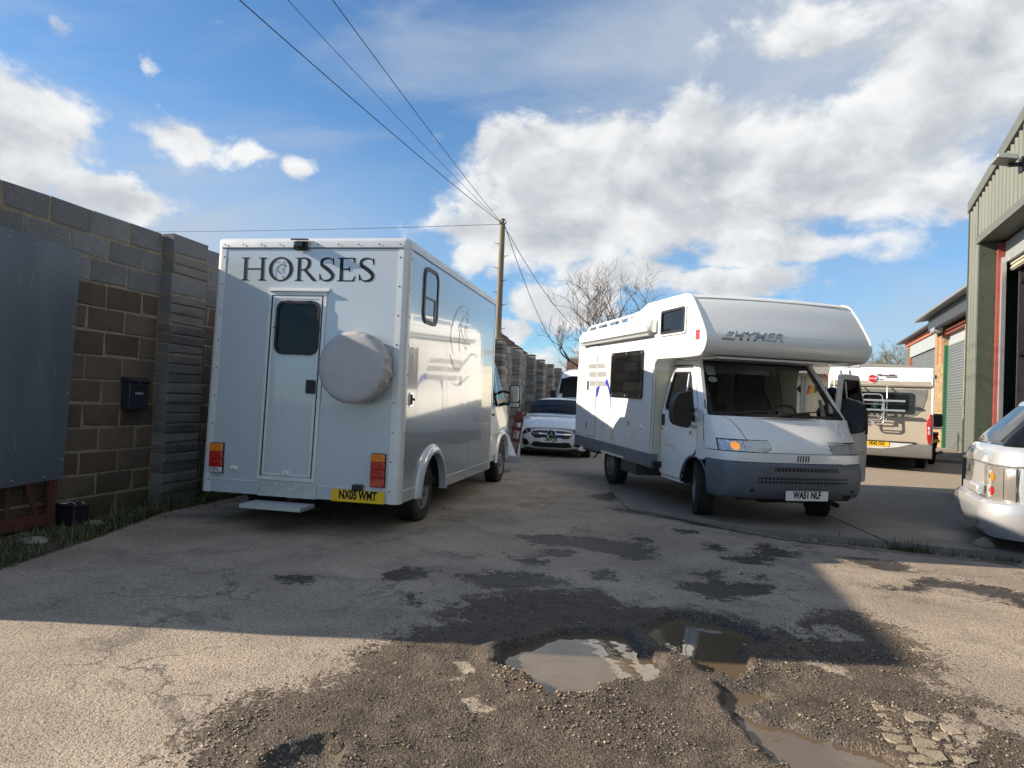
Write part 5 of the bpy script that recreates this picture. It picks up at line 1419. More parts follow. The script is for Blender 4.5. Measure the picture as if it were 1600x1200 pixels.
dw = hatch(1.335, 2.675, 1.375, 2.075, -1, 0.075, 0.05)
mb = MB()
for u, v in [(1.40, 1.41), (2.0, 1.41), (2.6, 1.41), (1.40, 2.04), (2.0, 2.045), (2.6, 2.04)]:
    mb.lathe([(0.014, .02), (.012, .024), (.001, .024)], 8, Matrix.Translation((-HW - .001, u, v)) @ Matrix.Rotation(R(180), 4, 'Z'))
mb.build('window_studs', M_cool, dw, smooth=40)
hatch(1.74, 2.76, 1.39, 2.03, 1, 0.07, 0.05)
for sx in (-1, 1):
    f = hatch(0.02, 0.775, 2.225, 2.585, sx, 0.042, 0.03, 'overcab_window', M_trim)
    MB().prism([(sx * (HW + .02), u, v) for u, v in rrect(0.045, 0.75, 2.25, 2.56, .03)], (sx * 0.012, 0, 0), [[(sx * (HW + .02), u, v) for u, v in rrect(0.075, 0.72, 2.28, 2.53, .025)]]).build('inner_frame', M_black, f, fix=True)
    MB().box(min(sx * HW, sx * (HW + .012)), max(sx * HW, sx * (HW + .012)), -0.335, -0.25, 2.13, 2.245).build('side_reflector', M_red, mh)
# interior seen through the panes
for b_ in ((-1.03, 1.03, 3.2, 3.23, .56, 2.4), (-1.03, -.55, 2.75, 3.18, .56, 2.45), (.35, 1.03, 2.85, 3.19, .56, 1.35)): MB().box(*b_).build('cabinet', M_wood, mh)
for b_ in ((-1.0, -.45, 2.1, 2.6, .56, 1.25), (.55, 1.0, 1.05, 1.7, .56, 1.05)): MB().box(*b_).build('bench', M_inner, mh)
for yy in (1.40, 2.50): MB().box(-1.045, -1.015, yy, yy + .09, 1.4, 2.05).build('curtain', mat('pale_curtain', (.30, .29, .27), .9, stretch=(6, 6, .3)), mh)
# awning cassette and roof rails
ap = [(-HW - .001, 2.285), (-HW - .055, 2.275), (-HW - .105, 2.30), (-HW - .118, 2.36), (-HW - .10, 2.42), (-HW - .05, 2.455), (-HW - .001, 2.455)]
aw = MB().prism([(x, 1.02, z + .015) for x, z in ap], (0, 3.15, 0.0)).build('awning_cassette', M_white, mh, smooth=50, fix=True)
MB().prism([(x - .004 if x < -HW - .01 else x, 0.93, z + .015) for x, z in ap], (0, 0.088, 0)).build('awning_end_cap', M_alu, aw, smooth=50, bevel=.006, fix=True)
MB().box(-HW - .09, -HW - .003, 1.02, 4.17, 2.258, 2.284).build('awning_rail', M_cool, aw)
for sx in (-1, 1):
    rl = MB().tube([(sx * 1.0, 4.30, 2.53), (sx * 1.0, 4.22, 2.60), (sx * 1.0, 4.0, 2.615), (sx * 1.0, 2.1, 2.635), (sx * 1.0, 1.75, 2.66)], 0.022, 8).build('roof_rail', M_white, mh, smooth=50)
    for yy in (3.75, 3.15, 2.6, 2.2): MB().box(sx * 1.0 - .02, sx * 1.0 + .02, yy - .05, yy + .05, 2.51, 2.62).build('rail_foot', M_white, rl, bevel=.01)
MB().box(-.3, .3, 2.4, 2.9, 2.53, 2.62).build('rooflight', M_platew, mh, bevel=.02)
cp_ = MB().lathe([(0.05, 0.0), (0.047, .018), (.03, .022), (.001, .022)], 20, Matrix.Translation((-HW, 1.36, .985)) @ Matrix.Rotation(R(180), 4, 'Z')).build('filler_cap', M_platew, mh, smooth=40)
MB().box(-HW - .03, -HW, 2.47, 2.57, .70, .87).build('mains_inlet', M_cream, mh, bevel=.008)
MB().box(-HW - .012, -HW, 1.82, 1.85, .97, 1.03).build('vent_cap', M_cool, mh)

# ---- cab front: rows of (z, y at the middle, half width, wrap depth)
CW = 0.955


def row_fn(rows, pwr=3.2):
    zs = [r[0] for r in rows]
    fy_, fw_, fd = (lambda z, k=k: float(np.interp(z, zs, [r[k] for r in rows])) for k in (1, 2, 3)) if False else (None, None, None)
    def f(x, z, off=0.0):
        y0 = float(np.interp(z, zs, [r[1] for r in rows])); w0 = float(np.interp(z, zs, [r[2] for r in rows])); d0 = float(np.interp(z, zs, [r[3] for r in rows]))
        q = min(1.0, abs(x) / w0)
        return y0 + d0 * (1 - (1 - q ** pwr) ** (1 / pwr)) - off
    return f, zs, [r[2] for r in rows]


def front_sheet(rows, name, m, parent, x0=-1, x1=1, nx_=25, pwr=3.2, off=0.0, smooth=40, bevel=0, thick=0):
    """sheet over the front; x0, x1 as fractions of the half width, spaced so that the corners get enough steps"""
    f, zs, ws = row_fn(rows, pwr); g = []
    th = [math.asin(max(-1, min(1, x0))) + (math.asin(max(-1, min(1, x1))) - math.asin(max(-1, min(1, x0)))) * k / (nx_ - 1) for k in range(nx_)]
    for z, y0, w0, d0 in rows:
        line = []
        for a in th:
            q = math.sin(a); line.append((q * w0, y0 + d0 * (1 - (1 - abs(q) ** pwr) ** (1 / pwr)) - off, z))
        g.append(line)
    return MB().grid(g).build(name, m, parent, smooth=smooth, fix=False)


bump_rows = [(.315, -.74, .92, .38), (.345, -.80, .945, .41), (.43, -.845, .955, .45), (.56, -.868, .958, .49), (.66, -.868, .958, .50), (.715, -.858, .956, .50), (.735, -.835, .95, .49)]
bumper = front_sheet(bump_rows, 'bumper', M_bumper, mh, nx_=31)
bf, _, _ = row_fn(bump_rows)
MB().box(-.72, .72, -.70, -.2, .30, .33).build('undertray', M_dark, bumper)


def slot(x0, x1, z0, z1, nm, parent, f, m=M_black, off=.002, n=14, dep=.0):
    g = []
    for k in range(4):
        z = z0 + (z1 - z0) * k / 3
        g.append([(x0 + (x1 - x0) * i / n, f(x0 + (x1 - x0) * i / n, z, off), z) for i in range(n + 1)])
    return MB().grid(g).build(nm, m, parent, smooth=40)


def slot_fins(x0, x1, z0, z1, parent, f, n, m, off=.006, nh=0):
    mb = MB()
    for k in range(n):
        x = x0 + (x1 - x0) * (k + .5) / n; y = f(x, (z0 + z1) / 2, off)
        mb.box(x - .004, x + .004, y, y + .012, z0, z1)
    for k in range(nh):
        z = z0 + (z1 - z0) * (k + 1) / (nh + 1)
        mb.grid([[(x0 + (x1 - x0) * i / 10, f(x0 + (x1 - x0) * i / 10, z, off), z - .006) for i in range(11)], [(x0 + (x1 - x0) * i / 10, f(x0 + (x1 - x0) * i / 10, z, off), z + .006) for i in range(11)]])
    mb.build('grille_bars', m, parent)


for (a, b_, c_, d_, nh) in ((-.36, .46, .648, .690, 0), (-.555, .60, .512, .580, 1)):
    g_ = slot(a, b_, c_, d_, 'air_intake', bumper, bf)
    slot_fins(a, b_, c_, d_, g_, bf, int((b_ - a) / .045), M_bumper, .005, nh)
for x in (-.60, .70): slot(x - .02, x + .02, .405, .440, 'screw_cover', bumper, bf, M_dark, .002, 4)
slot(.58, .70, .325, .375, 'fog_lamp_blank', bumper, bf, M_dark, .003, 6)
plate(mh, 'WA51 NLF', -0.218, 0.318, .322, .432, -.866, M_platew)
up_rows = [(.742, -.835, .952, .49), (.80, -.838, .955, .50), (.845, -.830, .955, .50)]
gp = front_sheet(up_rows, 'grille_panel', M_white, mh, nx_=31)
gf, _, _ = row_fn(up_rows)
mb = MB()
for k in range(5):
    x = -.075 + k * .033
    mb.add([(x, gf(x, .76, .004), .757), (x + .017, gf(x, .76, .004), .757), (x + .029, gf(x, .83, .004), .829), (x + .012, gf(x, .83, .004), .829)], [(0, 1, 2, 3)])
mb.build('maker_bars', M_black, gp)
# bonnet, wings (with a dark shut line between them)
bon_rows = [(.851, -.822, .953, .50), (.885, -.808, .953, .495), (.930, -.782, .953, .48), (.968, -.750, .952, .46), (1.01, -.705, .951, .42), (1.06, -.648, .950, .37), (1.11, -.592, .948, .325), (1.16, -.540, .945, .275), (1.205, -.500, .943, .235), (1.24, -.468, .94, .20)]
bnf, _, _ = row_fn(bon_rows, 2.8)


def strip_sheet(f, rowz, xl, xr, name, m, parent, off=0, n=12, smooth=40):
    g = []
    for z in rowz:
        a, b_ = xl(z), xr(z); g.append([(a + (b_ - a) * i / n, f(a + (b_ - a) * i / n, z, off), z) for i in range(n + 1)])
    return MB().grid(g).build(name, m, parent, smooth=smooth)


zr = [r[0] for r in bon_rows]
bl = pw([(.85, .56), (.90, .60), (1.0, .63), (1.12, .66), (1.20, .72), (1.24, .80)])
M_hood = mat('white_bonnet_paint', (0.85, 0.86, 0.86), 0.32, coat=0.7, var=0.02, dirt=0.14, dirt_col=(0.50, 0.51, 0.52), dscale=2.5, rvar=.05)
strip_sheet(bnf, zr, lambda z: -.955, lambda z: .955, 'bonnet_channel', M_black, mh, -.012, 24)
bonnet = strip_sheet(bnf, zr, lambda z: -bl(z) + .004, lambda z: bl(z) - .004, 'bonnet', M_hood, mh, .006, 26)
for sx in (-1, 1):
    f2 = (lambda z: -.9535, lambda z: -bl(z) - .004) if sx < 0 else (lambda z: bl(z) + .004, lambda z: .9535)
    strip_sheet(bnf, zr, f2[0], f2[1], 'front_wing', M_hood, mh, .004, 12)
    # headlights wrap round the corner
    a, b_ = (-.905, -.385) if sx < 0 else (.385, .905)
    hl = slot(a - .008, b_ + .008, .845, .985, 'headlight', mh, bnf, M_black, .007, 18)
    i0, i1 = (a, a + .23) if sx < 0 else (b_ - .20, b_)
    slot(min(i0, i1), max(i0, i1), .855, .972, 'indicator_lens', hl, bnf, M_clear if sx < 0 else M_clear, .012, 8)
    c0, c1 = (a + .235, b_) if sx < 0 else (a, b_ - .205)
    slot(c0, c1, .855, .972, 'headlamp_lens', hl, bnf, M_clear, .012, 10)
    mb = MB()
    for k in range(9):
        x = c0 + (c1 - c0) * (k + .5) / 9; mb.add([(x - .008, bnf(x - .008, .87, .0135), .865), (x + .008, bnf(x + .008, .87, .0135), .865), (x + .008, bnf(x + .008, .955, .0135), .955), (x - .008, bnf(x - .008, .955, .0135), .955)], [(0, 1, 2, 3)])
    mb.build('lens_fluting', mat('lens_flute', (.36, .38, .40), .08, coat=1, metal=.5, var=.3, vscale=40), hl)
    o = (a + .09, a + .19) if sx < 0 else (b_ - .045, b_ + .004)
    M_ind = mat('lit_indicator', (0.85, 0.33, 0.04), 0.2, coat=1.0, emit=((1.0, 0.34, 0.05), 0.35)) if sx < 0 else M_amber
    if sx < 0: shape([((o[0] + o[1]) / 2 + u, v) for u, v in circ(0, .912, .046, 18)], 'amber_lens', M_ind, hl, bnf, .0145)
    else: slot(o[0], o[1], .858, .97, 'amber_lens', hl, bnf, M_ind, .0145, 6)
# cab sides, doors
TB = 0.22                                                # tumblehome above the waist


def cside(x, y, z):
    s = 1 if x > 0 else -1
    return (x - s * TB * max(0, z - 1.22) - s * 0.03 * max(0, .62 - z), y, z)


arch_pts = [(-.06 - .385 * math.cos(R(a)), .335 + .385 * math.sin(R(a))) for a in range(20, 171, 10)]
for sx in (-1, 1):
    # wing side between bumper, arch and door
    wing = [(-.36, .735), (-.27, .70)] + [p for p in arch_pts if p[1] > .70 and p[0] < -.07] + [(-.085, .725), (-.105, .80), (-.12, .95), (-.12, 1.12), (-.11, 1.25), (-.27, 1.25), (-.27, .97), (-.31, .90), (-.345, .82)]
    MB().prism([(sx * .956, u, v) for u, v in wing], (-sx * .04, 0, 0)).mapv(cside).build('wing_side', M_white, mh, fix=True, bevel=.003)
    MB().tube([(sx * .945, u, v) for u, v in arch_pts], .014, 6).build('arch_edge', M_bumper, mh)
    well = [(-.06 - .40 * math.cos(R(a)), .335 + .40 * math.sin(R(a))) for a in range(0, 181, 12)]
    MB().grid([[(sx * .93, u, v) for u, v in well], [(sx * .50, u, v) for u, v in well]]).prism([(sx * .50, u, v) for u, v in well], (sx * .01, 0, 0)).build('wheel_well', M_dark, mh)
    MB().prism([(sx * .93, u, v) for u, v in [(.33, .34), (.95, .34), (.95, .40), (.37, .40)]], (-sx * .05, 0, 0)).build('sill', M_white, mh, fix=True, bevel=.004)
    # pillar and roof frame around the door opening
    MB().prism([(sx * .956, u, v) for u, v in [(-.27, 1.25), (-.115, 1.25), (.30, 1.855), (.97, 1.87), (.97, 1.935), (.24, 1.935)]], (-sx * .05, 0, 0)).mapv(cside).build('door_pillar', M_hood, mh, fix=True, bevel=.006)
MB().box(-.80, .80, .46, .97, 1.885, 1.935).build('cab_roof', M_white, mh)
door_o = [(-.112, .95), (-.098, .80)] + [(-.06 + .40 * math.cos(R(a)), .335 + .40 * math.sin(R(a))) for a in (84, 68, 52, 36, 22, 10)] + [(.345, .39), (.925, .39), (.945, .42), (.945, 1.20), (.925, 1.80), (.90, 1.838), (.37, 1.842), (.305, 1.82), (-.105, 1.25), (-.112, 1.12)]
win_o = [(-.03, 1.20), (.30, 1.69), (.37, 1.765), (.86, 1.77), (.872, 1.72), (.88, 1.33), (.85, 1.265), (.45, 1.205), (.05, 1.17)]


def cab_door(parent, sx, mo_=0.0):
    """door in the closed place of side sx, built about its own parent"""
    d = MB().prism([(sx * .958, u, v) for u, v in door_o], (-sx * .045, 0, 0), [[(sx * .958, u, v) for u, v in win_o]]).mapv(cside).build('cab_door', M_hood, parent, fix=True, bevel=.004)
    cx = sum(p[0] for p in win_o) / len(win_o); cz = sum(p[1] for p in win_o) / len(win_o)
    wi = [(cx + (u - cx) * .93, cz + (v - cz) * .93) for u, v in win_o]; wo_ = [(cx + (u - cx) * 1.015, cz + (v - cz) * 1.015) for u, v in win_o]
    MB().prism([(sx * .960, u, v) for u, v in wo_], (-sx * .030, 0, 0), [[(sx * .960, u, v) for u, v in wi]]).mapv(cside).build('window_rubber', M_black, d, fix=True)
    MB().prism([(sx * .945, u, v) for u, v in wi], (-sx * .004, 0, 0)).mapv(cside).build('window_glass', M_sideglass, d, fix=True)
    MB().tube([cside(sx * .948, .30, 1.20), cside(sx * .948, .42, 1.75)], .011, 6).build('quarter_light_bar', M_alu, d)
    h_ = MB().prism([(sx * .958, u, v) for u, v in rrect(.845, .928, 1.04, 1.19, .012)], (sx * .008, 0, 0)).build('handle', M_black, d, fix=True, bevel=.003)
    MB().lathe([(.014, 0), (.013, .006), (.001, .006)], 10, Matrix.Translation((sx * .958, .91, .995)) @ Matrix.Diagonal((sx, 1, 1, 1))).build('lock', M_black, d)
    # big mirror
    a = MB().tube([(sx * .93, .03, 1.17), (sx * (1.10 + mo_), -.08, 1.20)], .04, 8).tube([(sx * .92, .08, 1.28), (sx * (1.10 + mo_), -.06, 1.32)], .03, 8).prism([cside(sx * .965, u, v) for u, v in [(-.05, 1.14), (.24, 1.17), (.10, 1.38)]], (-sx * .03, 0, 0)).build('mirror_arm', M_black, d, fix=True)
    mo = [(sx * 1.06, 1.10), (sx * 1.20, 1.085), (sx * 1.275, 1.13), (sx * 1.30, 1.24), (sx * 1.285, 1.37), (sx * 1.23, 1.47), (sx * 1.12, 1.50), (sx * 1.06, 1.485)]
    pts2 = [(u + sx * mo_, v) for u, v in cat_rom(mo, 3, True)]
    MB().prism([(u, -.15, v) for u, v in pts2], (0, .12, 0)).build('mirror', M_black, d, fix=True, bevel=.03, seg=3)
    MB().prism([(sx * (1.18 + mo_) + (u - sx * (1.18 + mo_)) * .88, -.028, 1.29 + (v - 1.29) * .88) for u, v in pts2], (0, .003, 0)).build('mirror_glass', M_chrome, d, fix=True)
    return d


d1 = cab_door(mh, -1)
text_obj('script_decal', 'Swing', .13, M_goldvinyl, d1, (-.9595, .66, .80), SIDE_L, xs=1.25, shear=.35, bold=-.004, depth=.0006)
d2 = cab_door(mh, 1, .0)
text_obj('script_decal', 'Swing', .13, M_goldvinyl, d2, (.9595, .66, .80), SIDE_R, xs=1.25, shear=.35, bold=-.004, depth=.0006)
for sx in (-1, 1):
    MB().prism([(sx * .955, u, v) for u, v in [(.947, .40), (.985, .40), (.985, 1.88), (.935, 1.88), (.930, 1.80), (.947, 1.22)]], (-sx * .06, 0, 0)).mapv(cside).build('rear_pillar', M_cream, mh, fix=True)
    gx = [(u, v) for u, v in door_o]; cx_ = sum(p[0] for p in gx) / len(gx); cz_ = sum(p[1] for p in gx) / len(gx)
    if sx < 0: MB().prism([(sx * .9535, cx_ + (u - cx_) * 1.018, cz_ + (v - cz_) * 1.010) for u, v in gx], (-sx * .004, 0, 0), [[(sx * .9535, cx_ + (u - cx_) * .97, cz_ + (v - cz_) * .985) for u, v in gx]]).mapv(cside).build('door_seal', M_black, mh, fix=True)
# swing the far door open about its front hinge
ang = R(58)
hx, hy = .935, -.105
for o in [d2]:
    o.matrix_local = Matrix.Translation((hx, hy, 0)) @ Matrix.Rotation(-ang * -1 * -1, 4, 'Z') @ Matrix.Translation((-hx, -hy, 0))
MB().prism([(.905, u, v) for u, v in [(.20, .95), (.42, .45), (.90, .45), (.90, 1.15), (.20, 1.15)]], (-.02, 0, 0)).build('door_card', M_inner, d2, fix=True)
text_obj('model_badge', 'DUCATO', .05, M_black, mh, (-.9585, .02, 1.075), SIDE_L, xs=1.2, bold=.001, depth=.001, shear=.2)
MB().prism([(-.957, u, v) for u, v in circ(.06, 1.00, .022, 12)], (-.012, 0, 0)).build('side_repeater', M_amber, mh, fix=True)
# windscreen
def wsp(x, k):
    """k 0 at the scuttle, 1 under the overcab"""
    z = 1.245 + .66 * k; w0 = .895 - .095 * k
    y = -.455 + .585 * k + .17 * (abs(x) ** 2.4)
    return (x * w0, y, z)


g = [[wsp(x, k) for x in np.linspace(-1, 1, 21)] for k in np.linspace(0, 1, 8)]
ws2 = MB().grid(g).build('windscreen', M_wind, mh, smooth=60)
mb = MB()
def wstrip(pts, wdt, nrm=.006):
    return pts
for ks, xsn in (((0, .045), np.linspace(-1, 1, 21)), ((.955, 1.0), np.linspace(-1, 1, 21))):
    mb.grid([[Vector(wsp(x, k)) + Vector((0, -.004, .004)) for x in xsn] for k in ks])
for xr_ in ((-1.02, -.945), (.945, 1.02)):
    mb.grid([[Vector(wsp(x, k)) + Vector((0, -.004, .004)) for x in xr_] for k in np.linspace(0, 1, 8)])
mb.build('windscreen_rubber', M_black, ws2, smooth=60)
for sx in (-1, 1):
    MB().grid([[Vector(wsp(sx * q, k)) + Vector((0, 0, 0)) for q in (1.0, 1.06)] + [cside(sx * .956, -.27 + .50 * k, 1.25 + .66 * k)] for k in np.linspace(0, 1, 6)]).build('windscreen_pillar', M_hood, mh, smooth=40, fix=True)
for x0, x1, k0, k1 in ((-.55, -.05, .05, .10), (.10, .62, .05, .12)):
    a = Vector(wsp(x0, k0)) + Vector((0, -.02, .012)); b_ = Vector(wsp(x1, k1)) + Vector((0, -.02, .012))
    MB().tube([Vector(wsp(x0 - .22, .0)) + Vector((0, -.03, .02)), a.lerp(b_, .5)], .009, 6).tube([a, b_], .008, 6).build('wiper', M_black, mh)
MB().grid([[Vector(wsp(x, 0)) + Vector((0, dy_, dz_)) for x in np.linspace(-1, 1, 15)] for dy_, dz_ in ((-.05, -.012), (.0, -.004))]).build('scuttle', M_black, mh)
MB().tube([(-.915, -.24, 1.21), (-.92, -.20, 1.42)], .007, 6).lathe([(.018, 0), (.012, .05), (.001, .05)], 10, Matrix.Translation((-.915, -.24, 1.17)) @ Matrix.Rotation(R(-90), 4, 'Y')).build('aerial', M_black, mh)
MB().add([Vector(wsp(x, k)) + Vector((0, .006, -.004)) for x, k in ((-.90, .92), (-.78, .92), (-.78, .74), (-.90, .74))], [(0, 1, 2, 3)]).build('permit_sticker', M_platew, ws2)
f3 = lambda x, k: Vector(wsp(x, k)) + Vector((0, .006, -.004))
MB().add([f3(-.84 + .06 * math.cos(a), .655 + .055 * math.sin(a)) for a in np.linspace(0, 6.28, 16, endpoint=False)], [tuple(range(16))]).build('round_sticker', M_platew, ws2)
MB().add([f3(x, k) for x, k in ((.90, .10), (.965, .10), (.965, .16), (.90, .16))], [(0, 1, 2, 3)]).build('blue_sticker', M_bluevinyl, ws2)
# dashboard, steering wheel, seats, mirror-hung charm
MB().prism([(-.84, u, v) for u, v in [(-.30, 1.0), (-.30, 1.215), (-.05, 1.235), (.16, 1.215), (.20, 1.13), (.14, .80), (-.1, .6), (-.3, .6)]], (1.68, 0, 0)).build('dashboard', M_black, mh, bevel=.02)
MB().prism([(.20, u, v) for u, v in [(-.08, 1.23), (.0, 1.30), (.14, 1.285), (.18, 1.21)]], (.42, 0, 0)).build('instrument_hood', M_black, mh, bevel=.01)
stw = MB().tube([(.43 + .20 * math.cos(a), .28 - .07 * math.sin(a), 1.21 + .175 * math.sin(a)) for a in np.linspace(0, 6.283, 28, endpoint=False)], .016, 8, closed=True).build('steering_wheel', M_black, mh, smooth=50)
MB().tube([(.43, .14, 1.10), (.43, .28, 1.21)], .03, 8).box(.25, .61, .27, .29, 1.195, 1.225).build('steering_column', M_black, stw)
for cx in (-.40, .43):
    st_ = MB().box(cx - .25, cx + .25, .40, .93, .72, .88).build('seat', M_cloth, mh, bevel=.05)
    MB().prism([(cx - .25, .83, .86), (cx + .25, .83, .86), (cx + .24, .95, 1.35), (cx + .14, 1.0, 1.60), (cx + .13, 1.01, 1.74), (cx - .13, 1.01, 1.74), (cx - .14, 1.0, 1.60), (cx - .24, .95, 1.35)], (0, .12, .02)).build('backrest', M_cloth, st_, bevel=.03)
MB().prism([wsp(.12, .80), wsp(.20, .80), wsp(.16, .95)], (0, .01, 0)).xf(Matrix.Translation((0, .05, -.03))).build('hanging_charm', mat('pink_charm', (.35, .10, .12), .6), mh, fix=True)
MB().box(-.55, -.15, -.05, .12, 1.237, 1.242).build('dash_papers', mat('dash_card', (.35, .28, .14), .7), mh)
MB().prism([(.72, -.12, 1.24), (.79, -.14, 1.24), (.77, -.04, 1.48), (.73, -.04, 1.48)], (0, .01, 0)).build('dash_card', M_trim, mh, fix=True)
# wheels (the front pair turned)
wheel(mh, -.79, 0.0, .335, .335, .215, -1, steer=R(-21), rimr=.19)
wheel(mh, .79, 0.0, .335, .335, .215, 1, steer=R(-21), rimr=.19)
for sx in (-1, 1): wheel(mh, sx * .80, 3.06, .335 - .061, .335, .215, sx, rimr=.19)
MB().box(-.75, .75, 3.02, 3.1, .22, .30).box(-.3, .3, -.5, .4, .24, .5).box(-.5, -.4, .4, 4.5, .38, .46).box(.4, .5, .4, 4.5, .38, .46).build('underbody', M_dark, mh)
MB().box(-.9, -.45, 1.95, 2.6, .22, .47).build('waste_tank', mat('grey_tank', (.10, .105, .11), .6), mh, bevel=.02)
MB().box(-.98, -.90, 3.55, 4.35, .38, .455).tube([(-.92, 3.7, .46), (-.96, 3.6, .36), (-.96, 3.75, .30)], .014, 6).build('step_gear', M_black, mh)
# seams, rub strip and trim screws
MB().tube([(x, -.372 + .02 * (x / HW) ** 2 - .03, 1.962) for x in np.linspace(-1.0, 1.0, 12)], .006, 6).build('nose_seam', M_cool, mh)
MB().tube([(x, -.105 - .03 * (1 - (x / HW) ** 2), 2.655 + .012 * (1 - (x / HW) ** 2)) for x in np.linspace(-1.05, 1.05, 12)], .005, 6).build('roof_seam', M_cream, mh)
sc9 = MB()
for k in range(16): sc9.lathe([(.007, 0), (.006, .003), (.001, .004)], 8, Matrix.Translation((-HW - .0005, .99 + .0 * k, .55 + k * .085)) @ Matrix.Rotation(R(180), 4, 'Z'))
sc9.build('screws', M_cool, mh)
# raised maker lettering on the nose
def nose_y(z): return float(np.interp(z, [1.99, 2.07, 2.14, 2.22, 2.44], [-.44, -.50, -.505, -.47, -.30]))


M_raise = mat('raised_grey_letter', (.40, .43, .46), .35, coat=.5)
lr = R(-19)
tz = 2.185
def nose_pt(u, v):   # u along, v up the face
    z = tz + v * .86
    return (u, nose_y(z) - .030 * (1 - (u / HW) ** 2) - .001, z)
mb = MB(); mb_s = MB()
for k in range(3):
    v0 = -.055 + k * .044
    a0, a1 = -.895 + k * .045, -.765 + k * .022
    for mm, off in ((mb, .012), (mb_s, .002)):
        p = [(a0, v0), (a1, v0), (a1 + .012, v0 + .022), (a0 + .014, v0 + .022)]
        if mm is mb_s: p = [(a0 - .006, v0 - .011), (a1 + .002, v0 - .011), (a1 + .012, v0 + .008), (a0 + .0, v0 + .008)]
        q = [Vector(nose_pt(*t_)) + Vector((0, -off, 0)) for t_ in p]
        mm.add(q, [(0, 1, 2, 3)])
nb = mb.build('maker_stripes', M_raise, mh)
mb_s.build('stripe_shadow', M_black, nb)  # black copies set low behind the stripes paint their shadow
nl = text_obj('maker_lettering', 'HYMER', .150, M_raise, mh, (-.455, nose_y(tz) - .034, tz - .003), (R(90) - R(24), 0, 0), xs=1.36, bold=.001, depth=.010, shear=.35)
text_obj('lettering_shadow', 'HYMER', .150, M_black, mh, (-.461, nose_y(tz) - .026, tz - .010), (R(90) - R(24), 0, 0), xs=1.36, bold=.003, depth=.002, shear=.35)  # offset black copy paints the shadow under the raised letters
MB().box(-.86, .86, -.36, .55, 1.915, 1.938).build('overcab_underside', M_white, mh)

# someone standing between the open door and the cab
pd = thing('person', 'person with dark hair and dark jacket standing between the cab and its open door', 'person', (4.40, 9.62, 0), (0, 0, 0.5))
def skin_body(nodes, edges, name, m, parent, sub=2):
    me = bpy.data.meshes.new(name); me.from_pydata([n[0] for n in nodes], edges, []); me.update()
    o = bpy.data.objects.new(name, me); COL.objects.link(o); o.parent = parent
    sk = o.modifiers.new('skin', 'SKIN'); sk.use_smooth_shade = True
    if not me.skin_vertices: me.attributes  # layer is created with the modifier below
    bpy.context.view_layer.objects.active = o
    bm = bmesh.new(); bm.from_mesh(me); ly = bm.verts.layers.skin.verify(); bm.verts.ensure_lookup_table()
    for v, n in zip(bm.verts, nodes): v[ly].radius = n[1] if isinstance(n[1], tuple) else (n[1], n[1])
    bm.verts[0][ly].use_root = True
    bm.to_mesh(me); bm.free()
    sb = o.modifiers.new('subsurf', 'SUBSURF'); sb.levels = sub; sb.render_levels = sub
    me.materials.append(m)
    return o


M_jacket = mat('dark_jacket', (.012, .013, .018), .85, var=.3); M_hair = mat('dark_hair', (.010, .008, .007), .7); M_skin = mat('skin', (.36, .21, .15), .55)
body = [((-.05, .12, .86), (.16, .13)), ((-.02, .10, 1.05), (.16, .12)), ((.03, .07, 1.22), (.185, .125)), ((.06, .06, 1.36), (.13, .09)), ((.07, .055, 1.42), (.058, .058)), ((.08, .05, 1.49), (.052, .052)),
        ((.08, .045, 1.56), (.083, .095)), ((.08, .05, 1.64), (.078, .09)),
        ((-.14, .06, 1.33), .062), ((-.24, -.10, 1.16), .05), ((-.16, -.30, 1.12), .04), ((-.13, -.38, 1.13), .034),
        ((.25, .05, 1.33), .062), ((.34, -.06, 1.14), .05), ((.30, -.22, 1.16), .038), ((.29, -.29, 1.18), .034),
        ((-.10, .10, .80), .09), ((-.12, .05, .46), .062), ((-.13, .12, .09), .045), ((-.14, -.08, .04), .035), ((.10, .10, .80), .09), ((.12, .04, .46), .062), ((.13, .12, .09), .045), ((.15, -.08, .04), .035)]
edges = [(0, 1), (1, 2), (2, 3), (3, 4), (4, 5), (5, 6), (6, 7), (3, 8), (8, 9), (9, 10), (10, 11), (3, 12), (12, 13), (13, 14), (14, 15), (0, 16), (16, 17), (17, 18), (18, 19), (0, 20), (20, 21), (21, 22), (22, 23)]
bo = skin_body(body, edges, 'body', M_jacket, pd)
MB().ico((.08, .045, 1.575), .088, 3, (.92, 1.08, 1.22)).build('hair', M_hair, pd, smooth=60)
MB().ico((.08, -.040, 1.545), .060, 2, (.95, .55, 1.25)).ico((.08, -.078, 1.55), .014, 1, (.8, 1.2, 1.5)).ico((.0, .045, 1.55), .02, 1, (.5, 1, 1.6)).ico((.16, .045, 1.55), .02, 1, (.5, 1, 1.6)).build('face', M_skin, pd, smooth=60)
MB().lathe([(.055, 0), (.05, .06)], 14, Matrix.Translation((.075, .052, 1.44)) @ Matrix.Rotation(R(-90), 4, 'Y')).build('neck', M_skin, pd, smooth=60)

# ------------------------------------------------------------------ white hatchback, nose towards us
hz = ZG(1.1, 17.3) - .02
hc = thing('hatchback_car', 'white hatchback parked nose on between the wall and the motorhome', 'car', (0.985, 16.55, hz), (0, 0, -0.16))
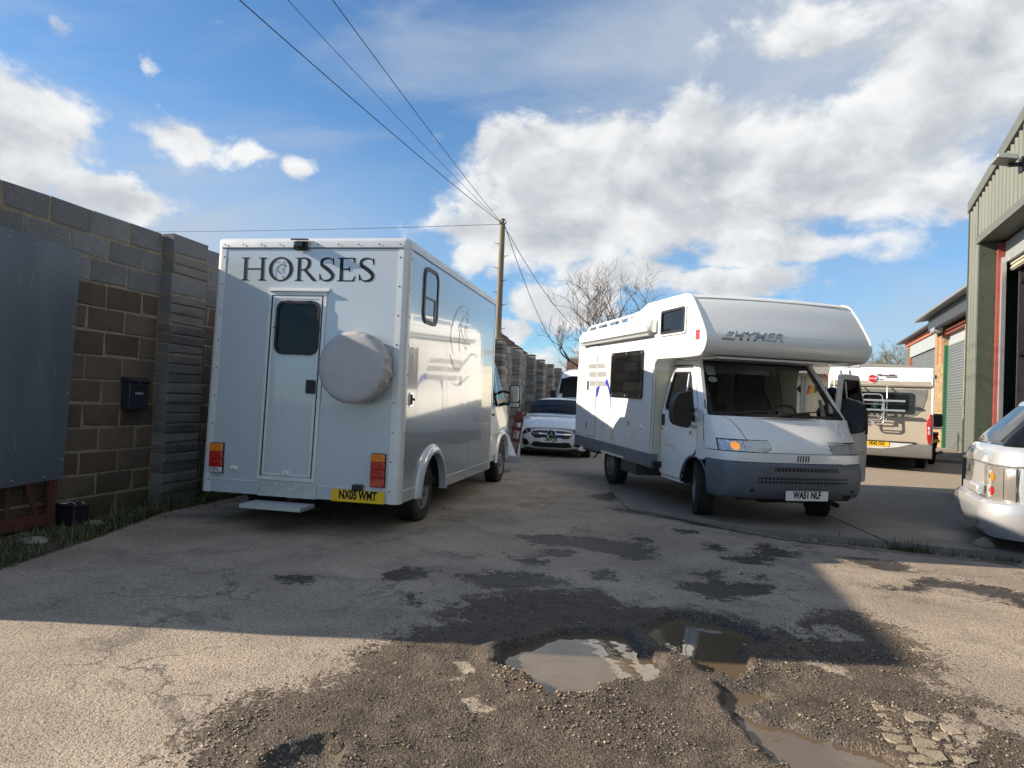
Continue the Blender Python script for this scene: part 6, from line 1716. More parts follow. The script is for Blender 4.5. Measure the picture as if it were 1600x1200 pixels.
# stations along the length: y, bottom, waist, top, half width at waist, half width at top
st = [(.02, .22, .60, .70, .70, .60), (.10, .19, .64, .76, .80, .68), (.30, .18, .70, .83, .868, .74), (.62, .18, .77, .90, .890, .78), (1.05, .18, .83, .965, .896, .80), (1.28, .18, .86, 1.00, .898, .80),
      (1.50, .18, .88, 1.14, .898, .75), (1.75, .18, .90, 1.275, .897, .70), (2.02, .18, .915, 1.385, .896, .645), (2.35, .18, .925, 1.425, .895, .62), (2.8, .18, .94, 1.435, .892, .615), (3.4, .19, .96, 1.40, .885, .60), (3.9, .2, .99, 1.27, .87, .60), (4.3, .3, .98, 1.05, .80, .60), (4.4, .42, .90, .95, .72, .55)]
rows = []
for y, zb, zw, zt, w_, wt in st:
    h_ = [(w_ * .90, zb), (w_ * .985, zb + .10), (w_, zb + .28 if zb + .28 < zw - .06 else zw - .08), (w_, zw - .05), (w_ * .975, zw), (wt + (w_ * .975 - wt) * .22, zw + (zt - zw) * .72), (wt * .95, zt - (zt - zw) * .06 - .004), (wt * .55, zt + .010), (0, zt + .016)]
    rows.append([(x, y, z) for x, z in h_] + [(-x, y, z) for x, z in h_[-2::-1]])
MB().grid(rows).build('body', M_whitep, hc, smooth=40, fix=True)
f_rows = [(.20, .10, .80, .38), (.28, .03, .855, .42), (.40, -.01, .875, .46), (.52, -.015, .875, .50), (.62, .0, .865, .52), (.70, .04, .84, .52), (.74, .09, .81, .50)]
fb_ = front_sheet(f_rows, 'front_bumper', M_whitep, hc, nx_=31, pwr=2.6)
ff, _, _ = row_fn(f_rows, 2.6)


M_grey_in = mat('dark_grille', (.03, .03, .032), .4)
gr = shape([(-.50, .55), (-.40, .46), (.40, .46), (.50, .55), (.46, .615), (.30, .645), (-.30, .645), (-.46, .615)], 'grille', M_grey_in, hc, ff, .004)
mb = MB()
for k in range(26):
    x = -.46 + k * .0368
    for z in np.linspace(.475, .635, 6):
        if abs(x) > .44 and z < .51: continue
        y = ff(x, z, .008); mb.box(x - .004, x + .004, y - .002, y + .002, z - .005, z + .005)
mb.build('grille_pins', M_chrome, gr)
sb = [[(x, ff(x, z, .016), z) for x in np.linspace(-.475, .475, 21)] for z in (.555, .585)]
MB().grid(sb).build('chrome_bar', M_chrome, gr)
mb = MB(); cy = ff(0, .56, .03)
mb.tube([(.098 * math.cos(a), cy, .565 + .098 * math.sin(a)) for a in np.linspace(0, 6.283, 28, endpoint=False)], .010, 6, closed=True)
for a in (90, 210, 330):
    a = R(a); mb.add([(.09 * math.cos(a), cy, .565 + .09 * math.sin(a)), (.020 * math.cos(a + 1.05), cy - .01, .565 + .020 * math.sin(a + 1.05)), (.020 * math.cos(a - 1.05), cy - .01, .565 + .020 * math.sin(a - 1.05))], [(0, 1, 2), (2, 1, 0)])
mb.build('star_emblem', M_chrome, gr)
MB().prism([(x, cy + .012, z) for x, z in circ(0, .565, .096, 24)], (0, .006, 0)).build('emblem_back', M_black, gr, fix=True)
for sx in (-1, 1):
    hl = shape([(sx * x, z) for x, z in [(.50, .60), (.70, .535), (.835, .60), (.845, .66), (.72, .685), (.53, .675)]], 'headlight', M_blackg, hc, ff, .006)
    shape([(sx * x, z) for x, z in [(.55, .655), (.72, .655), (.835, .635), (.84, .655), (.72, .678), (.55, .672)]], 'daytime_lamp', M_clear, hl, ff, .012)
    for x in (.60, .71): shape([(sx * x + a, b_) for a, b_ in circ(0, .61, .032, 12)], 'projector', M_clear, hl, ff, .012)
    ai = shape([(sx * x, z) for x, z in [(.52, .30), (.58, .41), (.70, .44), (.82, .42), (.84, .28), (.68, .26)]], 'side_intake', M_black, hc, ff, .005)
    shape([(sx * x, z) for x, z in [(.56, .345), (.82, .335), (.82, .35), (.565, .36)]], 'intake_fin', M_grey_in, ai, ff, .010)
    wm = MB().ico((sx * 1.0, 1.52, .985), .10, 2, (1.0, .8, .72)).build('door_mirror', M_whitep, hc, smooth=60)
    MB().box(min(sx * .86, sx * .96), max(sx * .86, sx * .96), 1.5, 1.56, .93, .96).build('mirror_arm', M_black, wm)
    wheel(hc, sx * .78, .78, .325, .325, .21, sx, rimr=.215, rim_mat=M_alu); wheel(hc, sx * .78, 3.5, .325, .325, .21, sx, rimr=.215, rim_mat=M_alu)
    for y0 in (.78, 3.5):
        MB().prism([(sx * .898, u, v) for u, v in circ(y0, .325, .355, 20)], (-sx * .02, 0, 0)).build('wheel_well', M_black, hc, fix=True)
    sg = [(1.62, .905), (3.3, .955), (3.1, 1.28), (2.4, 1.35), (2.05, 1.31)]
    MB().prism([(sx * (.905 - max(0, v - .9) * .52), u, v) for u, v in sg], (sx * .004, 0, 0)).build('side_window', M_pane, hc, fix=True)
shape([(-.50, .28), (-.42, .375), (.42, .375), (.50, .28), (.40, .245), (-.40, .245)], 'lower_intake', M_black, hc, ff, .004)
MB().grid([[(x, ff(x, z, .02), z) for x in np.linspace(-.80, .80, 25)] for z in (.195, .225)]).build('front_splitter', M_chrome, hc)
plate(hc, 'LM19 JZR', -.262, .258, .365, .475, ff(0, .42) - .012, M_platew)
# windscreen laid just over the body
wsr = []
for y, zt, wt, wl_ in ((1.315, 1.012, .775, 0), (1.50, 1.14, .725, 0), (1.75, 1.275, .675, 0), (1.97, 1.368, .62, 0)):
    wsr.append([(x * wt, y - .006, zt + .016 - .03 * abs(x) ** 3 + .012) for x in np.linspace(-1, 1, 15)])
wsc = MB().grid(wsr).build('windscreen', M_pane, hc, smooth=60)
MB().tube([(-.72, 1.29, 1.02), (-.60, 1.40, 1.10), (-.48, 1.42, 1.06)], .008, 5).tube([(-.1, 1.28, 1.015), (.5, 1.31, 1.03)], .008, 5).build('wiper', M_black, wsc)
MB().lathe([(.028, 0), (.026, .006), (.001, .006)], 14, Matrix.Translation((0, .28, .838)) @ Matrix.Rotation(R(-75), 4, 'Y')).build('bonnet_badge', M_chrome, hc)
MB().box(-.75, .75, .1, 4.3, .14, .2).build('undertray', M_dark, hc)

# ------------------------------------------------------------------ white van with its bonnet up, further back
hz = ZG(2.6, 24)
vn = thing('panel_van', 'white high roofed van with its black lined bonnet raised behind the hatchback', 'van', (2.40, 23.2, hz), (0, 0, -0.10))
st = [(.0, .35, .80, .98, .82, .72), (.25, .30, .95, 1.10, .94, .82), (.75, .30, 1.10, 1.22, .98, .86), (1.30, .30, 1.22, 1.75, .99, .84), (1.62, .30, 1.24, 2.02, .99, .80), (1.95, .30, 1.25, 2.20, .99, .76), (2.4, .30, 1.25, 2.29, .99, .74), (4.6, .32, 1.25, 2.29, .98, .74), (5.2, .36, 1.2, 2.24, .96, .72)]
rows = []
for y, zb, zw, zt, w_, wt in st:
    h_ = [(w_ * .94, zb), (w_, zb + .15), (w_, zw - .1), (w_ * .985, zw), (wt + (w_ - wt) * .35, zw + (zt - zw) * .78), (wt, zt - .04), (wt * .5, zt + .02), (0, zt + .03)]
    rows.append([(x, y, z) for x, z in h_] + [(-x, y, z) for x, z in h_[-2::-1]])
MB().grid(rows).add([p for p in rows[0]], [tuple(range(len(rows[0])))]).build('body', M_white, vn, smooth=40, fix=True)
MB().grid([[(x * w_, y - .012, z + .02 - .03 * abs(x) ** 3) for x in np.linspace(-1, 1, 9)] for y, z, w_ in ((.95, 1.40, .86), (1.30, 1.76, .82), (1.52, 1.94, .80))]).build('windscreen', M_pane, vn, smooth=60)
bn_ = MB().prism([(-.74, .82, 1.25), (.74, .82, 1.25), (.70, .48, 1.90), (.42, .44, 1.985), (-.42, .44, 1.985), (-.70, .48, 1.90)], (0, -.03, .0)).build('bonnet', M_black, vn, bevel=.02)
MB().box(-.74, .74, -.02, .7, .85, 1.1).build('engine_bay', M_dark, vn)
for sx in (-1, 1):
    MB().box(min(sx * .5, sx * .8), max(sx * .5, sx * .8), -.03, .1, .70, .92).build('headlight', M_clear, vn, bevel=.03)
    wheel(vn, sx * .84, .9, .33, .33, .2, sx); wheel(vn, sx * .84, 4.2, .33, .33, .2, sx)
    MB().box(min(sx * .99, sx * 1.16), max(sx * .99, sx * 1.16), 1.0, 1.1, 1.2, 1.5).build('door_mirror', M_black, vn, bevel=.03)
MB().box(-.5, .5, -.04, 0, .4, .62).build('grille', M_black, vn)

# ------------------------------------------------------------------ the beige and white motorhome seen from behind, bike rack on its back
hz = -0.02
br = thing('motorhome', 'white and beige motorhome seen from behind with a silver bike rack folded on its rear', 'motorhome', (9.022, 17.118, hz), (0, 0, -0.515))
M_beige = mat('beige_panel', (.44, .395, .32), .42, coat=.4, var=.03, dirt=.08)
M_brgrey = mat('warm_grey_panel', (.20, .195, .185), .4, coat=.4, var=.04)
bp = [(-1.14, 2.40), (-1.12, 2.50), (-1.05, 2.53), (1.05, 2.53), (1.12, 2.50), (1.14, 2.40), (1.14, .62), (-1.14, .62)]
MB().prism([(x, .06, z) for x, z in bp], (0, 6.2, 0)).build('body', M_white, br, bevel=.02, fix=True)
MB().prism([(-1.10, 0.02, .62), (-1.10, .0, 1.2), (-1.10, 0.0, 2.02), (-1.10, .05, 2.06), (-1.10, .06, 2.06), (-1.10, .06, .62)], (2.20, 0, 0)).build('rear_panel', M_beige, br, bevel=.01, fix=True)
rl = [(0.06, 2.07), (-.03, 2.075), (-.045, 2.10), (-.045, 2.16), (-.02, 2.30), (.02, 2.48), (.06, 2.53)]
MB().prism([(-1.13, y, z) for y, z in rl], (2.26, 0, 0)).build('rear_cowl', M_white, br, bevel=.012, fix=True, smooth=50)
MB().prism([(-1.09, -.028, 2.06), (1.09, -.028, 2.06), (1.09, -.050, 2.10), (-1.09, -.050, 2.10)], (0, .02, 0)).prism([(-1.09, -.0455, 2.105), (1.09, -.0455, 2.105), (1.08, -.0455, 2.19), (-1.08, -.0455, 2.19)], (0, .005, 0)).build('cowl_band', M_beige, br, fix=True)
wp = [(-1.02, 2.00), (1.02, 2.00), (1.00, 1.80), (.92, 1.52), (.80, 1.38), (.60, 1.32), (-.60, 1.32), (-.80, 1.38), (-.92, 1.52), (-1.0, 1.80)]
MB().prism([(x, -.002, z) for x, z in wp], (0, -.006, 0)).build('window_surround', M_brgrey, br, fix=True, bevel=.003)
wn = MB().prism([(x, -.008, z) for x, z in rrect(-.70, .72, 1.42, 1.92, .04)], (0, -.03, 0)).build('rear_window', M_blackg, br, fix=True, bevel=.006)
MB().prism([(x, -.039, z) for x, z in rrect(-.64, .64, 1.47, 1.87, .03)], (0, -.003, 0)).build('pane', M_pane, wn, fix=True)
MB().prism([(-1.15, .0, .36), (-1.15, -.05, .46), (-1.15, -.05, .66), (-1.15, .0, .70), (-1.15, .5, .70), (-1.15, .5, .36)], (2.30, 0, 0)).build('rear_bumper', mat('grey_rear_bumper', (.17, .165, .16), .5, var=.05, dirt=.2, dirt_col=(.3, .28, .25)), br, bevel=.02, fix=True)
MB().prism([(x, -.053, z) for x, z in [(-.75, .70), (.75, .70), (.45, .60), (.1, .545), (-.4, .545), (-.7, .58)]], (0, -.006, 0)).build('bumper_inlay', M_trim, br, fix=True)
MB().box(-.8, .8, -.03, .0, .70, .735).build('bumper_gap', M_black, br)
plate(br, 'HD62 CUC', -.28, .24, .60, .71, -.062, M_yellow)
for sx in (-1, 1):
    o_ = [(sx * 1.02, .98), (sx * 1.01, 1.15), (sx * 1.03, 1.30), (sx * 1.09, 1.44), (sx * 1.125, 1.40), (sx * 1.13, 1.1), (sx * 1.12, .74), (sx * 1.06, .70), (sx * 1.03, .80)]
    tl_ = MB().prism([(x, -.002, z) for x, z in o_], (0, -.05, 0)).build('tail_lamp', M_red, br, fix=True, bevel=.014)
    MB().prism([(sx * 1.065 + a * .55, -.053, b_) for a, b_ in circ(0, 1.08, .05, 14)], (0, -.008, 0)).prism([(sx * 1.07 + a * .55, -.053, b_) for a, b_ in circ(0, .98, .05, 14)], (0, -.008, 0)).build('clear_lens', M_clear, tl_, fix=True, bevel=.004)
    MB().box(min(sx * 1.10, sx * 1.15), max(sx * 1.10, sx * 1.15), -.01, .05, .72, 2.35).build('corner_moulding', M_white, br, bevel=.01)
    MB().box(min(sx * 1.14, sx * 1.20), max(sx * 1.14, sx * 1.20), .05, .2, 2.27, 2.36).build('marker_lamp', M_red, br, bevel=.01)
    wheel(br, sx * .93, 1.7, .345, .345, .22, sx)
MB().box(-1.0, 1.0, .3, 6, .36, .6).build('underbody', M_dark, br)
# folded bike rack
M_rack = mat('anodised_rack_tube', (.74, .75, .77), .25, metal=.8)
rk = MB()
for x in (-.42, .17):
    rk.tube([(x, -.05, 2.07), (x, -.11, 2.02), (x, -.12, 1.2)], .017, 8)
MB_r = lambda z0, z1, x0, x1, y: [(x, y, z) for x, z in rrect(x0, x1, z0, z1, .09, 4)]
rk.tube(MB_r(1.13, 1.72, -.36, .12, -.22), .017, 8, closed=True)
rk.tube(MB_r(1.24, 1.86, -.37, .08, -.16), .016, 8, closed=True)
for z, x0, x1, y in ((1.71, -.78, .56, -.20), (1.48, -.30, .56, -.22)):
    rk.box(x0, x1, y - .03, y + .03, z - .022, z + .022)
for z, y in ((1.62, -.14), (1.33, -.17), (1.20, -.23)): rk.tube([(-.34, y, z), (.09, y, z)], .012, 6)
bk = rk.build('bike_rack', M_rack, br, smooth=50)
cl_ = MB()
for x in (-.36, .12):
    for z in (1.62, 1.42, 1.36): cl_.box(x - .035, x + .05, -.20, -.10, z - .02, z + .02)
cl_.build('rack_clamps', M_black, bk)
ld = MB().tube([(-.80, -.06, 2.50), (-.80, -.12, 2.30), (-.80, -.10, 1.05)], .016, 8).tube([(-1.0, -.06, 2.50), (-1.0, -.12, 2.30), (-1.0, -.10, 1.05)], .016, 8)
for z in np.arange(1.15, 2.4, .25): ld.tube([(-1.0, -.11, z), (-.80, -.11, z)], .013, 6)
ld.build('ladder', M_rack, br, smooth=50)
MB().tube([(-.9, .0, 2.53), (-.9, -.06, 2.62), (-.6, -.0, 2.62), (-.6, .1, 2.53)], .016, 6).build('ladder_top', M_white, br)
MB().box(-.75, -.45, .02, .22, 2.53, 2.60).build('aerial_base', M_white, br, bevel=.02)
# roundel and marks on the cowl
mk = MB().prism([(x, -.032 - (2.32 - z) * .10, z) for x, z in circ(-.16, 2.245, .105, 24)], (0, -.012, 0)).build('roundel', M_platew, br, fix=True)
MB().prism([(x, -.046 - (2.32 - z) * .10, z) for x, z in circ(-.16, 2.245, .092, 24)], (0, -.004, 0)).build('red_disc', mat('signal_red', (.55, .015, .02), .4), mk, fix=True)
MB().box(-.25, -.07, -.064, -.058, 2.232, 2.262).build('white_bar', M_platew, mk)
text_obj('roundel_lettering', 'Bürstner', .035, mat('signal_red', (.55, .015, .02)), mk, (-.16, -.0645, 2.247), FRONT, bold=.001, depth=.0005)
MB().box(-.06, .05, -.05, -.02, 2.335, 2.355).box(.19, .33, -.045, -.02, 2.335, 2.352).build('black_vents', M_black, br)
MB().box(.08, .17, -.05, -.02, 2.325, 2.345).build('red_mark', M_red, br)
MB().box(.13, .34, -.05, -.02, 2.285, 2.315).build('grey_mark', M_cool, br)
MB().box(-.03, .05, -.062, -.02, 2.225, 2.235).build('mark_line', M_cool, br)
text_obj('window_disc', '0', .10, mat('pale_green_mark', (.25, .5, .42), .5), wn, (-.10, -.044, 1.575), FRONT, bold=.003)
MB().prism([(x, -.0425, z) for x, z in rrect(-.17, -.03, 1.50, 1.66, .02)], (0, -.001, 0)).build('window_sticker', mat('dark_green_mark', (.02, .10, .09), .5), wn, fix=True)

# motor scooter beyond it, half hidden
sc = thing('motor_scooter', 'black and red motor scooter with a black top box beside the roller shutter', 'scooter', (11.60, 19.2, ZG(12, 19.2)), (0, 0, -.35))
wheel(sc, 0, 0.0, .27, .27, .11, 1, rimr=.17, name='wheel'); wheel(sc, 0, 1.3, .27, .27, .11, 1, rimr=.17)
MB().prism([(-.13, .0, .42), (-.13, .75, .38), (-.13, .85, .72), (-.13, .0, .80), (-.13, -.22, .72)], (.26, 0, 0)).build('body', M_black, sc, bevel=.04)
MB().prism([(-.14, -.1, .78), (-.14, .7, .74), (-.14, .7, .84), (-.14, -.12, .88)], (.28, 0, 0)).build('saddle', M_redpaint, sc, bevel=.03)
MB().box(-.17, .17, -.45, -.08, 1.02, 1.38).build('top_box', M_black, sc, bevel=.06, seg=3)
MB().box(-.18, .18, -.4, -.1, .96, 1.01).build('rack', M_platew, sc)
MB().box(-.12, .12, -.33, -.31, .60, .68).build('number_plate', M_yellow, sc)
MB().box(-.08, .08, -.30, -.24, .70, .76).build('tail_lamp', M_red, sc)
MB().tube([(0, 1.30, .27), (0, 1.05, .95), (-.3, .98, 1.05)], .03, 6).tube([(0, 1.05, .95), (.3, .98, 1.05)], .025, 6).build('fork_and_bars', M_black, sc)
MB().tube([(.12, .1, .28), (.16, -.35, .34)], .05, 8).tube([(.14, .5, .24), (.14, .1, .27)], .025, 8).build('exhaust', M_chrome, sc)

# ------------------------------------------------------------------ silver off-roader, only its rear corner in frame
rx = R(24)
rr4 = thing('off_roader', 'silver off road estate car showing only its rear corner at the right edge', 'car', (4.78, 6.95, -.27), (0, 0, -rx))
M_silverp = mat('silver_car_paint', (.52, .535, .55), .34, metal=.45, coat=1.0, var=.02, dirt=.10, dirt_col=(.34, .32, .29), dscale=2, rvar=.03)
LEN, WID = 4.9, 1.95                                   # +X forward, the near side at y = 0, the far at y = WID


def rring(z, x0, x1, y0, y1, r_, n=8, rf=None):
    out = []
    for cx, cy, a0 in ((x0 + r_, y1 - r_, 90), (x0 + r_, y0 + r_, 180), (x1 - r_, y0 + r_, 270), (x1 - r_, y1 - r_, 0)):
        for k in range(n + 1):
            a = R(a0 + 90 * k / n); out.append((cx + r_ * math.cos(a), cy + r_ * math.sin(a), z))
    out.append(out[0]); return out


def stack(levels, nm, m, parent, smooth=40, rad=.33, cap=False):
    rows = [rring(z, x0, LEN, y0, WID - y0, rad) for z, x0, y0 in levels]
    mb = MB().grid(rows)
    return mb.build(nm, m, parent, smooth=smooth, fix=True)


stack([(.44, .16, .10), (.40, .05, .03), (.47, .0, .0), (.55, -.035, -.012), (.66, -.045, -.015), (.74, -.03, -.008), (.77, .01, .012), (.775, .08, .05)], 'rear_bumper', M_silverp, rr4)
stack([(.34, .30, .16), (.38, .12, .05), (.44, .15, .09)], 'bumper_skirt', M_black, rr4)
stack([(.76, .07, .03), (.90, .06, .02), (1.12, .07, .03)], 'body_side', M_silverp, rr4)
stack([(1.115, .070, .030), (1.135, .058, .018), (1.24, .075, .030), (1.30, .11, .055), (1.325, .15, .085)], 'shoulder', M_silverp, rr4)
stack([(1.32, .16, .095), (1.345, .17, .10), (1.42, .22, .125), (1.58, .37, .165), (1.76, .54, .215)], 'side_glass', M_pane, rr4, rad=.25)
stack([(1.76, .54, .21), (1.80, .56, .22), (1.845, .62, .26), (1.87, .8, .4)], 'roof', M_silverp, rr4, rad=.25)


def patch_on(levels, t0, t1, nm, m, parent, rad=.33, n=14):
    """strip over the near rear corner: t 0 on the rear face, 1 along the side"""
    rows = []
    for z, x0, y0, off in levels:
        row = []
        for k in range(n + 1):
            t_ = t0 + (t1 - t0) * k / n
            s_ = (t_ - .5) * 1.6
            L = rad * math.pi / 2
            if s_ < -L / 2: row.append((x0 - off, y0 + rad + (-L / 2 - s_), z))
            elif s_ > L / 2: row.append((x0 + rad + (s_ - L / 2), y0 - off, z))
            else:
                a = R(180) + (s_ / L + .5) * R(90); row.append((x0 + rad + (rad + off) * math.cos(a), y0 + rad + (rad + off) * math.sin(a), z))
        rows.append(row)
    return MB().grid(rows).build(nm, m, parent, smooth=60)


M_smoke = mat('smoked_lens', (.27, .25, .225), .16, coat=1.0, metal=.35, var=.08)
tl_ = patch_on([(.775, .065, .027, .003), (.80, .063, .024, .008), (1.09, .063, .024, .008), (1.112, .068, .029, .003)], .22, .56, 'tail_lamp', M_smoke, rr4)
patch_on([(.79, .063, .024, .010), (1.10, .063, .024, .010)], .49, .494, 'lens_rib', M_black, tl_, n=2)
for zc, mcol in ((1.005, M_amber), (.865, M_red)):
    def disc(r0, t_c, m, nm, off, half=None):
        mb = MB(); fanpts = []
        for k in range(20):
            a = 2 * math.pi * k / 20
            s_ = (t_c - .5) * 1.6 + r0 * math.cos(a)
            if half and math.cos(a) < -.1: s_ = (t_c - .5) * 1.6 - .1 * r0
            L = .33 * math.pi / 2; aa = R(180) + (s_ / L + .5) * R(90)
            fanpts.append((.063 + .33 + (.33 + off) * math.cos(aa), .024 + .33 + (.33 + off) * math.sin(aa), zc + r0 * math.sin(a)))
        c_ = Vector((0, 0, 0))
        for p in fanpts: c_ += Vector(p)
        c_ /= 20
        mb.add(fanpts + [c_], [(k, (k + 1) % 20, 20) for k in range(20)]).build(nm, m, tl_, fix=False)
    disc(.072, .375, M_clear, 'lamp_bowl', .0105); disc(.050, .395, mcol, 'lamp_colour', .013, True)
patch_on([(1.1135, .070, .030, .002), (1.1185, .070, .030, .002)], .3, 1.6, 'shut_line', M_black, rr4, n=30)
patch_on([(.78, .064, .02, .004), (1.11, .064, .02, .004)], .563, .571, 'door_gap', M_black, rr4, n=2)
patch_on([(.50, -.0, 0, .015), (.53, -.02, -.006, .015)], .28, .34, 'reflector', M_red, rr4, n=3)
MB().box(.50, .58, 1.62, 1.75, .45, .5).build('tow_bracket', M_dark, rr4)
MB().box(-.03, .05, .45, 1.2, .80, .90).build('tailgate_lip', M_silverp, rr4, bevel=.02)
MB().tube([(.18, .40, 1.36), (.36, .42, 1.57), (.56, .45, 1.79)], .018, 6).build('tailgate_edge', M_black, rr4)
for x_ in (1.05, 3.9):
    for yy, sg in ((.022, -1), (WID - .022, 1)):
        MB().prism([(x_ + .43 * math.cos(R(a)), yy, max(.36, .40 + .43 * math.sin(R(a)))) for a in range(0, 361, 12)], (0, sg * .012, 0)).build('wheel_arch', M_black, rr4, fix=True)
for x_ in (1.75, 2.75, 3.45):
    MB().box(x_, x_ + .008, .012, .03, .46, 1.31).build('door_seam', M_black, rr4)
for x_ in (1.9, 2.9): MB().box(x_, x_ + .18, -.002, .03, 1.16, 1.20).build('door_handle', M_silverp, rr4, bevel=.008)
MB().box(1.5, 3.45, .0, .05, .40, .50).build('sill', M_black, rr4, bevel=.01)
for yy in (.10, WID - .10):
    wheel(rr4, 0, 0, 0, .37, .26, 1, rimr=.24, rim_mat=M_alu).matrix_local = Matrix.Translation((1.05, yy, .37)) @ Matrix.Rotation(R(-90 if yy < 1 else 90), 4, 'Z')
    wheel(rr4, 0, 0, 0, .37, .26, 1, rimr=.24, rim_mat=M_alu).matrix_local = Matrix.Translation((3.9, yy, .37)) @ Matrix.Rotation(R(-90 if yy < 1 else 90), 4, 'Z')
tag(MB().ico((0, 0, .05), .10, 2, (1.1, .8, .8), .15).build('kerb_stone', M_frag, None, smooth=30, loc=(4.95, 7.25, -.03)), 'pale broken stone lying under the off roader bumper', 'stone')

# ------------------------------------------------------------------ green steel workshop on the right
ws0 = thing('steel_workshop', 'green profiled steel workshop with a tall open doorway at the right edge', 'building', (8.08, 12.32, 0), (0, 0, -0.364))
M_green = mat('olive_green_cladding', (.112, .124, .104), .5, metal=.1, var=.07, vscale=1.5, stretch=(1, 1, .3), dirt=.18, dirt_col=(.20, .19, .16))
M_green2 = mat('dark_green_flashing', (.065, .085, .060), .45, metal=.1, var=.08, dirt=.2, dirt_col=(.12, .12, .09))
M_grflash = mat('grey_green_flashing', (.125, .135, .115), .5, metal=.1, var=.06, dirt=.2, dirt_col=(.2, .2, .18))
SLP = (5.611 - 5.139) / 2.782
def rake(y): return 5.14 - (y - .148) * SLP


def corr(y0, y1, zlo, zhi, nm, parent):
    """profiled sheet: trapezoid ribs along z"""
    mb = MB(); y = y0; prof_ = []
    while y < y1:
        prof_ += [(0.0, y), (0.0, y + .085), (-.032, y + .105), (-.032, y + .145), (0, y + .165)]; y += .19
    prof_ = [(x, min(yy, y1)) for x, yy in prof_]
    lo = [(x, yy, zlo) for x, yy in prof_]; hi = [(x, yy, zhi(yy)) for x, yy in prof_]
    return mb.grid([lo, hi]).build(nm, M_green, parent)


# gable wall: jamb strip beyond the door, panel above it (joints as in the sheeting)
corr(-.40, .13, -.05, lambda y: rake(y) - .03, 'cladding', ws0)
y = -.40
k = 0
while y > -8.5:
    corr(y - 1.14, y, 4.44, lambda q: rake(max(q, -4.4)) - .03 - max(0, -4.4 - q) * SLP, 'cladding', ws0); y -= 1.14
corr(-14, -8.9, -.05, lambda q: rake(-4.4 - (q + 4.4)) - .03, 'cladding', ws0)
MB().box(-.045, .08, .125, .165, -.05, 5.12).build('corner_flashing', M_green2, ws0)
fl_ = MB()
fl_.prism([(-.06, .20, rake(.20) - .10), (-.06, -4.4, rake(-4.4) - .10), (-.06, -4.4, rake(-4.4) + .09), (-.06, .20, rake(.20) + .09)], (.10, 0, 0)).build('verge_flashing', M_grflash, ws0, fix=True)
MB().prism([(-.06, -4.4, rake(-4.4) - .10), (-.06, -9.2, rake(.4) - .10), (-.06, -9.2, rake(.4) + .09), (-.06, -4.4, rake(-4.4) + .09)], (.10, 0, 0)).build('verge_flashing', M_grflash, ws0, fix=True)
# roof and far wall
MB().prism([(0.04, .20, rake(.2)), (0.04, -4.4, rake(-4.4)), (0.04, -9.2, rake(.4)), (0.04, -9.2, rake(.4) + .06), (0.04, -4.4, rake(-4.4) + .06), (0.04, .20, rake(.2) + .06)], (16, 0, 0)).build('roof', M_grflash, ws0, fix=True)
MB().box(.1, 16, .10, .16, -.05, 5.0).build('side_wall', M_green2, ws0)
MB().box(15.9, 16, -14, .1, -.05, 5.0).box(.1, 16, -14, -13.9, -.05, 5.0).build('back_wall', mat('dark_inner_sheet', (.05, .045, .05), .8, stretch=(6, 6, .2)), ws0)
# door reveal: jamb, lintel trim, red steel frame, shutter box
MB().box(-.010, .28, -.465, -.405, -.05, 4.43).build('jamb', M_green2, ws0)
jb = MB()
for z in np.arange(.4, 4.4, .75):
    for x in (.05, .22): jb.lathe([(.012, 0), (.009, .006), (.001, .006)], 8, Matrix.Translation((x, -.465, z)) @ Matrix.Rotation(R(-90), 4, 'Z'))
jb.build('jamb_screws', M_dark, ws0)
MB().box(-.05, -.002, -8.9, -.40, 4.33, 4.46).box(-.010, .40, -8.9, -.468, 4.36, 4.42).build('lintel_trim', M_grflash, ws0)
for b_ in ((.24, .34, -.56, -.470, -.05, 4.32), (.36, .46, -8.86, -8.78, -.05, 4.3)): MB().box(*b_).build('door_frame', M_redpaint, ws0)
MB().box(.28, .34, -.66, -.565, -.05, 4.05).build('guide_rail', M_alu, ws0)
sbx = MB().box(.345, .75, -8.7, -.48, 3.97, 4.33).build('shutter_box', M_cool, ws0, bevel=.01)
MB().box(.42, .48, -8.7, -.56, 3.83, 3.965).box(.40, .42, -8.7, -.56, 3.85, 3.88).box(.40, .42, -8.7, -.56, 3.92, 3.95).build('shutter_bottom_rail', mat('cream_shutter_rail', (.42, .39, .31), .5), ws0)
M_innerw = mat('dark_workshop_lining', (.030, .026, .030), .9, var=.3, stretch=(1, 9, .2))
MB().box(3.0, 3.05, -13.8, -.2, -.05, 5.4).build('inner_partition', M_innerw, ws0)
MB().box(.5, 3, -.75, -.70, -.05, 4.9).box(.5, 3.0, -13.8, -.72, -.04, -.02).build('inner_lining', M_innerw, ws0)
mb = MB()
for z in (1.2, 2.4, 3.6): mb.box(.5, 2.98, -.82, -.76, z, z + .08).box(2.92, 2.98, -13, -.85, z, z + .08)
mb.build('sheeting_rail', M_dark, ws0)
flt = thing('floodlight', 'grey flat floodlight bracketed to the profiled gable above the workshop door', 'floodlight', (8.08, 12.32, 0), (0, 0, -0.364))
Mf = Matrix.Translation((-.24, -2.72, 5.03)) @ Matrix.Rotation(R(12), 4, 'Y')
MB().box(-.13, .13, -.17, .17, -.028, .028, Mf).build('lamp_body', M_cool, flt, bevel=.012)
MB().box(-.11, .11, -.15, .15, -.033, -.029, Mf).build('lamp_glass', mat('floodlight_glass', (.16, .155, .14), .25), flt)
mb = MB()
for k in range(7): mb.box(-.11, .11, -.15 + k * .048, -.143 + k * .048, .028, .05, Mf)
mb.build('cooling_fins', M_cool, flt)
MB().box(-.20, -.05, -2.74, -2.69, 4.93, 4.98).box(-.05, -.034, -2.79, -2.64, 4.84, 5.05).build('bracket', M_black, flt)

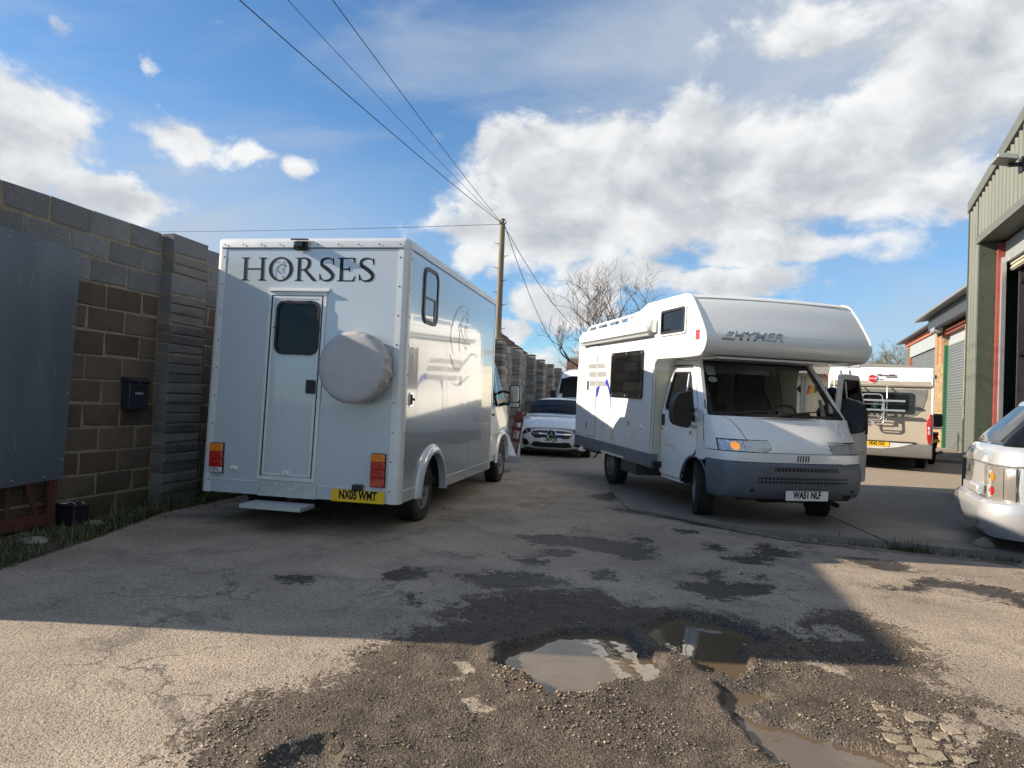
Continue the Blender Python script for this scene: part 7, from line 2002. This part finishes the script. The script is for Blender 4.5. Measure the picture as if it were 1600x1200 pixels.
# ------------------------------------------------------------------ brick units with roller shutters beyond
M_yb = block_mat('buff_brick', (.29, .21, .12), (.44, .33, .20), (.40, .33, .22))
M_paint = mat('faded_red_paint', (.36, .10, .065), .6, var=.2, dirt=.2, dirt_col=(.35, .25, .17), stretch=(1, 1, .3))
M_shut = mat('grey_shutter_slat', (.205, .23, .235), .4, metal=.4, var=.06, dirt=.2, dirt_col=(.14, .14, .13), stretch=(1, .3, 1))
M_shutg = mat('green_shutter_frame', (.02, .12, .055), .5, var=.1)
M_panelg = mat('pale_grey_fascia', (.40, .43, .44), .45, metal=.2, var=.06, dirt=.2, dirt_col=(.3, .3, .28))
bz = ZG(14.6, 22.5) - 0.03
bu = thing('brick_unit', 'buff brick workshop unit with a tall grey roller shutter and overhanging canopy', 'building', (14.6, 22.5, bz), (0, 0, -0.37))
b_sh = {}


def brick_pier(parent, y0, y1, z0, z1, x=0.0, th=.35):
    """front of a pier in single bricks, core behind"""
    MB().box(x + .012, x + th, y0 + .004, y1 - .004, z0, z1).build('pier_core', M_mortar, parent)
    mb = MB(); r = 0; z = z0
    while z < z1 - .03:
        y = y0 - (.1125 if r % 2 else 0)
        while y < y1 - .01:
            a, b_ = max(y0, y), min(y1, y + .215)
            if b_ - a > .03:
                vs = block_mesh(b_ - a, .065, .09, None, r).v; mb.add([Vector(v) + Vector((-random.uniform(0, .003), a, z)) for v in vs], block_mesh(.2, .06, .09, None, 1).f)
            y += .225
        z += .075; r += 1
    # facing also the end wall towards us
    M_ = Matrix.Rotation(R(90), 4, 'Z')
    r = 0; z = z0
    while z < z1 - .03:
        for a in ((x + .0, x + .17), (x + .18, x + th)):
            mb.box(a[0] + .005, a[1], y0 - .006, y0 + .05, z, z + .065)
        z += .075
    o = mb.build('brickwork', M_yb, parent); tag(o, kind='stuff')
    # the mesh faces -X: local X of the unit points into the building
    return o


def flip_x(o):
    for v in o.data.vertices: v.co.x = -v.co.x


def shutter(parent, y0, y1, z0, z1, x, pitch=.095):
    n = int((z1 - z0) / pitch)
    key = round(y1 - y0, 3)
    pr = [(0, 0), (-.012, .012), (-.02, pitch * .45), (-.012, pitch * .82), (0, pitch * .9), (0, pitch)]
    if key not in b_sh:
        b_sh[key] = MB().grid([[(u, 0, v) for u, v in pr], [(u, y1 - y0, v) for u, v in pr]]).mesh('slat', M_shut, 60)
    for k in range(n):
        o = bpy.data.objects.new('slat', b_sh[key]); COL.objects.link(o); o.parent = parent; o.location = (x, y0, z0 + k * pitch)


def fpier(*a, **k):
    o = brick_pier(*a, **k); return o


# piers (block meshes face +X, so they are mirrored to face the yard)
for (y0, y1, z1) in ((-3.2, .16, 4.3), (3.35, 4.62, 4.3)):
    MB().box(.02, .35, y0, y1, -.3, z1).build('wall', M_mortar, bu)
    mb = MB(); r = 0; z = -.25
    while z < z1 - .05:
        y = y0 - (.1125 if r % 2 else 0)
        while y < y1 - .02:
            a, b_ = max(y0, y), min(y1, y + .215)
            if b_ - a > .03: mb.box(random.uniform(-.002, .002), .05, a, b_ - .0, z, z + .064)
            y += .2265
        for a in ((.0, .17), (.182, .35)):
            mb.box(a[0] + .003, a[1], y0 - .008, y0 + .02, z, z + .064)
        z += .075; r += 1
    tag(mb.build('brickwork', M_yb, bu), kind='stuff')
    MB().box(-.008, -.0035, y0 + .1, y0 + .3, 3.2, 4.28).box(-.008, -.0035, y1 - .35, y1 - .15, 3.2, 4.28).build('paint_patch', M_paint, bu)
sh_ = MB().box(.16, .24, .16, 3.35, 3.84, 4.22).build('shutter_hood', M_panelg, bu)
MB().box(.02, .16, 3.24, 3.35, 0, 3.84).box(.02, .16, .16, .24, 0, 3.84).build('shutter_guide', M_shutg, bu)
shr = MB().box(.14, .16, .24, 3.24, -.05, .03).build('roller_shutter', M_shut, bu)
shutter(shr, .24, 3.24, .03, 3.84, .14)
MB().box(-.01, .24, .16, 3.35, 4.22, 4.42).build('red_beam', M_paint, bu)
MB().box(.0, .35, .16, 3.35, -.3, -.05).build('threshold', M_conc, bu)
MB().box(-.06, .0, .02, .10, 1.62, 1.76).box(-.03, .0, -.55, -.47, 1.5, 1.75).build('shutter_switch', M_cool, bu)
cn = MB().prism([(-.62, -3.2, 5.0), (-.62, 5.75, 4.95), (2.4, 5.75, 5.5), (2.4, -3.2, 5.6)], (0, 0, .05)).build('canopy_roof', M_cool, bu, fix=True)
cr = MB()
for k in range(38): cr.box(-.65, -.60, -3.2 + k * .23, -3.1 + k * .23, 4.97, 5.05)
cr.build('sheet_edge', M_cool, cn)
MB().box(-.30, .30, -3.2, 4.60, 4.50, 4.98).build('dark_fascia', mat('dark_gutter_board', (.045, .05, .058), .5), bu)
MB().tube([(-.32, -3, 4.44), (-.32, 4.5, 4.44)], .05, 8).build('gutter', M_black, bu)
MB().box(-.42, -.10, 2.95, 3.5, 4.30, 4.46).build('canopy_lamp', M_cool, bu, bevel=.02)
MB().box(.35, 8, -3.2, 4.6, -.3, 4.9).build('unit_body', M_dark, bu)
bu2 = thing('brick_unit', 'further workshop unit with an orange red fascia above a wide grey shutter', 'building', (14.6, 22.5, bz), (0, 0, -0.37))
for b_ in ((.02, .3, 4.65, 5.0, -.3, 4.5), (.02, .35, 10.9, 12.1, -.3, 4.45)): MB().box(*b_).build('wall', M_yb, bu2)
MB().box(.0, .10, 11.0, 12.0, .0, 4.40).build('end_cladding', M_green, bu2)
MB().box(.05, .15, 5.0, 10.9, 3.95, 4.50).build('shutter_hood', M_panelg, bu2)
MB().box(-.02, .2, 4.6, 11.9, 4.505, 4.72).build('red_fascia', mat('orange_red_fascia', (.50, .13, .055), .55, var=.12, dirt=.15), bu2)
MB().prism([(-.32, 4.64, 4.74), (-.32, 12.7, 4.70), (2.0, 12.7, 4.95), (2.0, 4.64, 5.0)], (0, 0, .06)).build('canopy_roof', mat('dark_roof_sheet', (.10, .10, .105), .6), bu2, fix=True)
sh2 = MB().box(.13, .15, 5.0, 10.9, -.05, .03).build('roller_shutter', M_shut, bu2)
shutter(sh2, 5.0, 10.9, .03, 3.94, .13)
MB().box(.02, .14, 10.78, 10.9, 0, 3.95).build('shutter_guide', M_paint, bu2)
MB().box(.35, 8, 4.65, 12, -.3, 4.7).build('unit_body', M_dark, bu2)
MB().box(-1.6, .0, -3.5, 4.7, -.35, -.02).xf(Matrix.Translation((0, 0, .02))).build('concrete_step', M_conc, bu, bevel=.02)

# ------------------------------------------------------------------ low cream shed with sign lettering behind the motorhomes
cz = ZG(12, 28)
cs = thing('cream_shed', 'low cream building with black lettering and a corrugated grey roof behind the motorhomes', 'building', (6.0, 28.4, cz), (0, 0, 0.02))
SX = 3.2
M_creamw = mat('cream_render', (.60, .57, .47), .7, var=.04, dirt=.12, dirt_col=(.4, .38, .3))
MB().box(SX, 16, 0, 8, -.2, 2.62).build('wall', M_creamw, cs)
M_asb = mat('grey_corrugated_sheet', (.16, .155, .145), .85, var=.15, dirt=.4, dirt_col=(.09, .09, .07))
mb = MB(); rows = [[], []]
for k in range(280):
    x = SX - .2 + k * .0467; dz_ = .025 * math.sin(k * math.pi / 1.5)
    rows[0].append((x, -.45, 2.66 + dz_)); rows[1].append((x, 4.0, 3.5 + dz_))
mb.grid(rows).build('roof', M_asb, cs, smooth=60)
MB().box(SX - .1, 16.1, -.35, -.30, 2.52, 2.66).build('fascia', M_mortar, cs)
for x in (5.86, 5.98): MB().box(x - .05, x + .05, -.08, -.002, 0, 2.5).build('door_track', M_cool, cs)
for k, (x, s_) in enumerate(((3.0, 'M&M'), (5.25, 'M'), (6.28, 'M&M'))):
    text_obj('sign_lettering', s_ if s_ != 'M' else 'M', .40, M_letter, cs, ((3.0 if k == 0 else 5.66 if k == 1 else 6.80), -.006, 2.02), FRONT, xs=1.05, bold=.008, depth=.003) if k != 0 else None
for k, m_ in enumerate((mat('sign_red', (.40, .03, .03), .5), mat('sign_orange', (.75, .22, .02), .5), mat('sign_amber', (.85, .45, .03), .5))):
    MB().prism([(6.03 + k * .10, -.003, 1.84), (6.11 + k * .10, -.003, 1.84), (6.21 + k * .10, -.003, 2.20), (6.13 + k * .10, -.003, 2.20)], (0, -.003, 0)).build('sign_slash', m_, cs, fix=True)

# ------------------------------------------------------------------ trees
M_bark = mat('grey_brown_bark', (.105, .085, .065), .9, var=.25, vscale=12, bump=.4, bscale=30)
M_twig = mat('dark_twigs', (.115, .092, .074), .9, var=.3)
M_twig2 = mat('budding_olive_twigs', (.13, .105, .06), .9, var=.3)


def tree(name, label, loc, H, spread, trunk_h, seed, levels=6, mt=None, mtb=None, dense=1.0, kids=(3, 4), up=.35, r0=.16, first=1.0):
    rr = random.Random(seed); root = thing(name, label, 'tree', loc)
    tr, cr = MB(), MB()

    def grow(p, d, L, r, lv):
        n = 4 if lv < 3 else 3; pts = [p]; q = p.copy(); dd = d.copy()
        for i in range(n):
            dd = (dd + Vector((rr.gauss(0, .13), rr.gauss(0, .13), rr.gauss(.04, .10)))).normalized(); q = q + dd * L / n; pts.append(q.copy())
        (tr if lv < 2 else cr).tube(pts, r, 7 if lv == 0 else 5 if lv < 3 else 3, r1=r * .62, caps=False)
        if lv >= levels: return
        k = rr.randint(*kids)
        for j in range(k):
            u = rr.uniform(.45, 1.0) if j else 1.0
            i = min(n - 1, int(u * n)); pp = pts[i].lerp(pts[i + 1], u * n - i) if u < 1 else pts[-1]
            sd = Vector((rr.gauss(0, 1), rr.gauss(0, 1), rr.gauss(.1, .5))); sd = (sd - dd * sd.dot(dd)).normalized()
            nd = (dd * rr.uniform(.45, .9) + sd * spread * rr.uniform(.5, 1.1) + Vector((0, 0, up))).normalized()
            grow(pp, nd, L * rr.uniform(.60, .85) * (first if lv == 0 else 1), max(.0042, r * rr.uniform(.48, .66)), lv + 1)
    grow(Vector((0, 0, -.1)), Vector((rr.gauss(0, .03), rr.gauss(0, .03), 1)), trunk_h, r0, 0)
    tr.build('trunk', M_bark, root, smooth=60); cr.build('crown', mt or M_twig, root, smooth=60)
    return root


tree('bare_tree', 'spreading leafless tree rising behind the white motorhome roof', (4.8, 34, ZG(4.1, 34)), 8, .85, 2.5, 11, levels=6, kids=(3, 4), up=.30, r0=.18)
tree('bare_tree', 'small leafless tree far down the lane beyond the pilastered wall', (5.6, 52, ZG(5.6, 52)), 6, .8, 1.9, 5, levels=5, r0=.12)
tree('bushy_tree', 'rounded twiggy tree with olive buds above the beige motorhome', (24.3, 46, ZG(23.5, 46)), 6, .95, 2.0, 21, levels=6, kids=(3, 5), mt=M_twig2, up=.24, r0=.14, first=1.05)
tree('bushy_tree', 'wide twiggy tree half hidden behind the overcab of the white motorhome', (20.0, 48, ZG(20, 48)), 6, .95, 1.7, 33, levels=6, kids=(3, 4), mt=M_twig2, up=.22, r0=.14)

# a brick house far down the lane and the hedge line on the horizon
fh = thing('house', 'small distant brick house with a red roof beyond the van', 'house', (8.9, 60, ZG(8.9, 60)), (0, 0, -.1))
MB().box(-4, 5, 0, 7, 0, 3.2).build('wall', M_brick, fh)
MB().prism([(-4.3, -.3, 3.2), (5.3, -.3, 3.2), (5.3, 3.5, 5.0), (-4.3, 3.5, 5.0)], (0, 0, .12)).build('roof', M_tile, fh, fix=True)
MB().box(1.2, 1.9, 2.6, 3.2, 4.2, 5.6).build('chimney', M_brick, fh)
hm = MB(); rr = random.Random(6)
for k in range(2600):
    x = rr.uniform(-60, 90); y = 75 + rr.uniform(0, 4); z = rr.uniform(0, 3.2) ** 1.0 * (0.6 + 0.4 * math.sin(x * .3) ** 2)
    hm.ico((x, y, z + .3), rr.uniform(.3, .8), 0, (1, 1, .8), .3)
tag(hm.build('hedge', mat('dull_hedge', (.055, .062, .03), .9, var=.4, vscale=2), None), 'far dull green hedge line across the end of the yard', kind='stuff')
